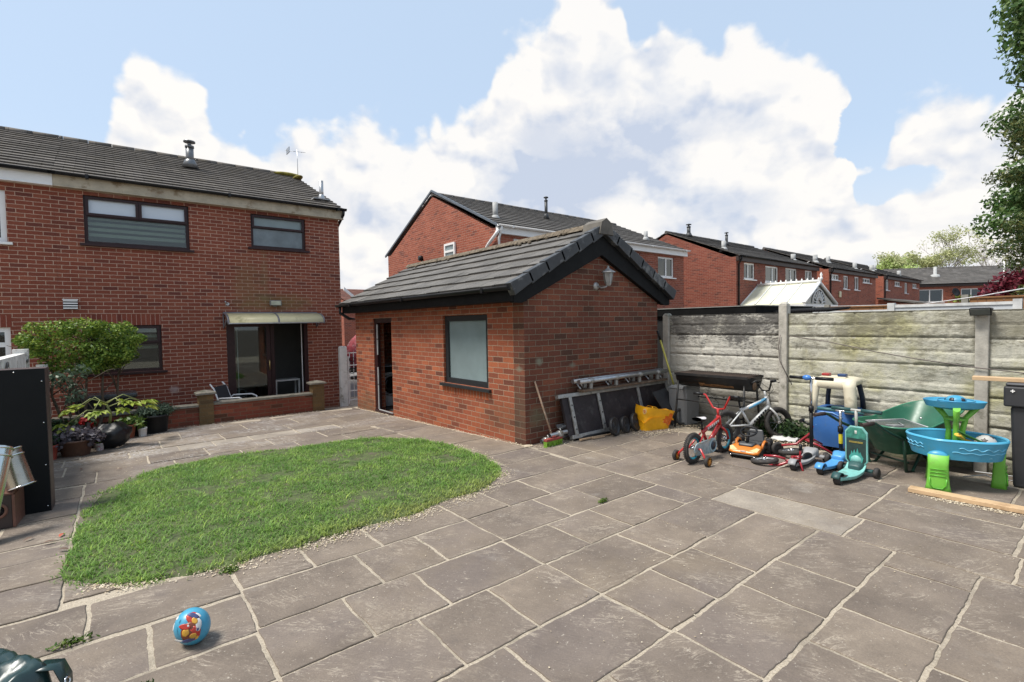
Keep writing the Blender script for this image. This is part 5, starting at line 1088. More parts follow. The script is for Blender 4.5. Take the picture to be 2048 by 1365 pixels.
def bike(name, label, loc, rz, r, wb, fm, fm2, rim, grip, saddle, hb, barh, group, knob=False, lean=0):
    th = thing(name, label, 'bicycle', loc, rz, group)
    LT = Matrix.Rotation(lean, 4, 'X')
    global _LT; _LT = LT
    def M_(): return MB(LT)
    ax = (0, 1, 0); axw = LT.to_3x3() @ Vector(ax); ra, fa = LT @ Vector((0, 0, r)), LT @ Vector((wb, 0, r))
    wheel(th, ra, axw, r, r*.16, rim, knob=knob); wheel(th, fa, axw, r, r*.16, rim, knob=knob)
    bb = (wb*.44, 0, r*.95); st = (wb*.28, 0, r*2.05); ht = (wb*.80, 0, r*2.55); hl = (wb*.84, 0, r*2.1)
    f = M_(); f.tube([bb, st], .017, 10); f.tube([(st[0]+.01, 0, st[2]-.03), ht], .021, 10); f.tube([bb, hl], .024, 10); f.tube([(hl[0]+.004, 0, hl[2]-.03), (ht[0]-.004, 0, ht[2]+.03)], .024, 10)
    for s in (1, -1): f.tube([(st[0], .02*s, st[2]-.04), (0, .05*s, r)], .010, 8); f.tube([(bb[0], .02*s, bb[2]), (0, .05*s, r)], .011, 8)
    fr = f.build('frame', fm, th, local=True)
    f = M_()
    for s in (1, -1): f.tube([(hl[0], .0, hl[2]-.02), (hl[0]+.01, .04*s, hl[2]-.05), (wb*.93, .045*s, r*1.55), (wb, .048*s, r)], .0135, 8)
    f.tube([(ht[0]-.004, 0, ht[2]+.02), (ht[0]-.02, 0, ht[2]+.10)], .014, 8); f.build('fork', fm2, th, local=True)
    hx, hz = ht[0]-.025, ht[2]+.10
    f = M_(); f.tube([(hx-.03, .24, barh), (hx+.0, .15, barh-.01), (hx+.025, .07, hz+.015), (hx+.025, 0, hz), (hx+.025, -.07, hz+.015), (hx, -.15, barh-.01), (hx-.03, -.24, barh)], .0115, 8); hbo = f.build('handlebar', hb, th, local=True)
    for s in (1, -1):
        g = M_(); g.tube([(hx-.018, .17*s, barh-.005), (hx-.045, .275*s, barh+.002)], .0175, 8); g.tube([(hx+.02, .16*s, barh-.005), (hx+.045, .20*s, barh-.015), (hx+.03, .255*s, barh-.02)], .006, 5); g.build('grip', grip, hbo, local=True)
    sz = st[2]+.10
    s_ = M_(); s_.tube([st, (st[0]-.015, 0, sz)], .012, 8); s_.build('seat_post', BLACKP, th, local=True)
    s_ = M_()
    def sad(u, v):
        a = 2*math.pi*u; x = -.10+.21*v; w = (.068*(1-v)**.8+.020) * (math.sin(math.pi*min(1, .12+v*.95)))**.4
        return (st[0]-.02+x, math.cos(a)*w, sz+.012+math.sin(a)*.022+.02*(1-v)*(1-v)+.004*v)
    s_.grid(lambda u, v: sad(u, v), 14, 9, closeu=True); so2 = s_.build('saddle', BLACKP, th, local=True)
    s_ = M_(); s_.grid(lambda u, v: tuple(Vector(sad(.06+u*.38, .03+v*.75))+Vector((0, 0, .003))), 8, 7); s_.build('saddle_top', saddle, so2, local=True, recalc=False)
    c = M_(); c.torus((bb[0], 0, bb[2]), (0, 1, 0), .05, .005, 20, 6); c.tube([(bb[0], -.03, bb[2]), (bb[0]+.06, -.06, bb[2]-.07)], .008, 6); c.tube([(bb[0], .03, bb[2]), (bb[0]-.06, .06, bb[2]+.07)], .008, 6)
    cr_ = c.build('crank', BLACKP, th, local=True)
    for s in (1, -1):
        p = M_(); x, z = bb[0]-s*(-.06)*-1 if False else bb[0]+(.06 if s < 0 else -.06), bb[2]+(-.07 if s < 0 else .07); p.box(x-.035, x+.035, s*.065, s*.12, z-.01, z+.01) if s > 0 else p.box(x-.035, x+.035, -.12, -.065, z-.01, z+.01); p.build('pedal', BLACKP, cr_, local=True)
    c = M_(); c.tube([(hx+.03, .1, barh-.02), (hx+.11, .05, barh-.1), (wb*.93, .04, hl[2])], .003, 4); c.tube([(hx+.03, -.1, barh-.02), (hx+.12, -.03, barh-.12), (wb*.7, -.02, ht[2]-.05)], .003, 4); c.build('brake_cable', BLACKP, th, local=True)
    return th, fr, bb, st, ht, M_
DECAL = pm('white_decal', (.62, .60, .60), .4, var=.1)
rb, fr, bb, st, ht, M_ = bike('child_bike', 'red child bike with training wheels, blue rims and a black and white saddle', (4.93, 3.0, 0), R(1), .168, .70, REDP, REDP, pm('teal_rim', (.03, .26, .36), .35), BLACKP, DECAL, REDP, .70, "children's bikes", knob=True)
g = M_(); pts = [];
for i in range(9): t = math.pi*.5+math.pi*i/8; pts.append((.0+.075*math.cos(t)+.0, .165+.07*math.sin(t)))
for i in range(9): t = -math.pi*.5+math.pi*i/8; pts.append((bb[0]+.085*math.cos(t), bb[2]+.085*math.sin(t)))
g.prism(pts, 'y', -.052, -.066); cg = g.build('chain_guard', pm('pale_blue_guard', (.26, .34, .37), .35, var=.4, vscale=26, dirt=(.34, .26, .10), dscale=14), rb, local=True, bevel=.006)
g = M_(); g.lathe([(.0, 0), (.045, 0), (.045, .006)], (bb[0], -.067, bb[2]), (0, -1, 0), 18); g.build('crank_cover', pm('navy_disc', (.02, .03, .05), .3), cg, local=True)
g = M_(); g.torus((bb[0], -.068, bb[2]), (0, 1, 0), .068, .008, 20, 5); g.build('guard_trim', pm('guard_trim', (.34, .46, .50), .4), cg, local=True)
g = M_(); v0 = Vector((st[0]+.05, -.0235, st[2]-.005)); dv = Vector((ht[0]-st[0], 0, ht[2]-st[2])).normalized(); up = Vector((-dv.z, 0, dv.x))
for i in range(6):
    a = v0+dv*(.045*i+.03); g.add([a-up*.012, a+dv*.026-up*.012, a+dv*.026+up*.012, a+up*.012], [(0, 1, 2, 3)])
    
g.build('white_lettering', DECAL, fr, local=True, solid=.003)
for s in (1, -1):
    g = M_(); y = .19*s; g.tube([(0, .055*s, .168), (-.0, .09*s, .17), (-.03, .15*s, .10), (-.03, y-.02*s, .062)], .0115, 8); ar = g.build('stabiliser_arm', REDP, rb, local=True)
    g = M_(); g.lathe([(.02, -.02), (.05, -.02), (.06, -.012), (.06, .012), (.05, .02), (.02, .02)], (-.03, y, .062), (0, 1, 0), 22); wl = g.build('stabiliser_wheel', RUB, ar, local=True)
    g = M_(); g.lathe([(0, .024), (.02, .024), (.025, .021), (.046, .021)], (-.03, y, .062), (0, -1 if s < 0 else -1, 0), 20); g.build('stabiliser_hub', pm('orange_hub', (.55, .22, .03), .4), rb if False else ar, local=True)
WHT = pm('white_gloss', (.55, .56, .56), .3, var=.08, coat=.3)
wbk, fr, bb, st, ht, M_ = bike('child_bike', 'white and blue child bike with black handlebars leaning by the fence behind the red one', (6.14, 3.24, 0), R(-27), .205, .76, WHT, WHT, pm('black_rim', (.02, .02, .02), .4), BLACKP, BLACKP, BLACKP, .76, "children's bikes", knob=False, lean=R(-6))
dv = Vector((ht[0]-st[0], 0, ht[2]-st[2])).normalized(); up = Vector((-dv.z, 0, dv.x))
g = M_(); g.tube([Vector((st[0], 0, st[2]-.03))+dv*.12, Vector(ht)+dv*.0], .0225, 10); g.build('blue_sleeve', pm('light_blue_gloss', (.12, .38, .62), .3, coat=.3), fr, local=True)
g = M_(); a0, a1 = Vector(bb), Vector((st[0]+.44*0+wbk.location.x*0+.84*.76-st[0]*1, 0, .205*2.1)); dd = (Vector((.84*.76, 0, .205*2.1))-Vector(bb)).normalized(); uu = Vector((-dd.z, 0, dd.x))
for i in range(6): a = Vector(bb)+dd*(.06+.042*i)+Vector((0, -.026, 0)); g.add([a-uu*.012, a+dd*.028-uu*.012, a+dd*.034+uu*.012, a+dd*.006+uu*.012], [(0, 1, 2, 3)])
g.build('dark_lettering', BLACKP, fr, local=True, solid=.003)
# fallen balance bike, lying on its side
fb = thing('balance_bike', 'dark red balance bike lying on its side on the paving', 'balance bike', (5.46, 2.47, 0), R(-7))
DKR = pm('dark_red_gloss', (.27, .012, .02), .25, var=.15, coat=.4)
LT = Matrix.Translation((0, 0, .045)) @ Matrix.Rotation(R(82), 4, 'X')
axw = LT.to_3x3() @ Vector((0, 1, 0)); r = .14
wheel(fb, LT @ Vector((0, .0, .0)), axw, r, .024, pm('grey_rim', (.35, .36, .37), .35, metal=.5), spokes=12)
wheel(fb, LT @ Vector((.50, .02, .02)), axw, r, .024, pm('grey_rim', (.35, .36, .37), .35, metal=.5), spokes=12)
f = MB(LT); f.tube([(0, -.05, 0), (.02, -.05, .12), (.06, -.02, .20), (.12, 0, .24), (.30, 0, .13), (.50, -.05, .02)], .014, 8); f.tube([(0, .05, 0), (.02, .05, .12), (.06, .02, .2)], .013, 8); f.tube([(.30, 0, .13), (.34, 0, .24)], .014, 8); f.tube([(.06, 0, .2), (.16, 0, .25), (.34, 0, .24)], .012, 8); f.build('frame', DKR, fb, local=True)
f = MB(LT); f.tube([(.10, 0, .24), (.075, 0, .34), (.07, -.16, .37)], .011, 8); f.tube([(.075, 0, .34), (.07, .16, .37)], .011, 8); hb2 = f.build('handlebar', DKR, fb, local=True)
for s in (1, -1): f = MB(LT); f.tube([(.07, .12*s, .365), (.07, .18*s, .375)], .016, 8); f.build('grip', BLACKP, hb2, local=True)
f = MB(LT); f.ellipsoid((.35, 0, .27), (.10, .05, .022)); f.build('saddle', BLACKP, fb, local=True)
d = MB(); d.tube([(5.40, 2.30, .012), (5.62, 2.24, .014)], .007, 5); tag(d.build('stick', pm('pale_stick', (.5, .45, .38), .7)), 'thin pale stick on the paving beside the fallen balance bike', 'stick')
# ------------------------------------------------------------------ ride-on kart
kt = thing('ride_on_kart', 'small orange and black ride-on kart with big rear tyres', 'ride-on toy', (5.53, 2.72, 0), R(9))
kt.scale = (.76, .74, .80)
OR = pm('orange_plastic', (.58, .170, .014), .36, var=.12, vscale=9, coat=.15, dirt=(.40, .16, .05), dscale=9)
def loft(mb, secs, close=True):
    """secs: list of (x, halfwidth, zlow, zhigh, round) cross sections along x"""
    n = 16; vs = []
    for x, w, z0, z1, k in secs:
        for i in range(n):
            a = 2*math.pi*i/n; c, s = math.cos(a), math.sin(a)
            vs.append((x, math.copysign(abs(c)**k, c)*w, (z0+z1)/2+math.copysign(abs(s)**k, s)*(z1-z0)/2))
    m = len(secs); fs = [(i*n+j, i*n+(j+1) % n, (i+1)*n+(j+1) % n, (i+1)*n+j) for i in range(m-1) for j in range(n)]
    fs += [tuple(range(n)), tuple(range((m-1)*n, m*n))[::-1]]
    mb.add(vs, fs, True)
d = MB(); loft(d, [(-.10, .15, .085, .105, .6), (-.07, .215, .075, .13, .5), (.0, .225, .08, .165, .5), (.10, .215, .09, .185, .55), (.2, .17, .10, .185, .6), (.30, .13, .10, .15, .6)]); ko = d.build('body', OR, kt, local=True)
d = MB(); loft(d, [(-.11, .17, .045, .075, .5), (-.05, .225, .04, .085, .45), (.35, .20, .05, .10, .5), (.58, .16, .05, .12, .5)]); d.build('chassis', BLACKP, kt, local=True)
KD = pm('dark_grey_plastic', (.045, .048, .052), .45, var=.15)
d = MB(); loft(d, [(.02, .10, .165, .195, .6), (.12, .12, .175, .215, .6), (.20, .11, .16, .21, .6)]); d.build('dash', KD, kt, local=True)
d = MB(); d.box(.24, .52, -.13, .13, .13, .165); d.add([(.47, -.14, .16), (.53, -.14, .16), (.53, .14, .16), (.47, .14, .16), (.53, -.10, .33), (.56, -.10, .33), (.56, .10, .33), (.53, .10, .33)], [(0, 1, 2, 3), (7, 6, 5, 4), (0, 4, 5, 1), (1, 5, 6, 2), (2, 6, 7, 3), (3, 7, 4, 0)]); d.build('seat', KD, kt, local=True, bevel=.02)
d = MB(); d.tube([(.10, 0, .2), (.17, 0, .34)], .025, 8); stc = d.build('steering_column', BLACKP, kt, local=True)
d = MB(); d.torus((.18, 0, .355), (-.45, 0, 1), .115, .014, 26, 8, .9); d.tube([(.18, -.11, .355), (.18, .11, .355)], .016, 6, flat=.5); d.build('steering_wheel', BLACKP, stc, local=True)
for s in (1, -1):
    d = MB(); d.tube([(.18, .185*s, .12), (.22, .195*s, .19), (.30, .195*s, .215), (.38, .195*s, .19), (.42, .185*s, .12)], .022, 8, flat=.7); d.build('side_fender', OR, kt, local=True)
    d = MB(); d.torus((.03, .20*s, .07), (0, 1, 0), .045, .025, 20, 8); d.build('wheel', RUB, kt, local=True)
    d = MB(); d.torus((.47, .21*s, .115), (0, 1, 0), .072, .043, 24, 8); d.lathe([(0, -.02), (.07, -.02), (.07, .02), (0, .02)], (.47, .21*s, .115), (0, 1, 0), 14)
    for k in range(12): t = k*math.pi/6; d.box(.47+.115*math.cos(t)-.012, .47+.115*math.cos(t)+.012, .21*s-.035, .21*s+.035, .115+.108*math.sin(t)-.012, .115+.108*math.sin(t)+.012)
    d.build('wheel', RUB, kt, local=True)
    d = MB(); d.add([(-.075, .08*s, .128), (-.072, .19*s, .120), (-.01, .215*s, .158), (-.005, .17*s, .170)], [(0, 1, 2, 3)]); d.build('headlight', pm('pale_lens', (.62, .46, .22), .3), ko, local=True, solid=.006)
d = MB(); d.ellipsoid((-.085, 0, .118), (.015, .045, .012)); d.build('front_badge', pm('grey_badge', (.4, .36, .32), .4), ko, local=True)
for y in (-.17, .17): d = MB(); d.lathe([(.013, 0), (.013, .012), (0, .015)], (-.118, y, .06), (-1, 0, 0), 10); d.build('bolt', CHROME, kt, local=True)
# ------------------------------------------------------------------ scooters
def scooter(name, label, loc, rz, L_, W_, deck, wheelc, stem, barm, gripm, h, fork, group, upright=False, lean=.06):
    t = thing(name, label, 'scooter', loc, rz, group)
    d = MB()
    def dk(u, v):
        x = -.02+L_*u; w = W_*(.42+.58*math.sin(min(1, u*1.6)*math.pi/2)); z = .075+.012*math.cos(u*math.pi*2)*.5+(.05*max(0, (u-.82)/.18)**2)
        return x, (v-.5)*2*w*.5, z
    vs = [dk(i/12, j/4) for i in range(13) for j in range(5)]; vs2 = [(x, y*.92, z-.035) for x, y, z in vs]; n = len(vs)
    fs = [(i*5+j, (i+1)*5+j, (i+1)*5+j+1, i*5+j+1) for i in range(12) for j in range(4)]
    fb_ = [tuple(n+k for k in f[::-1]) for f in fs]
    rim = [(i*5, n+i*5, n+(i+1)*5, (i+1)*5) for i in range(12)]+[(i*5+4, (i+1)*5+4, n+(i+1)*5+4, n+i*5+4) for i in range(12)]+[(j, j+1, n+j+1, n+j) for j in range(4)]+[(60+j, n+60+j, n+60+j+1, 60+j+1) for j in range(4)]
    d.add(vs+vs2, fs+fb_+rim, True); dko = d.build('deck', deck, t, local=True, bevel=.006)
    d = MB(); loft(d, [(L_-.10, .05, .06, .12, .6), (L_-.02, .075, .05, .16, .6), (L_+.05, .06, .05, .15, .6)]); d.box(L_-.01, L_+.04, -.13, .13, .05, .08); d.build('front_housing', fork, t, local=True, bevel=.01)
    for s in (1, -1):
        w = MB(); w.torus((L_+.02, .155*s, .055), (0, 1, 0), .036, .019, 20, 8, 1.2); w.lathe([(.0, -.018), (.03, -.02), (.03, .02), (0, .018)], (L_+.02, .155*s, .055), (0, 1, 0), 12); w.build('wheel', wheelc, t, local=True)
    w = MB(); w.torus((0, 0, .05), (0, 1, 0), .03, .02, 20, 8, 1.6); w.lathe([(0, -.02), (.03, -.02), (.03, .02), (0, .02)], (0, 0, .05), (0, 1, 0), 12); w.build('wheel', wheelc, t, local=True)
    d = MB(); d.grid(lambda u, v: (.0+.068*math.cos(math.pi*(.15+.75*u)), (v-.5)*.07, .05+.068*math.sin(math.pi*(.15+.75*u))), 9, 3); d.build('rear_mudguard', fork, t, local=True, solid=.006)
    b0 = Vector((L_+.0, 0, .14)); b1 = Vector((L_-lean, 0, h)); m_ = b0.lerp(b1, .58)
    d = MB(); d.tube([b0, m_], .019, 10); d.tube([m_-(b1-b0).normalized()*.04, m_+(b1-b0).normalized()*.02], .027, 10); st_ = d.build('stem', stem, t, local=True)
    d = MB(); d.tube([m_, b1], .0135, 10); d.build('stem_tube', barm, t, local=True)
    d = MB(); d.tube([(b1.x, -.2, h), (b1.x, .2, h)], .0125, 10); hb_ = d.build('handlebar', barm, t, local=True)
    for s in (1, -1): d = MB(); d.tube([(b1.x, s*.045, h), (b1.x, s*.215, h)], .0185, 10); d.build('grip', gripm, hb_, local=True)
    return t, b0, b1, dko
GR = "children's scooters"
DGREY = pm('grey_deck', (.26, .265, .27), .5, var=.08)
s1, b0, b1, dk1 = scooter('kick_scooter', 'tall scooter with a grey deck, chrome stem and blue bell', (5.45, 2.17, 0), R(2), .50, .13, DGREY, RUB, BLACKP, CHROME, BLACKP, .92, DGREY, GR, lean=.02)
d = MB(); d.ellipsoid((b1.x-.03, .03, .925), (.03, .045, .03)); d.build('bell', pm('blue_bell', (.05, .18, .5), .2), s1, local=True)
blk, b0, b1, dk2 = scooter('kick_scooter', 'bright blue three wheeled scooter with teal handlebar and a yellow stem label', (5.50, 1.935, 0), R(-2), .50, .115, pm('sky_blue_plastic', (.075, .28, .58), .35, var=.05), RUB, BLACKP, CHROME, pm('teal_grip', (.035, .115, .13), .5), .59, pm('sky_blue_plastic', (.075, .28, .58), .35), GR, lean=.03)
d = MB(); a, b = Vector((.5, 0, .14)), Vector((.47, 0, .59)); d.tube([a.lerp(b, .22), a.lerp(b, .45)], .0205, 10, cap=False); d.build('stem_label', pm('yellow_label', (.6, .5, .02), .4), blk, local=True)
TEALP = pm('mint_plastic', (.18, .44, .41), .45, var=.12, vscale=8, dirt=(.16, .30, .27), dscale=10)
s3, b0, b1, dk3 = scooter('kick_scooter', 'mint green scooter nearest the viewer with a wide decorated front plate', (5.27, 1.71, 0), R(-3), .46, .17, TEALP, RUB, pm('pale_grey_stem', (.34, .34, .32), .5), pm('pale_grey_stem', (.34, .34, .32), .5), pm('dark_teal', (.02, .065, .065), .5), .66, pm('dark_teal', (.02, .075, .075), .5), GR, lean=.05)
def oct_(w, z0, z1, c): return [(-w*.55, z0), (w*.55, z0), (w, z0+c), (w, z1-c), (w*.55, z1), (-w*.55, z1), (-w, z1-c), (-w, z0+c)]
TP = Matrix.Translation((.435, 0, 0)) @ Matrix.Rotation(R(-3), 4, 'Y')
d = MB(TP); d.prism(oct_(.098, .10, .50, .055), 'x', 0, .02); fp = d.build('front_plate', TEALP, s3, local=True, bevel=.006)
d = MB(TP); d.prism(oct_(.084, .115, .485, .048), 'x', -.003, 0); d.build('plate_print', pm('plate_dark', (.022, .045, .042), .45, var=.3, vscale=18), fp, local=True)
d = MB(TP); d.prism([(-.084, .38), (.084, .38), (.084, .44), (.046, .484), (-.046, .484), (-.084, .44)], 'x', -.006, -.0032); d.build('plate_panel', pm('plate_green', (.045, .22, .17), .45, var=.5, vscale=20), fp, local=True)
d = MB(TP)
fl_ = [(-.05, .14), (.05, .14), (.062, .19), (.045, .22), (.04, .255), (.028, .225), (.015, .27), (.002, .23), (-.012, .285), (-.025, .23), (-.036, .25), (-.048, .215), (-.062, .19)]
d.prism(fl_, 'x', -.006, -.0032); d.build('flame_print', pm('flame_teal', (.06, .33, .29), .45), fp, local=True)
d = MB(TP); d.lathe([(.0, .0068), (.046, .0068), (.046, .0032)], (0, 0, .165), (-1, 0, 0), 24, sy=1); d.build('disc_print', pm('disc_mint', (.22, .5, .46), .45), fp, local=True)
d = MB(TP); d.prism([(-.06, .335), (.06, .335), (.06, .352), (-.06, .352)], 'x', -.006, -.0032); d.build('gold_print', pm('gold_print', (.25, .2, .05), .4, var=.5, vscale=50), fp, local=True)
d = MB(); d.box(.0, .10, -.05, .05, .083, .086); d.build('deck_print', pm('deck_dark', (.03, .03, .03), .6, var=.5, vscale=20, dirt=(.2, .08, .05), dscale=14), dk3, local=True)
# dark red scooter frame jumbled between the grey scooter and the toy car
rs = thing('tricycle', 'dark red tube framed trike lying tangled behind the grey scooter', 'tricycle', (6.2, 2.2, 0))
d = MB(); d.tube([(5.95, 2.50, .12), (6.05, 2.38, .14), (6.10, 2.25, .28), (6.12, 2.24, .36)], .014, 8); d.tube([(6.08, 2.30, .2), (6.12, 2.16, .14), (6.15, 2.02, .06)], .014, 8); d.tube([(6.08, 2.30, .2), (6.3, 2.28, .16), (6.42, 2.25, .1)], .014, 8); d.build('frame', DKR, rs)
d = MB(); d.torus((6.18, 1.98, .065), (.3, 1, 0), .045, .02, 20, 8); d.lathe([(0, -.012), (.04, -.014), (.04, .014), (0, .012)], (6.18, 1.98, .065), (.3, 1, 0), 12); d.build('wheel', RUB, rs)
d = MB(); d.torus((5.93, 2.54, .08), (.5, 1, 0), .055, .022, 20, 8); d.lathe([(0, -.012), (.05, -.014), (.05, .014), (0, .012)], (5.93, 2.54, .08), (.5, 1, 0), 12); d.build('wheel', RUB, rs)
d = MB(); d.tube([(6.12, 2.24, .36), (6.12, 2.34, .40)], .012, 6); d.tube([(6.06, 2.34, .41), (6.18, 2.36, .41)], .018, 8); d.build('saddle', BLACKP, rs)
# ------------------------------------------------------------------ toy car
tc_ = thing('toy_car', 'blue and cream ride-in toy car with a red and blue roof light', 'toy car', (6.72, 2.18, 0), 0)
BLU = pm('blue_plastic', (.028, .115, .34), .45, var=.15, vscale=4, dirt=(.055, .12, .25), dscale=6); CRM = pm('cream_plastic', (.62, .57, .44), .5, var=.08, vscale=3, dirt=(.47, .42, .31), dscale=6)
d = MB()
def body(u, v):
    a = 2*math.pi*u; c, s = math.cos(a), math.sin(a); k = .45; bul = 1+.10*math.sin(math.pi*min(1, v*1.05))
    return (6.72+math.copysign(abs(c)**k, c)*.225*bul, 2.18+math.copysign(abs(s)**k, s)*.205*bul, .07+.43*v)
d.grid(body, 40, 12, closeu=True); d.grid(lambda u, v: tuple(Vector(body(u, 0)).lerp(Vector((6.72, 2.18, .07)), v)), 40, 3, closeu=True); d.grid(lambda u, v: tuple(Vector(body(u, 1)).lerp(Vector((6.72, 2.18, .49)), v*.35)), 40, 3, closeu=True)
tb_ = d.build('body', BLU, tc_)
d = MB()
for z, a in ((.30, .0), (.27, .06), (.21, .02)): d.tube([(6.487, 2.34-a*.8, z+.01), (6.484, 2.26-a*.5, z), (6.484, 2.20-a, z+.005)], .004, 5)
d.tube([(6.488, 2.36, .43), (6.484, 2.28, .47), (6.484, 2.16, .47), (6.488, 2.06, .42)], .007, 6)
d.build('body_ridge', pm('pale_blue_edge', (.16, .32, .6), .4), tb_)
d = MB(); zt = .86
c8 = [(6.50, 2.38), (6.50, 1.98), (6.95, 1.98), (6.95, 2.38)]
def post(mb, x, y, x1, y1, w): mb.tube([(x, y, .48), (x+(x1-x)*.15, y+(y1-y)*.15, .62), (x+(x1-x)*.55, y+(y1-y)*.55, .76), (x1, y1, .835)], [w, w*.95, w, w*1.15], 10)
post(d, 6.51, 2.37, 6.545, 2.335, .040); post(d, 6.51, 1.985, 6.545, 2.02, .066)
loft_T = Matrix.Translation((6.72, 2.18, 0)); d.T = loft_T
loft(d, [(-.23, .14, .76, .83, .6), (-.205, .205, .745, .86, .6), (-.1, .222, .765, .878, .6), (.1, .222, .775, .878, .6), (.17, .18, .77, .86, .5), (.20, .12, .78, .84, .6)]); d.T = Matrix.Identity(4)
d.build('roof', CRM, tc_)
d = MB(); post(d, 6.93, 2.365, 6.88, 2.31, .028); post(d, 6.93, 1.985, 6.86, 2.04, .03); d.build('rear_pillar', pm('navy_pillar', (.012, .02, .04), .4), tc_)
d = MB(); d.box(6.58, 6.68, 2.06, 2.32, .868, .885); lbr = d.build('light_bar', CRM, tc_, bevel=.006)
d = MB(); d.box(6.59, 6.67, 2.235, 2.315, .886, .918); d.build('red_light', pm('red_lens', (.30, .03, .03), .3), lbr, bevel=.008)
d = MB(); d.box(6.59, 6.67, 2.065, 2.15, .886, .918); d.build('blue_light', pm('navy_lens', (.02, .05, .14), .3), lbr, bevel=.008)
for x in (6.54, 6.9):
    for y in (2.02, 2.34):
        d = MB(); d.torus((x, y, .065), (0, 1, 0), .045, .022, 18, 8, 1.3); d.lathe([(0, -.02), (.04, -.02), (.04, .02), (0, .02)], (x, y, .065), (0, 1, 0), 12); d.build('wheel', RUB, tc_)
# ------------------------------------------------------------------ wheelbarrow
wbr = thing('wheelbarrow', 'dark green wheelbarrow with a large tub facing the fence', 'wheelbarrow', (6.27, 1.58, 0), R(-26))
GRN = pm('green_tub', (.016, .105, .06), .38, var=.25, vscale=4, dirt=(.09, .14, .10), dscale=4)
def tub(u, v, off=0):
    a = 2*math.pi*u; c, s = math.cos(a), math.sin(a); k = .55
    bx, by = math.copysign(abs(c)**k, c), math.copysign(abs(s)**k, s)
    x = .17+bx*(.20+.20*v)+v*.08*(1 if bx > 0 else .1)*abs(bx)+(.10*v*max(0, bx)); y = by*(.17+.145*v)
    z = .17+v*(.30+.0*bx)+max(0, bx)*v*.17+max(0, x-.1)*.0
    n = 1-off
    return (x*1.0 if not off else .17+(x-.17)*n, y*n, z+off*.06)
d = MB(); d.grid(lambda u, v: tub(u, v), 44, 12, closeu=True); d.grid(lambda u, v: tub(u, v, .03), 44, 12, closeu=True)
d.grid(lambda u, v: tuple(Vector(tub(u, 0, .03)).lerp(Vector((.17, 0, .185)), v)), 44, 4, closeu=True); d.grid(lambda u, v: tuple(Vector(tub(u, 0)).lerp(Vector((.17, 0, .17)), v)), 44, 4, closeu=True)
d.grid(lambda u, v: tuple(Vector(tub(u, 1)).lerp(Vector(tub(u, 1, .03)), v)), 44, 2, closeu=True)
tubo = d.build('tub', GRN, wbr, local=True, recalc=False)
d = MB(); d.tube([tub(i/44, 1.0) for i in range(45)], .011, 6); d.build('rim', pm('green_rim', (.03, .15, .09), .35), tubo, local=True)
for u in (.93, .04): d = MB(); p = Vector(tub(u, .62, .034)); d.lathe([(.014, 0), (.012, .005), (0, .006)], p, (-1, 0, .45), 10); d.build('bolt', GALV, tubo, local=True)
GF = pm('green_frame', (.012, .05, .032), .4, var=.2)
d = MB()
for s in (1, -1): d.tube([(-.62, .28*s, .54), (-.48, .28*s, .545), (-.30, .27*s, .44), (-.05, .24*s, .33), (.25, .16*s, .20), (.66, .05*s, .16)], .015, 8)
for s in (1, -1): d.tube([(-.10, .25*s, .35), (.0, .2*s, .012), (.08, .2*s, .012), (.24, .17*s, .21)], .014, 8)
d.tube([(.03, -.2, .10), (.03, .2, .10)], .01, 6); d.build('frame', GF, wbr, local=True)
for s in (1, -1): d = MB(); d.tube([(-.64, .28*s, .54), (-.50, .28*s, .546)], .02, 8); d.build('grip', pm('dark_grip', (.035, .02, .018), .6), wbr, local=True)
d = MB(); d.torus((.62, 0, .15), (0, 1, 0), .105, .045, 26, 8); d.lathe([(0, -.03), (.09, -.025), (.09, .025), (0, .03)], (.62, 0, .15), (0, 1, 0), 16); d.build('wheel', RUB, wbr, local=True)
ct = thing('clear_tray', 'shallow smoky clear plastic tray lying in the wheelbarrow', 'tray', (6.33, 1.52, .405), R(-50))
CLR = pm('smoky_clear', (.055, .06, .065), .15, var=.5, vscale=9, spec=.8)
d = MB(Matrix.Rotation(R(-4), 4, 'Y')); d.box(-.17, .17, -.22, .22, 0, .05, 1.05); d.build('tray_body', CLR, ct, local=True, bevel=.015)
d = MB(Matrix.Rotation(R(-4), 4, 'Y'))
for q in ((-.18, -.23, .18, -.23), (.18, -.23, .18, .23), (.18, .23, -.18, .23), (-.18, .23, -.18, -.23)): d.tube([(q[0], q[1], .052), (q[2], q[3], .052)], .007, 6)
d.tube([(-.12, -.05, .056), (.02, -.1, .056), (.05, .05, .056)], .006, 4); d.build('tray_rim', pm('clear_rim', (.34, .35, .36), .2), ct, local=True)
# ------------------------------------------------------------------ water table
wt = thing('water_table', 'blue and green toy water table with a raised spinner tray', 'water table', (6.0, 1.0, 0), R(-80))
WBL = pm('water_blue', (.045, .27, .44), .4, var=.12, vscale=5, dirt=(.075, .26, .36), dscale=7); WGR = pm('leaf_green_plastic', (.15, .44, .05), .45, var=.12, vscale=5, dirt=(.16, .32, .06), dscale=8)
WLB = pm('pale_wave', (.16, .47, .66), .4)
def oval(u, bump=1.0):
    a = 2*math.pi*u; k = .93+.10*math.exp(-((a-4.40)/.27)**2)*bump
    return math.cos(a)*.385*k, math.sin(a)*.30*k
def tube_w(u, v):
    x, y = oval(u); s = .88+.12*v; dip = .035*max(0, math.cos(2*math.pi*u))**2*0
    return (x*s, y*s, .30+.165*v)
d = MB(); d.grid(tube_w, 64, 8, closeu=True)
d.grid(lambda u, v: (oval(u)[0]*(.955-.07*v), oval(u)[1]*(.935-.08*v), .464-.135*v), 64, 5, closeu=True)
d.grid(lambda u, v: (oval(u)[0]*.885*(1-v), oval(u)[1]*.855*(1-v), .329-.004*v), 64, 5, closeu=True)
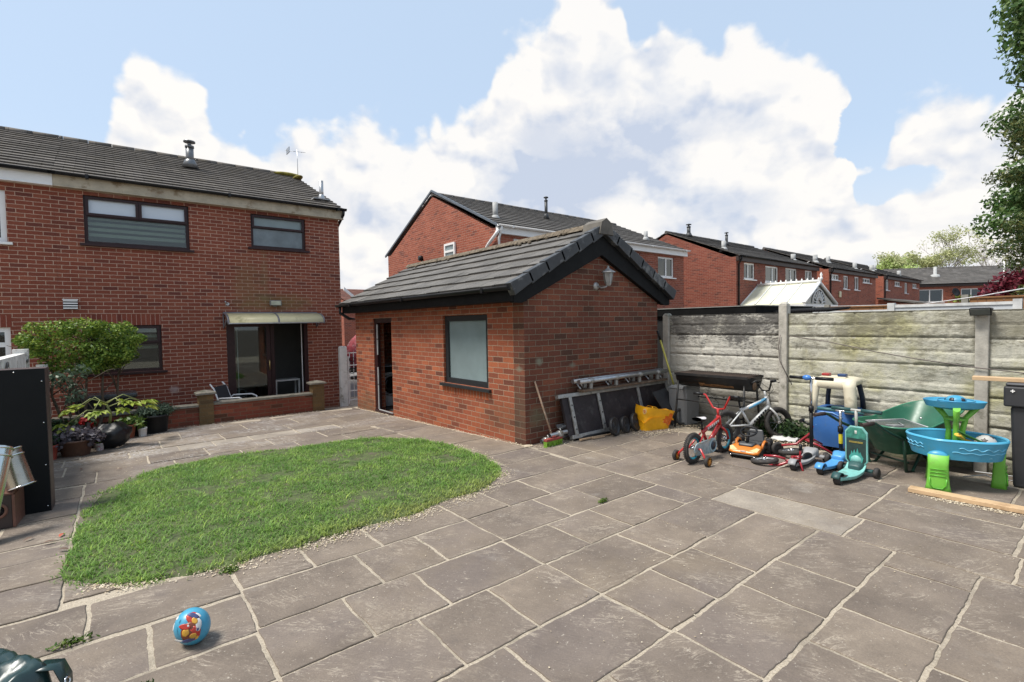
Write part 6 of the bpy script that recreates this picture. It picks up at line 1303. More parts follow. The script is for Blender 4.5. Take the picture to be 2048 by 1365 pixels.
d.grid(lambda u, v: (oval(u)[0]*.88*(1-v), oval(u)[1]*.88*(1-v), .30), 64, 3, closeu=True)
wb_ = d.build('basin', WBL, wt, local=True, recalc=True)
d = MB(); d.grid(lambda u, v: (oval(u)[0]*(1.004-.055*v), oval(u)[1]*(1.006-.078*v), .4655+.016*math.sin(v*math.pi)), 64, 6, closeu=True); d.build('basin_rim', pm('rim_highlight_blue', (.075, .36, .55), .3, var=.04), wb_, local=True)  # lighter blue paints the highlight along the rim
d = MB(); d.ellipsoid((oval(.70)[0]*.97, oval(.70)[1]*.98, .325), (.075, .035, .05)); d.build('leg_socket', WBL, wb_, local=True)
d = MB()
for u0, u1, z, am in ((.50, .64, .405, .009), (.50, .64, .375, .004), (.76, .96, .405, .010), (.74, .97, .37, .005)):
    pts = []
    for i in range(40):
        u = u0+(u1-u0)*i/39; v = (z+am*math.sin(i*.75)-.30)/.165; x, y, zz = tube_w(u, v); pts.append((x*1.004, y*1.006, zz))
    d.tube(pts, .0035, 4)
d.build('wave_relief', WLB, wb_, local=True)
def tleg(x, y, ang, w=.075):
    TL = Matrix.Translation((x, y, 0)) @ Matrix.Rotation(ang, 4, 'Z'); d = MB(TL)
    secs = [(.0, w*1.28, .055), (.06, w*1.1, .05), (.14, w, .045), (.24, w*.95, .04), (.34, w, .045)]; n = 16; vs = []
    for z, a, b in secs:
        for i in range(n):
            t = 2*math.pi*i/n; c, s = math.cos(t), math.sin(t); vs.append((math.copysign(abs(c)**.5, c)*a, math.copysign(abs(s)**.5, s)*b, z))
    fs = [(i*n+j, i*n+(j+1) % n, (i+1)*n+(j+1) % n, (i+1)*n+j) for i in range(4) for j in range(n)]+[tuple(range(n))[::-1], tuple(range(4*n, 5*n))]
    d.add(vs, fs, True); l_ = d.build('leg', WGR, wt, local=True)
    d = MB(TL); yb = -.0475
    for z, q in ((.215, .06), (.185, .06), (.155, .058)): d.tube([(-q, yb, z), (q, yb, z)], .004, 5)
    d.tube([(-.058, yb-.003, .135), (-.055, yb-.006, .08), (-.03, yb-.008, .045), (.03, yb-.008, .045), (.055, yb-.006, .08), (.058, yb-.003, .135)], .006, 6); d.build('leg_relief', pm('leaf_green_dark', (.10, .38, .03), .4), l_, local=True)
tleg(oval(.70)[0]*.93, oval(.70)[1]*.95, 0); tleg(-.16, .17, 2.4, .03); tleg(.30, .15, 1.5, .028)
d = MB(); [d.lathe([(.05, .33), (.05, .352), (.04, .356), (.035, .34), (0, .338)], (x, y, 0), n=16) for x, y in ((-.2, -.12), (-.28, .03), (.2, -.14))]; d.build('cup_recess', WLB, wb_, local=True)
d = MB(); d.lathe([(.115, .325), (.115, .375), (.10, .385), (.06, .392), (.0, .392)], (0.0, .0, 0), n=24); d.build('tower_base', WGR, wt, local=True)
d = MB()
for k, a in enumerate((.35, 2.75, 4.75)):
    c, s = math.cos(a), math.sin(a); d.tube([(c*.055, s*.055, .375), (c*.05, s*.05, .52), (c*.075, s*.075, .64), (c*.155, s*.155, .74)], [.034, .028, .028, .034], 10, flat=.8)
d.torus((0, 0, .63), (0, 0, 1), .07, .012, 20, 6); d.build('tower_arms', WGR, wt, local=True)
d = MB()
def tray(u, v):
    a = 2*math.pi*u; k = 1+.05*math.cos(3*a+.6); return -.02+math.cos(a)*.222*k*(.90+.10*v), math.sin(a)*.17*k*(.90+.10*v), .745+.055*v
d.grid(tray, 48, 4, closeu=True); d.grid(lambda u, v: (tray(u, 1)[0]*(1-.08*v), tray(u, 1)[1]*(1-.1*v), .80-.02*v), 48, 3, closeu=True); d.grid(lambda u, v: (tray(u, 1)[0]*.92*(1-v), tray(u, 1)[1]*.9*(1-v), .78+.012*v), 48, 4, closeu=True); d.grid(lambda u, v: (tray(u, 0)[0]*(1-v), tray(u, 0)[1]*(1-v), .745-.035*math.sin(v*1.5)), 48, 5, closeu=True)
ty = d.build('top_tray', WBL, wt, local=True, recalc=True)
d = MB(); d.torus((0, 0, .80), (0, 0, 1), .13, .006, 30, 5); d.build('tray_ring', WBL, ty, local=True)
d = MB(); d.ellipsoid((0, 0, .80), (.075, .075, .045)); dm = d.build('spinner_dome', WBL, ty, local=True)
d = MB()
for k in range(5):
    a = k*1.257+.5; q = Vector((math.cos(a)*.066, math.sin(a)*.066, .815)); d.lathe([(.0, .004), (.018, .003), (.026, -.008)], q, (math.cos(a), math.sin(a), .9), 6)
d.build('dome_patch', pm('dark_patch', (.02, .02, .025), .4), dm, local=True)
def ball_patches(name, label, at, r, base, patch, cat='ball'):
    t = thing(name, label, cat, at); d = MB(Matrix.Translation(at)); d.ellipsoid((0, 0, 0), (r, r, r), 24, 16); b = d.build('shell', base, t)
    d = MB(Matrix.Translation(at)); g_ = (1+5**.5)/2
    for v in [(0, s1, s2*g_) for s1 in (1, -1) for s2 in (1, -1)]+[(s1, s2*g_, 0) for s1 in (1, -1) for s2 in (1, -1)]+[(s2*g_, 0, s1) for s1 in (1, -1) for s2 in (1, -1)]:
        n_ = Vector(v).normalized(); d.lathe([(.0, r*1.008), (r*.2, r*.988), (r*.33, r*.948)], (0, 0, 0), n_, 5)
    d.build('patch', patch, b); return t
ball_patches('toy_football', 'grey and white toy football with dark patches lying in the water table', (6.03, .80, .425), .08, pm('dull_white', (.42, .42, .40), .45), pm('brown_patch', (.055, .04, .035), .5))
ys_ = thing('toy_scoop', 'yellow and green toy boat scoop lying in the water table', 'toy', (5.93, .86, .43))
d = MB(T3((5.93, .88, .42), R(-40), 0, R(15))); d.tube([(-.14, 0, .06), (-.06, .02, .03), (.06, 0, .02), (.14, .02, .0)], [.03, .022, .03, .012], 8, flat=.5); d.tube([(-.05, -.06, -.01), (.05, -.06, -.01), (.12, -.03, 0)], [.012, .03, .014], 8, flat=.5); d.build('hull', pm('toy_yellow', (.62, .38, .03), .4), ys_)
d = MB(T3((5.93, .88, .44), R(-40), 0, R(15))); d.tube([(-.16, -.02, .075), (-.05, -.01, .045), (.06, -.02, .03), (.15, -.03, .015)], [.012, .03, .018, .034], 8, flat=.4); d.build('wing', pm('toy_dark_green', (.03, .14, .02), .4), ys_)
# ------------------------------------------------------------------ wheelie bin, planks, oddments
bn = thing('storage_bin', 'tall dark grey plastic bin cut by the right edge of the view', 'bin', (6.62, .40, 0))
BINM = pm('dark_bin', (.026, .027, .031), .5, var=.15, vscale=3, dirt=(.04, .04, .042), dscale=4)
d = MB(); d.box(6.36, 6.88, .02, .66, 0, .74, 1.07); d.build('body', BINM, bn, bevel=.02)
d = MB(); d.box(6.31, 6.93, -.04, .725, .74, .925); d.build('collar', BINM, bn, bevel=.015)
d = MB(); d.box(6.32, 6.92, -.03, .715, .928, .955); d.box(6.5, 6.9, .08, .55, .955, 1.05, .85); d.build('lid', pm('bin_lid', (.06, .062, .068), .45), bn, bevel=.02)
d = MB(); d.box(6.300, 6.309, .660, .668, .870, .898); d.box(6.301, 6.308, .650, .678, .880, .888); d.build('white_cross', UPVC, bn)
d = MB(); d.box(6.345, 6.36, .35, .50, .3, .5); d.build('panel_recess', BLACKP, bn)
PINE = pm('new_pine', (.50, .345, .20), .6, var=.15, vscale=10, dirt=(.38, .24, .13), dscale=9)
d = MB(Matrix.Translation((6.42, .95, .958)) @ Matrix.Rotation(R(4), 4, 'Z')); d.box(-.06, .06, -1.3, .0, 0, .035); tag(d.build('timber_plank', PINE, bevel=.003), 'pale pine plank lying across the top of the dark grey bin', 'plank')
d = MB(T3((5.53, 1.23, .012), R(2))); d.box(-.055, .055, -1.6, 0, 0, .035); tag(d.build('timber_plank', PINE, bevel=.003), 'pale pine plank lying on the paving in front of the water table', 'plank')
d = MB(); d.grid(lambda u, v: (6.62+.16*u+.02*math.sin(9*v), 2.92-.30*v, .012+.045*abs(mnoise.noise(Vector((u*3, v*4, 1))))+.025*math.sin(u*3.1)), 10, 12); tag(d.build('paper_scrap', pm('crumpled_paper', (.48, .48, .47), .6, var=.2), solid=.003), 'crumpled pale plastic scrap at the foot of the fence', 'litter')
d = MB(); d.tube([(6.35, 1.0, .02), (6.4, .85, .06), (6.45, .8, .03), (6.55, .6, .015), (6.7, .45, .02)], .006, 5); d.tube([(6.6, .95, .03), (6.7, .7, .02), (6.75, .4, .03)], .006, 5); tag(d.build('white_cable', pm('white_wire', (.5, .5, .5), .5)), 'loose white wire lying on the soil under the water table', 'wire')
lb = thing('lantern_toy', 'small red and white toy standing under the water table', 'toy', (6.4, 1.28, 0))
d = MB(); d.lathe([(.035, 0), (.045, .03), (.04, .1), (.02, .14), (.0, .15)], (6.4, 1.22, .01), n=14); d.build('body', pm('toy_red', (.4, .02, .02), .35), lb)
d = MB(); d.lathe([(.047, .0), (.048, .02), (.045, .022)], (6.4, 1.22, .012), n=14); d.build('base', UPVC, lb)
# ------------------------------------------------------------------ ball in front
bl = thing('toy_ball', 'light blue oval toy ball with a colourful print in the foreground', 'ball', (.26, 2.90, 0))
TBm = Matrix.Translation((.26, 2.92, .088)) @ Matrix.Scale(.83, 4) @ Matrix.Rotation(R(-22), 4, Vector((.6253, .7796, 0))) 
d = MB(TBm); d.ellipsoid((0, 0, 0), (.094, .094, .104), 32, 24); bs_ = d.build('shell', pm('ball_blue', (.055, .29, .44), .33, var=.08, vscale=5), bl)
vd = Vector((-.6253, -.7796, .42)).normalized(); vr = Vector((.78, -.626, 0)); vu = vr.cross(vd).normalized()
if vu.z < 0: vu = -vu
def bpatch(cx, cy, rx, ry, mat, name, h=1.012, seed=0, n=14):
    d = MB(TBm); vs = []; rings = 4
    def P(a, b):
        q = (vd+vr*a+vu*b).normalized(); q = TBm.to_3x3().inverted() @ q; return Vector((q.x*.094*h, q.y*.094*h, q.z*.104*h))
    for j in range(1, rings+1):
        for i in range(n):
            t = 2*math.pi*i/n; k = j/rings*(1+.28*mnoise.noise(Vector((math.cos(t)*1.6, math.sin(t)*1.6, seed*3.7)))); vs.append(P(cx+rx*k*math.cos(t), cy+ry*k*math.sin(t)))
    vs.append(P(cx, cy)); m = len(vs)-1
    fs = [(m, i, (i+1) % n) for i in range(n)]+[(j*n+i, (j+1)*n+i, (j+1)*n+(i+1) % n, j*n+(i+1) % n) for j in range(rings-1) for i in range(n)]
    d.add(vs, fs, True); d.build(name, mat, bs_, recalc=False, solid=.0008)
pc = lambda n, c: pm(n, c, .35, var=.25, vscale=30)
BRN, RDP, YLW, WHP, NVY = pc('print_brown', (.17, .045, .02)), pc('print_red', (.40, .035, .02)), pc('print_yellow', (.55, .30, .04)), pc('print_white', (.6, .6, .58)), pc('print_navy', (.05, .06, .16))
for i, (a, b, rx, ry, m_, h) in enumerate([(.28, .38, .36, .30, RDP, 1.004), (.12, -.18, .34, .36, BRN, 1.006), (.50, -.30, .30, .36, RDP, 1.008), (.60, .12, .2, .32, WHP, 1.010), (.22, .48, .28, .12, NVY, 1.014), (.30, .25, .16, .13, YLW, 1.013), (-.06, -.22, .13, .12, YLW, 1.014), (-.10, -.02, .20, .09, RDP, 1.016), (.34, -.38, .16, .13, YLW, 1.014), (.55, .62, .2, .1, WHP, 1.010), (.55, -.12, .07, .07, NVY, 1.017), (.14, -.58, .3, .1, NVY, 1.009), (-.60, .30, .05, .08, WHP, 1.006), (-.66, -.05, .03, .14, WHP, 1.006), (.02, .02, .035, .035, WHP, 1.02), (-.38, -.55, .2, .06, WHP, 1.004), (.62, -.55, .12, .1, YLW, 1.012)]):
    bpatch(a*1.2+.34, b*1.35+.10, rx*1.45, ry*1.45, m_, 'printed_patch', h, i)
# ------------------------------------------------------------------ left foreground: cabinet, box, flue pipes, tarp
cb_ = thing('cabinet', 'tall flat black backed cabinet with brown edge standing on the left paving', 'cabinet', (-.8, 6.15, -.04))
CABB = pm('black_back_panel', (.0085, .0095, .0105), .65, var=.15, vscale=2, spec=.15); CABE = pm('dark_walnut_edge', (.055, .035, .032), .5, var=.2, vscale=8)
Tc = T3((-.48, 6.05, -.035), R(-2)); d = MB(Tc); d.box(-1.05, -.0, .004, .23, 0, 1.285); d.build('carcass', CABE, cb_, bevel=.003)
d = MB(Tc); d.box(-1.048, -.004, 0, .004, .002, 1.283); d.build('back_panel', CABB, cb_)
d = MB(Tc)
for z in (.05, .42, .80, 1.17): d.lathe([(.006, 0), (.006, .004), (0, .005)], (-.025, 0, z), (0, -1, 0), 8)
for x in (-.2, -.5): d.lathe([(.006, 0), (.006, .004), (0, .005)], (x, 0, 1.26), (0, -1, 0), 8)
d.build('screw', CHROME, cb_)
bx_ = thing('wooden_box', 'dark brown box with a round hole and reddish edges beside the cabinet', 'box', (-.9, 5.8, -.03))
Tx = T3((-.68, 5.72, -.025), R(-4)); d = MB(Tx); d.box(-.42, -.012, .0, .30, 0, .27); d.build('carcass', pm('dark_box', (.040, .028, .026), .55, var=.2), bx_, bevel=.004)
d = MB(Tx); d.box(-.43, .0, -.006, .31, .271, .288); d.box(-.011, .008, -.006, .31, 0, .27); d.build('edging', pm('reddish_edge', (.15, .07, .05), .5, var=.2), bx_, bevel=.003)
d = MB(Tx); d.torus((-.10, -.003, .15), (0, 1, 0), .055, .012, 22, 6, .5); hr = d.build('hole_rim', pm('reddish_edge', (.15, .07, .05), .5), bx_)
d = MB(Tx); d.lathe([(0, .004), (.055, .004)], (-.10, 0, .15), (0, -1, 0), 20); d.build('hole', pm('hole_black', (.006, .004, .005), .8), bx_, recalc=False)
def flue(label, pts, r, rings, mat):
    t = thing('flue_section', label, 'flue pipe', tuple(Vector(pts[0])), 0, 'loose flue pipe sections')
    d = MB(); d.tube(pts, r, 24, cap=False); d.tube(pts[::-1], r*.93, 24, cap=False); d.build('pipe', mat, t, recalc=False)
    a, b = Vector(pts[0]), Vector(pts[-1])
    for k in rings: d = MB(); p = a.lerp(b, k); d.torus(p, (b-a), r*1.03, r*.09, 26, 8); d.build('collar', CHROME, t)
STEEL = pm('polished_flue', (.62, .66, .63), .18, metal=.95, var=.06, vscale=5)
flue('short leaning steel flue pipe resting on the brown box', [(-.635, 5.78, .285), (-.715, 5.83, .60)], .085, (.02, .82, .98), pm('dull_flue', (.40, .38, .33), .25, metal=.9, var=.15))
flue('long bright steel flue pipe leaning at the left edge of the view', [(-.83, 5.28, .0), (-.735, 5.60, .66)], .085, (.90, .98), STEEL)
TP_ = pm('dark_green_tarp', (.012, .035, .034), .28, var=.3, vscale=5, spec=.6, dirt=(.05, .11, .105), dscale=5)  # lighter teal patches are reflections off the crumples, put into the colour
tp = thing('garden_cover', 'dark green shiny folded garden cover with an eyelet strap at the lower left corner', 'cover', (-.45, 2.6, 0))
def tarp(u, v):
    s = -1.35*(1-u); t = .95*v-.02; q = mnoise.noise(Vector((s*6, t*6, 3)))*.05+mnoise.noise(Vector((s*15, t*11, 6)))*.022+.012*mnoise.noise(Vector((s*32, t*26, 9)))
    ed = min((1-u)*1.35/.05, max(t+.02, 0)/.035); h = .30*min(1, ed)**.5+.02*min(1, ed)
    k = min(1, ed)
    return (-.21+.49*s-.87*t, 2.54-.87*s-.49*t, max(.006, h+q*k-.05*v*k))
d = MB(); d.grid(tarp, 90, 60); d.build('sheet', TP_, tp, solid=.006)
d = MB(); pts = [(-.34, 2.60, .27), (-.26, 2.585, .30), (-.205, 2.56, .295), (-.185, 2.55, .24), (-.185, 2.55, .20)]
for w0 in range(1): 
    n = len(pts); sd_ = Vector((.28, .62, 0)).normalized()*-.034
    vs = [Vector(p)+sd_*s for p in pts for s in (-1, 1)]; d.add(vs, [(2*i, 2*i+2, 2*i+3, 2*i+1) for i in range(n-1)], True)
stp = d.build('strap', TP_, tp, solid=.004)
d = MB(); d.torus((-.182, 2.535, .235), (.8, -.5, .4), .011, .004, 18, 6); d.build('eyelet', CHROME, stp)
# ------------------------------------------------------------------ chair, pots and plants by the house
ch = thing('garden_chair', 'low garden chair with white tube frame and dark mesh back behind the terrace wall', 'chair', (1.95, 11.65, -.33), R(-35))
WT = pm('white_tube', (.72, .72, .72), .3, var=.04); MESH = pm('dark_mesh', (.035, .036, .042), .7, var=.15, vscale=30)
for s in (1, -1):
    d = MB(); d.tube([(-.38, .24*s, .78), (-.30, .25*s, .68), (-.18, .25*s, .32), (-.15, .25*s, .28), (.28, .25*s, .33), (.34, .25*s, .05), (.34, .25*s, .0)], .015, 8); d.tube([(-.22, .26*s, .44), (-.18, .29*s, .49), (.20, .29*s, .50), (.30, .28*s, .46), (.34, .26*s, .02)], .016, 8); d.tube([(-.17, .25*s, .28), (-.30, .25*s, .0)], .015, 8); d.build('side_frame', WT, ch, local=True)
d = MB(); d.add([(-.30, -.23, .72), (-.30, .23, .72), (-.17, .23, .30), (-.17, -.23, .30)], [(0, 1, 2, 3)]); d.build('backrest', MESH, ch, local=True, solid=.01)
d = MB(); d.add([(-.17, -.23, .30), (-.17, .23, .30), (.28, .23, .335), (.28, -.23, .335)], [(0, 1, 2, 3)]); d.build('seat', MESH, ch, local=True, solid=.01)
TERR = pm('brown_pot', (.115, .06, .04), .6, var=.2, vscale=7, dirt=(.07, .045, .035), dscale=6); BPOT = pm('black_pot', (.012, .012, .013), .5, var=.2)
LSOIL = pm('potting_soil', (.03, .022, .016), .95, var=.4, vscale=20)
LEAFG = leaf_mat('leaf_green', (.035, .085, .014), (.085, .15, .02), (.19, .24, .045)); LEAFY = leaf_mat('leaf_yellow', (.14, .21, .02), (.24, .30, .035), (.36, .40, .09)); LEAFD = leaf_mat('leaf_dark', (.012, .035, .012), (.03, .065, .02), (.06, .10, .035))
LEAFP = leaf_mat('leaf_purple', (.045, .035, .042), (.10, .085, .10), (.17, .155, .18)); LEAFS = leaf_mat('leaf_silver', (.05, .085, .05), (.095, .14, .085), (.16, .21, .14)); BARK = pm('bark', (.10, .075, .05), .9, var=.35, vscale=14, bump=.6, bscale=40)
def pot(name, label, x, y, r, h, mat, cat='pot', taper=.78, z=None, extra=None):
    t = thing(name, label, cat, (x, y, gz(y) if z is None else z), 0, extra); z0 = gz(y)+.008 if z is None else z
    d = MB(); d.lathe([(r*taper*.98, 0), (r*taper, .004), (r, h*.9), (r*1.06, h*.91), (r*1.06, h), (r*.95, h), (r*.93, h*.93), (r*.9, h*.86)], (x, y, z0), n=26); d.build('pot', mat, t)
    d = MB(); d.lathe([(0, h*.9), (r*.93, h*.88)], (x, y, z0), n=20); d.build('soil', LSOIL, t, recalc=False)
    return t, z0+h
t, z = pot('potted_plant', 'brown bowl pot of dark purple heuchera leaves near the cabinet', -.45, 9.12, .19, .22, TERR, 'potted plant')
leaf_cloud('foliage', [((-.47, 9.12, z+.07), (.30, .24, .12)), ((-.62, 9.05, z+.0), (.16, .14, .10)), ((-.27, 9.05, z), (.16, .14, .1))], 1000, .050, LEAFP, t, 4, .3, .9)
bbag = thing('refuse_sack', 'black plastic sack wrapped round the base of the big leaved plant', 'sack', (-.08, 9.45, -.15))
d = MB()
def sack(u, v):
    a = 2*math.pi*u; r_ = .25*(math.sin(math.pi*(.12+.80*v)))**.6; q = mnoise.noise(Vector((math.cos(a)*2, math.sin(a)*2, v*4)))*.035+mnoise.noise(Vector((math.cos(a)*5, math.sin(a)*5, v*9)))*.015
    return (-.08+math.cos(a)*(r_+q), 9.45+math.sin(a)*(r_+q), -.145+.36*v+q*.6)
d.grid(sack, 44, 20, closeu=True); d.build('sack_body', pm('black_polythene', (.010, .0105, .012), .42, var=.3, spec=.4), bbag)
fat = thing('big_leaf_plant', 'leggy plant with drooping yellow green leaves rising from the black sack', 'plant', (-.08, 9.45, .15))
d = MB(); d.tube([(-.09, 9.46, .1), (-.06, 9.45, .35), (-.12, 9.44, .52)], [.02, .016, .013], 8); stems = [((-.12, 9.44, .52), (-.45, 9.35, .47)), ((-.1, 9.45, .52), (.28, 9.55, .50)), ((-.1, 9.44, .5), (.10, 9.25, .46)), ((-.1, 9.44, .5), (-.25, 9.2, .44)), ((-.08, 9.45, .45), (.42, 9.7, .42)), ((-.12, 9.44, .5), (-.35, 9.6, .50)), ((-.1, 9.45, .4), (-.55, 9.2, .28))]
for a, b in stems: a, b = Vector(a), Vector(b); d.tube([a, a.lerp(b, .5)+Vector((0, 0, .10)), b], [.009, .007, .006], 6)
d.build('stem', pm('green_stem', (.22, .24, .08), .6), fat)
def palm_leaf(mb, at, dirv, s, g):
    at = Vector(at); dv_ = Vector(dirv).normalized(); sd_ = dv_.cross(Vector((0, 0, 1))).normalized(); up_ = sd_.cross(dv_)
    for k in range(5):
        a = (k-2)*.62; v_ = dv_*math.cos(a)+sd_*math.sin(a); ln = s*(1-.22*abs(k-2)/2); w = Vector((-math.sin(a), 0, 0)); w = sd_*math.cos(a)-dv_*math.sin(a)
        p1 = at+v_*ln*.55+up_*.012*s*8; p2 = at+v_*ln-Vector((0, 0, ln*(.05+.35*g.random())))
        mb.add([at, p1-w*ln*.24, p2, p1+w*ln*.24], [(0, 1, 2), (0, 2, 3)], True)
d = MB(); g = random.Random(4)
for a, b in stems:
    for k in range(2): bv = Vector(b)+Vector((g.uniform(-.08, .08), g.uniform(-.08, .08), g.uniform(-.05, .04))); palm_leaf(d, bv, (bv-Vector(a)).normalized()+Vector((0, -.3, .1)), .15+.06*g.random(), g)
for k in range(5): palm_leaf(d, (-.1+g.uniform(-.2, .25), 9.40+g.uniform(-.1, .1), .46+g.uniform(-.1, .06)), (g.uniform(-1, 1), -1+g.random(), .1), .14, g)
d.build('foliage', LEAFY, fat, recalc=False)
for (x, y, r_, h_, m_, lab, lm, ls, fs_) in ((-.20, 9.27, .05, .105, pm('floral_mug', (.62, .60, .6), .3, var=.05, dirt=(.45, .05, .10), dscale=28), 'small flower patterned cup with a green sprout on the paving', LEAFG, .05, 60),
        (.06, 9.98, .055, .11, UPVC, 'small white pot with a drooping plant beside the black sack', LEAFY, .05, 40), (.33, 10.2, .062, .14, UPVC, 'white pot with small leaves in front of the bushy black tub', LEAFG, .05, 50)):
    t, z = pot('plant_pot', lab, x, y, r_, h_, m_, 'pot', .85)
    leaf_cloud('foliage', [((x, y, z+.03), (.06, .06, .06))], fs_, ls, lm, t, int(x*100) % 97+3, .2, .4)
t, z = pot('potted_plant', 'terracotta pot with trailing leaves behind the black sack', .12, 10.22, .13, .22, pm('terracotta', (.27, .085, .045), .7, var=.15), 'potted plant'); leaf_cloud('foliage', [((.12, 10.2, z+.05), (.2, .16, .08)), ((.3, 10.15, z-.02), (.12, .1, .06))], 120, .08, LEAFG, t, 8, .2, .5)
t, z = pot('potted_plant', 'black pot with a few pale strappy leaves between the white pots', .24, 10.45, .15, .24, BPOT, 'potted plant'); leaf_cloud('foliage', [((.24, 10.4, z+.04), (.22, .16, .08))], 90, .11, LEAFG, t, 9, .2, .35)
t, z = pot('potted_plant', 'large black tub of bushy grey green lavender at the terrace wall', .52, 10.55, .2, .30, BPOT, 'potted plant', .86); leaf_cloud('foliage', [((.52, 10.55, z+.10), (.26, .24, .13)), ((.36, 10.5, z+.06), (.14, .14, .1)), ((.70, 10.5, z+.08), (.13, .14, .1))], 1500, .055, LEAFS, t, 10, .25, .28, .8)
t = thing('planter_trough', 'reddish brown trough planter with red flowers behind the purple leaves', 'planter', (-.6, 9.75, -.17))
d = MB(); d.box(-.85, -.28, 9.62, 9.92, -.17, .12, 1.06); d.build('trough', pm('trough_red', (.07, .022, .018), .5, var=.3, vscale=6), t, bevel=.01)
leaf_cloud('foliage', [((-.66, 9.75, .19), (.24, .17, .13)), ((-.38, 9.75, .18), (.16, .15, .12))], 420, .06, LEAFD, t, 12, .3, .6)
leaf_cloud('flowers', [((-.37, 9.66, .24), (.06, .05, .06)), ((-.30, 9.62, .17), (.04, .04, .05))], 60, .05, leaf_mat('petal_red', (.35, .01, .012), (.45, .015, .02), (.5, .03, .03)), t, 13, .3, .9)
t, z = pot('potted_plant', 'red glazed pot half hidden by the cabinet edge', -.72, 9.0, .1, .2, pm('glazed_red', (.33, .07, .05), .3), 'potted plant'); leaf_cloud('foliage', [((-.72, 9.0, z+.06), (.13, .12, .08))], 110, .06, LEAFD, t, 14, .2, .6)
dtub = thing('storage_tub', 'dark plastic tub with a grey lid standing against the house wall under the window', 'tub', (.0, 11.75, -.3))
d = MB(); d.box(-.55, .25, 11.55, 12.0, -.35, .33, 1.04); d.build('body', BLACKP, dtub, bevel=.02); d = MB(); d.box(-.62, .32, 11.5, 12.05, .33, .42); d.build('lid', pm('tub_lid', (.05, .055, .06), .25), dtub, bevel=.03)
bush = thing('privet_bush', 'leafy rounded bush on bare stems growing in front of the house window', 'bush', (-.4, 11.0, -.25))
d = MB(); g = random.Random(8)
for x, y in ((-.62, 10.95), (-.42, 11.05), (-.25, 10.92), (-.10, 11.05), (-.52, 11.1)):
    z = -.25; p = Vector((x, y, z)); pts = [p]
    for k in range(5): p = p+Vector((g.uniform(-.05, .05)+(x+.4)*.12, g.uniform(-.04, .04), .26)); pts.append(p)
    d.tube(pts, [.028, .025, .022, .018, .014, .008], 7)
    for k in range(5): q = pts[3+k % 3]; e = q+Vector((g.uniform(-.5, .5), g.uniform(-.3, .3), g.uniform(.2, .5))); d.tube([q, q.lerp(e, .5)+Vector((0, 0, .05)), e], [.012, .008, .004], 5)
d.build('trunk', BARK, bush)
bl_ = [((-.95, 11.0, 1.36), (.26, .3, .24)), ((-.72, 10.9, 1.60), (.32, .32, .20)), ((-.4, 10.95, 1.62), (.34, .34, .22)), ((-.08, 10.95, 1.56), (.32, .34, .22)), ((.16, 10.95, 1.34), (.28, .32, .22)), ((-.55, 10.85, 1.30), (.36, .34, .26)), ((-.15, 10.85, 1.22), (.36, .34, .26)), ((.05, 11.0, 1.10), (.26, .3, .18)), ((-.6, 11.0, 1.02), (.34, .3, .18)), ((-.25, 11.0, .95), (.3, .3, .14))]
g = random.Random(77)
for k in range(34): a = g.uniform(0, 6.28); q = g.uniform(.75, 1.12); bl_.append(((-.40+.70*q*math.cos(a), 10.95+.30*g.uniform(-1, .3), 1.36+.40*q*math.sin(a)), (.13, .13, .10)))
bl_ = [(c_, (r_[0]*.86, r_[1]*.86, r_[2]*.80)) for c_, r_ in bl_]
leaf_cloud('crown', bl_, 12500, .046, leaf_mat('privet_leaf', (.05, .11, .014), (.14, .235, .03), (.31, .39, .06)), bush, 21, .5, .55)
ros = thing('shrub', 'thin climbing shrub with pale leaves and curling stems beside the cabinet top', 'shrub', (-.55, 10.2, -.2))
d = MB()
for k in range(5): x = -.6+.07*k; d.tube([(x, 10.2, -.2), (x-.05+.03*k, 10.15, .3), (x+.1-.06*k, 10.1, .7), (x+.12*(k-2), 10.1, .95), (x+.2*(k-2)*.8, 10.05, .85+.12*(k % 3))], [.012, .010, .008, .006, .004], 6)
d.build('stem', BARK, ros); leaf_cloud('foliage', [((-.62, 10.1, .85), (.2, .16, .14)), ((-.42, 10.1, .95), (.16, .14, .12)), ((-.5, 10.1, .6), (.16, .14, .2))], 240, .075, LEAFS, ros, 22, .3, .6)
# weeds
def weed(label, at, sp, n, size, mat=None, seed=1, name='weed'):
    t = tag(leaf_cloud(name, [(at, sp)], n, size, mat or LEAFG, None, seed, .1, .35, .6), label, 'weed')
    return t
t = thing('weed_clump', 'tangled dark green weeds growing at the foot of the fence behind the bikes', 'weeds', (6.95, 2.8, 0))
leaf_cloud('foliage', [((6.90, 2.75, .10), (.12, .42, .16)), ((6.90, 3.0, .12), (.1, .3, .16)), ((6.85, 2.4, .06), (.15, .25, .1))], 2300, .055, LEAFD, t, 31, .15, .5)
for i, (x, y, sx, sy, lab) in enumerate(((-.21, 3.30, .10, .03, 'strip of green weed in the paving joint left of the toy ball'), (.05, 2.66, .05, .05, 'green weed tuft in the paving joint in front of the toy ball'), (3.28, 2.86, .06, .02, 'small green weed tuft in a paving joint midway to the bikes'), (.53, 3.62, .06, .05, 'leafy weed at the front edge of the lawn'))):
    weed(lab, (x, y, .018), (sx, sy, .02), 130, .026, LEAFG, 40+i)
d = MB(); d.grid(lambda u, v: (-.60+.09*u, 3.26+.045*(v-.5)*math.sin(math.pi*(.1+.85*u)), .02+.02*math.sin(u*3.1)+.015*abs(v-.5)), 8, 5); tag(d.build('fallen_leaf', pm('dry_leaf', (.42, .27, .15), .7, var=.2)), 'dry tan leaf lying on the paving at the left', 'leaf')
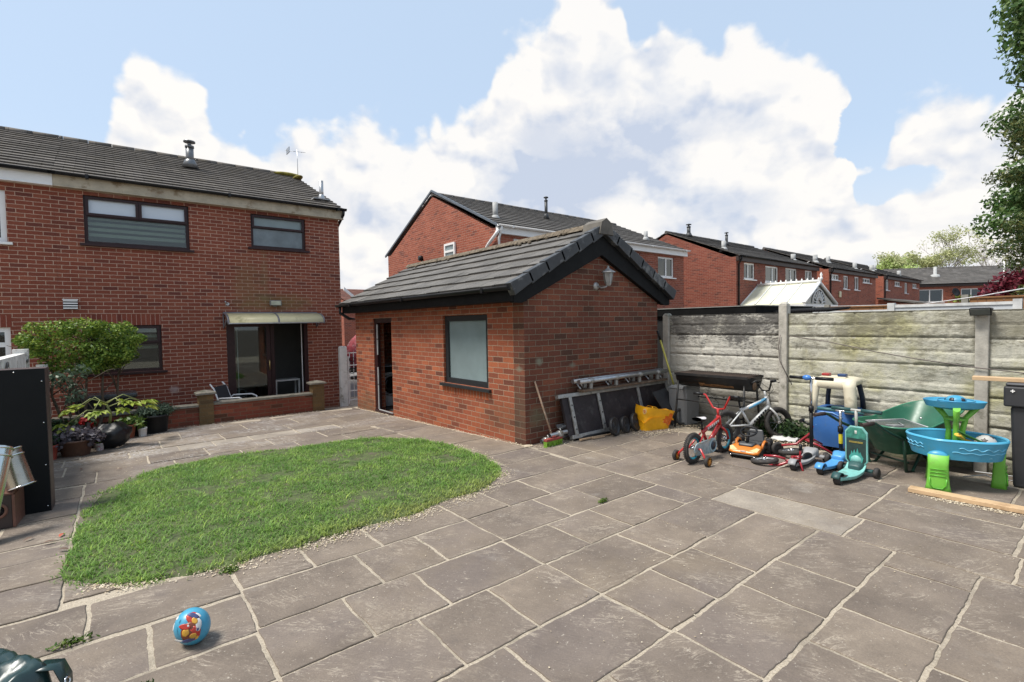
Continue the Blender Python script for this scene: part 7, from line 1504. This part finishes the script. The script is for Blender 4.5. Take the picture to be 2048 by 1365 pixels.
for i, (x, y) in enumerate(((-.42, 5.0), (-.36, 5.12), (-.33, 4.75), (-.55, 5.2), (-.3, 4.4), (-.2, 7.6), (-.35, 7.9), (0, 7.5))):
    d = MB(T3((x, y, gz(y)+.02), i*1.3)); d.grid(lambda u, v: (.07*(u-.5), .026*(v-.5)*math.sin(math.pi*(.1+.85*u)), .008*math.sin(u*3.1)), 6, 4); o = d.build('fallen_leaf', pm('brown_leaf', (.10, .055, .035), .7, var=.4) if i != 1 else pm('red_leaf', (.3, .06, .03), .7)); tag(o, ('reddish' if i == 1 else 'dark brown')+' fallen leaf on the paving near the cabinet', 'leaf', 'fallen leaves near the cabinet')
# ------------------------------------------------------------------ beyond the fence
cs = thing('conservatory', 'white framed conservatory with a translucent pitched roof and sunburst gable', 'conservatory', (23.7, 9.7, -.5))
CX0, CX1, CY0, CY1, CR, CE, CXR = 22.05, 25.4, 8.4, 10.98, 3.1, 2.2, 23.55
ROOFP = pm('cream_roof_panel', (.66, .66, .52), .4, var=.1, vscale=1.2)
d = MB(); d.prism([(CX0-.1, CE), (CXR, CR), (CXR, CR-.04), (CX0-.1, CE-.04)], 'y', CY0, CY1); d.prism([(CX1+.1, CE), (CX1+.1, CE-.04), (CXR, CR-.04), (CXR, CR)], 'y', CY0, CY1); d.build('roof', ROOFP, cs)
d = MB()
for y in [CY0+.02+i*.64 for i in range(5)]: d.tube([(CX0-.1, y, CE+.02), (CXR, y, CR+.02)], .03, 6)
d.tube([(CXR, CY0-.1, CR+.06), (CXR, CY1, CR+.06)], .06, 8); d.tube([(CX0-.1, CY0-.05, CE), (CXR, CY0-.05, CR)], .06, 6); d.tube([(CX1+.1, CY0-.05, CE), (CXR, CY0-.05, CR)], .06, 6)
d.box(CX0-.14, CX0, CY0-.05, CY1, CE-.15, CE-.045); d.box(CX0-.1, CX1+.1, CY0-.09, CY0+.02, CE-.15, CE-.045)
for i in range(9): a = math.pi*(i+.5)/9; d.tube([(CXR+.15*math.cos(a)*1.5, CY0-.03, CE+.0+.15*math.sin(a)), (CXR+math.cos(a)*1.0*(.55 if abs(math.cos(a)) > .8 else .62), CY0-.03, CE+.55*math.sin(a)*.95)], .022, 5)
for rr_ in (.28, .62): d.tube([(CXR+rr_*1.1*math.cos(math.pi*i/14), CY0-.03, CE+rr_*.95*math.sin(math.pi*i/14)) for i in range(15)], .022, 5)
for x in (CX0, CX1): 
    d.box(x-.05, x+.05, CY0-.05, CY0+.05, -.5, CE-.15); d.box(x-.05, x+.05, CY1-.1, CY1, -.5, CE-.15)
for x in (CX0+1.1, CX0+2.2): d.box(x-.04, x+.04, CY0-.05, CY0+.03, -.5, CE-.15)
d.build('frame', UPVC, cs)
d = MB(); d.prism([(CX0, CE-.04), (CX1, CE-.04), (CXR, CR-.06)], 'y', CY0, CY0+.02); d.box(CX0, CX1, CY0-.01, CY0+.01, .4, CE-.15); d.box(CX0-.01, CX0+.01, CY0+.06, CY1-.1, .4, CE-.15); d.build('glazing', GLASSF, cs)
d = MB()
for i in range(12): y = CY0+i*.22; d.lathe([(.03, 0), (.045, .05), (.02, .08), (.0, .13)], (CXR, y, CR+.1), n=6)
d.lathe([(.05, 0), (.07, .1), (.03, .16), (.06, .24), (.0, .36)], (CXR, CY0-.1, CR+.08), n=8); d.build('finial', UPVC, cs)
sh = thing('flat_roof_shed', 'flat roofed black shed just showing above the fence', 'shed', (9, 6, -.2))
d = MB(); d.box(8.25, 10.4, 3.9, 7.9, -.3, 1.62); d.build('wall', pm('shed_black', (.012, .012, .012), .7, var=.2), sh); d = MB(); d.box(8.2, 10.5, 3.85, 8.0, 1.66, 1.79); d.box(8.22, 10.48, 3.87, 7.98, 1.62, 1.659); d.build('fascia', pm('shed_fascia', (.008, .008, .008), .8, var=.3, spec=.1), sh); d = MB(); d.box(8.19, 10.51, 3.84, 8.01, 1.792, 1.806); d.build('roof', pm('felt_edge', (.25, .25, .23), .8), sh)
cr_ = thing('corrugated_roof', 'dark corrugated lean-to roof edge beside the black shed', 'roof', (9.3, 3.5, 1.6))
d = MB(); d.grid(lambda u, v: (8.8+1.0*v, 3.0+.9*u, 1.69+.05*v+.018*math.sin(u*150)), 160, 2); d.build('roof_sheet', pm('black_sheet', (.014, .014, .015), .8, spec=.1), cr_, solid=.008)
d = MB(); d.box(8.85, 9.75, 3.05, 3.84, -.2, 1.64); d.build('wall', pm('shed_black', (.012, .012, .012), .7), cr_)
for i, (y0, y1, x, zt, lab) in enumerate(((1.02, 2.66, 10.5, 1.76, 'pale grey panel fence beyond the concrete fence, taller stretch'), (-1.4, .98, 10.5, 1.80, 'pale grey panel fence beyond the concrete fence, nearer stretch'), (2.72, 4.2, 11.5, 1.70, 'low pale grey panel fence near the corrugated roof'))):
    f_ = thing('panel_fence', lab, 'fence', (x, y0, -.2)); d = MB(); d.box(x, x+.05, y0, y1, -.2, zt); d.build('panel', pm('pale_panel', (.50, .53, .56), .6, var=.06, vscale=2), f_, bevel=.004)
    d = MB(); [d.box(x-.03, x+.08, y, y+.1, -.2, zt+.05) for y in (y0, y1-.1)]; d.box(x-.015, x, y0+.1, y1-.1, zt-.03, zt+.015); d.build('post', pm('pale_post', (.55, .56, .56), .6), f_)
WF = pm('orange_fence_wood', (.24, .115, .045), .8, var=.2, vscale=4)
for i, (y0, y1, x, zt, lab) in enumerate(((2.05, 4.4, 13, 1.80, 'orange timber fence panel beyond the pale panels, furthest left of them'), (1.15, 2.0, 13, 1.90, 'orange timber fence panel beside the concrete spur post'), (-1.2, 1.1, 13, 1.97, 'tall orange timber fence panel at the right of the far gardens'))):
    f_ = thing('timber_fence', lab, 'fence', (x, y0, -.2)); d = MB()
    n = int((y1-y0)/.12)
    for k in range(n): d.box(x, x+.02, y0+.12*k, y0+.12*k+.114, -.2, zt)
    d.box(x-.02, x+.04, y0, y1, zt+.002, zt+.03); d.build('panel', WF, f_)
    d = MB(); d.box(x-.05, x+.06, y1+.0, y1+.1, -.2, zt+.08); d.build('post', pm('spur_post', (.24, .23, .20), .9, var=.2), f_)
d = MB(); d.tube([(18, 6.5, 1.95), (13.5, 2.8, 1.83), (11.5, 1.6, 1.90), (9.6, .4, 2.02), (8.5, -.4, 2.1)], .010, 5); tag(d.build('washing_line', pm('white_line', (.62, .62, .62), .5)), 'white washing line strung across the gardens beyond the fence', 'washing line')
# parasol and car glimpsed in the side gap
pa = thing('parasol', 'folded pink and red patterned parasol in the side gap behind the gate', 'parasol', (6.75, 17, -.45))
d = MB(); d.tube([(6.75, 17, -.45), (6.75, 17, 1.4)], .025, 8); d.build('pole', UPVC, pa)
d = MB(); n = 16; vs = []
for z, r_ in ((1.35, .03), (1.1, .25), (.8, .42), (.45, .46), (.15, .30)):
    for k in range(n): t = 2*math.pi*k/n; q = r_*(1+.22*math.cos(8*t)); vs.append((6.75+q*math.cos(t), 17+q*math.sin(t), z+.04*math.sin(5*t)))
d.add(vs, [(i*n+k, i*n+(k+1) % n, (i+1)*n+(k+1) % n, (i+1)*n+k) for i in range(4) for k in range(n)], True); d.build('canopy', pm('pink_print', (.45, .08, .10), .6, var=.4, vscale=9, dirt=(.62, .45, .47), dscale=7), pa)
pk = thing('parked_car', 'dark parked car glimpsed low in the side gap behind the parasol', 'car', (8.6, 19.6, -.5))
d = MB(T3((8.6, 19.6, -.45), R(30))); loft(d, [(-2, .6, .35, .75, .5), (-1.7, .85, .25, .9, .45), (0, .88, .22, .95, .4), (1.6, .86, .25, .9, .45), (2, .6, .35, .7, .5)]); d.build('body', pm('dark_car', (.02, .022, .025), .2, coat=.5), pk)
d = MB(T3((8.6, 19.6, -.45), R(30))); loft(d, [(-1.3, .7, .88, .95, .5), (-.8, .68, .9, 1.35, .5), (.5, .68, .9, 1.4, .5), (1.2, .7, .88, .95, .5)]); d.build('cabin', pm('dark_glass', (.008, .009, .011), .08), pk)
for x in (-1.25, 1.25):
    for s in (1, -1): d = MB(T3((8.6, 19.6, -.45), R(30))); d.torus((x, .8*s, .3), (0, 1, 0), .21, .09, 20, 8); d.lathe([(0, -.05), (.2, -.05), (.2, .05), (0, .05)], (x, .8*s, .3), (0, 1, 0), 14); d.build('wheel', RUB, pk)
ASPH = pm('asphalt', (.16, .155, .15), .9, var=.15, vscale=3, bump=.3, bscale=60)
d = MB(); d.quad((4.5, 14, -.44), (40, 14, -.44), (40, 14.001, -.44), (4.5, 14.001, -.44)); d = MB(); d.quad((4.5, 14.0, -.445), (8.8, 14.0, -.445), (30, 29.5, -.445), (4.5, 29.5, -.445)); tag(d.build('driveway', ASPH, recalc=False), None, None, kind='structure')
# ------------------------------------------------------------------ trees
LT1 = leaf_mat('ivy_leaf', (.038, .10, .025), (.09, .17, .042), (.20, .28, .10), .3); LT2 = leaf_mat('conifer_leaf', (.024, .055, .016), (.06, .10, .028), (.20, .20, .06), .15)
tr1 = thing('broadleaf_tree', 'tall leafy tree at the right edge above the dark conifer', 'tree', (16.9, 1.2, -.3))
d = MB(); d.tube([(17.0, .9, -.3), (16.9, .9, 2), (16.8, .95, 5), (16.7, 1.0, 8), (16.6, 1.0, 10)], [.22, .2, .17, .12, .06], 10); g = random.Random(5)
for k in range(26): z = 3.4+k*.26; a = g.uniform(1.6, 4.6); e = Vector((16.8+math.cos(a)*.85, 1.0+math.sin(a)*.85, z+.6)); d.tube([(16.8, .95, z), Vector((16.8, .95, z)).lerp(e, .5)+Vector((0, 0, .1)), e], [.06, .04, .012], 6)
d.build('trunk', BARK, tr1)
bl_ = []; g = random.Random(12)
for k in range(50):
    z = 3.3+k*.155; a = g.uniform(0, 6.28); r_ = g.uniform(.25, 1.15)*(1.0 if z < 8.5 else .8); bl_.append(((16.75+math.cos(a)*r_, 1.0+math.sin(a)*r_, z), (.5, .5, .36)))
leaf_cloud('crown', [(c_, (r_[0]*1.15, r_[1]*1.15, r_[2]*1.1)) for c_, r_ in bl_], 30000, .11, LT1, tr1, 51, .1, .6)
tr2 = thing('conifer_tree', 'dark dense conifer with yellowish tips at the right edge above the fence', 'tree', (15.0, 1.0, -.3))
d = MB(); d.tube([(15.1, .85, -.3), (15.05, .88, 2.5), (15.0, .9, 5.2)], [.16, .12, .03], 8); d.build('trunk', BARK, tr2)
bl_ = []
for k in range(60):
    z = 2.0+g.random()*4.0; a = g.uniform(0, 6.28); r_ = (.95*(1-max(0, z-4.4)/3.2))*g.uniform(.3, 1); bl_.append(((15.05+math.cos(a)*r_, .9+math.sin(a)*r_, z), (.36, .36, .20)))
leaf_cloud('crown', bl_, 26000, .085, LT2, tr2, 52, .2, .3, -.2)
rsr = thing('red_shrub', 'dark red leaved shrub beyond the fence at the right edge', 'shrub', (20.3, 2.1, -.3))
d = MB(); d.tube([(20.3, 2.0, -.3), (20.2, 2.0, 1.8)], [.08, .05], 6); d.build('trunk', BARK, rsr)
leaf_cloud('crown', [((20.0, 2.0, 2.5), (.5, .6, .4)), ((20.5, 1.5, 2.6), (.6, .6, .5)), ((20.0, 2.5, 2.2), (.4, .4, .35))], 2200, .13, leaf_mat('red_leaf', (.07, .008, .015), (.14, .015, .03), (.22, .03, .05)), rsr, 53, .2, .6)
gsb = thing('green_shrub', 'bright green shrub in front of the far brick terrace', 'shrub', (58, 10.2, -.3))
d = MB(); d.tube([(58.5, 10.2, -.3), (58.5, 10.2, 2.4)], [.15, .08], 6); d.build('trunk', BARK, gsb); leaf_cloud('crown', [((56.5, 9.9, 2.8), (1.4, 1.6, .9)), ((57, 8.8, 2.5), (1, 1.2, .7)), ((56.6, 11.2, 2.5), (1, 1.2, .7))], 1500, .3, leaf_mat('spring_leaf', (.10, .18, .03), (.2, .28, .05), (.3, .38, .1)), gsb, 54, .3, .6)
SPR = leaf_mat('pale_spring_leaf', (.30, .33, .14), (.44, .47, .22), (.58, .58, .32), .4); SPB = leaf_mat('bright_spring_leaf', (.34, .46, .14), (.46, .58, .2), (.56, .64, .3), .4)
TWIG = pm('bare_twig', (.30, .27, .25), .9, var=.2)
def branch_tree(mb, p, dirv, ln, r_, depth, g):
    e = p+dirv*ln; mb.tube([p, p.lerp(e, .5)+Vector((g.uniform(-.04, .04), g.uniform(-.04, .04), 0))*ln, e], [r_, r_*.85, r_*.65], 5, cap=False)
    if depth == 0: return [e]
    out = []
    for k in range(3 if depth > 1 else 4):
        nd_ = (dirv+Vector((g.uniform(-.75, .75), g.uniform(-.75, .75), g.uniform(-.1, .5)))).normalized(); out += branch_tree(mb, p.lerp(e, g.uniform(.65, 1)), nd_, ln*g.uniform(.6, .8), r_*.6, depth-1, g)
    return out
DIRS = [((110, 29, 0), 13.5, 1, SPR, 'pale spring green tree furthest left behind the far terrace'), ((112, 26.5, 0), 14.5, 1, SPB, 'bright yellow green tree behind the far terrace'), ((118, 25.5, 0), 17, .8, SPR, 'tall thinly leaved tree behind the far terrace'), ((124, 23.5, 0), 17, .55, SPR, 'half bare spring tree behind the terrace near the conifer'), ((126, 20, 0), 18, .18, SPR, 'mostly bare branching tree rising behind the far terrace'), ((130, 17, 0), 18, .1, SPR, 'bare tree next to the dark conifer behind the terrace'), ((101, 33, 0), 11, .9, SPR, 'low pale tree over the farthest brick roofs')]
for i, (p, h, lf, lm, lab) in enumerate(DIRS):
    t = thing('spring_tree', lab, 'tree', p, 0, 'spring trees behind the far terrace'); g = random.Random(60+i); d = MB()
    tips = branch_tree(d, Vector(p), Vector((g.uniform(-.05, .05), g.uniform(-.05, .05), 1)).normalized(), h*.38, .17, 4 if lf < .6 else 3, g); d.build('trunk', TWIG, t, recalc=False)
    if lf > .12:
        tb_ = [(tuple(q), (1.3, 1.3, 1.0)) for q in tips]; leaf_cloud('crown', tb_, int(4600*lf), .34, lm, t, 70+i, .1, .6)
# birds
for (p, s) in (((-22, 120, 62), .25),):
    pass
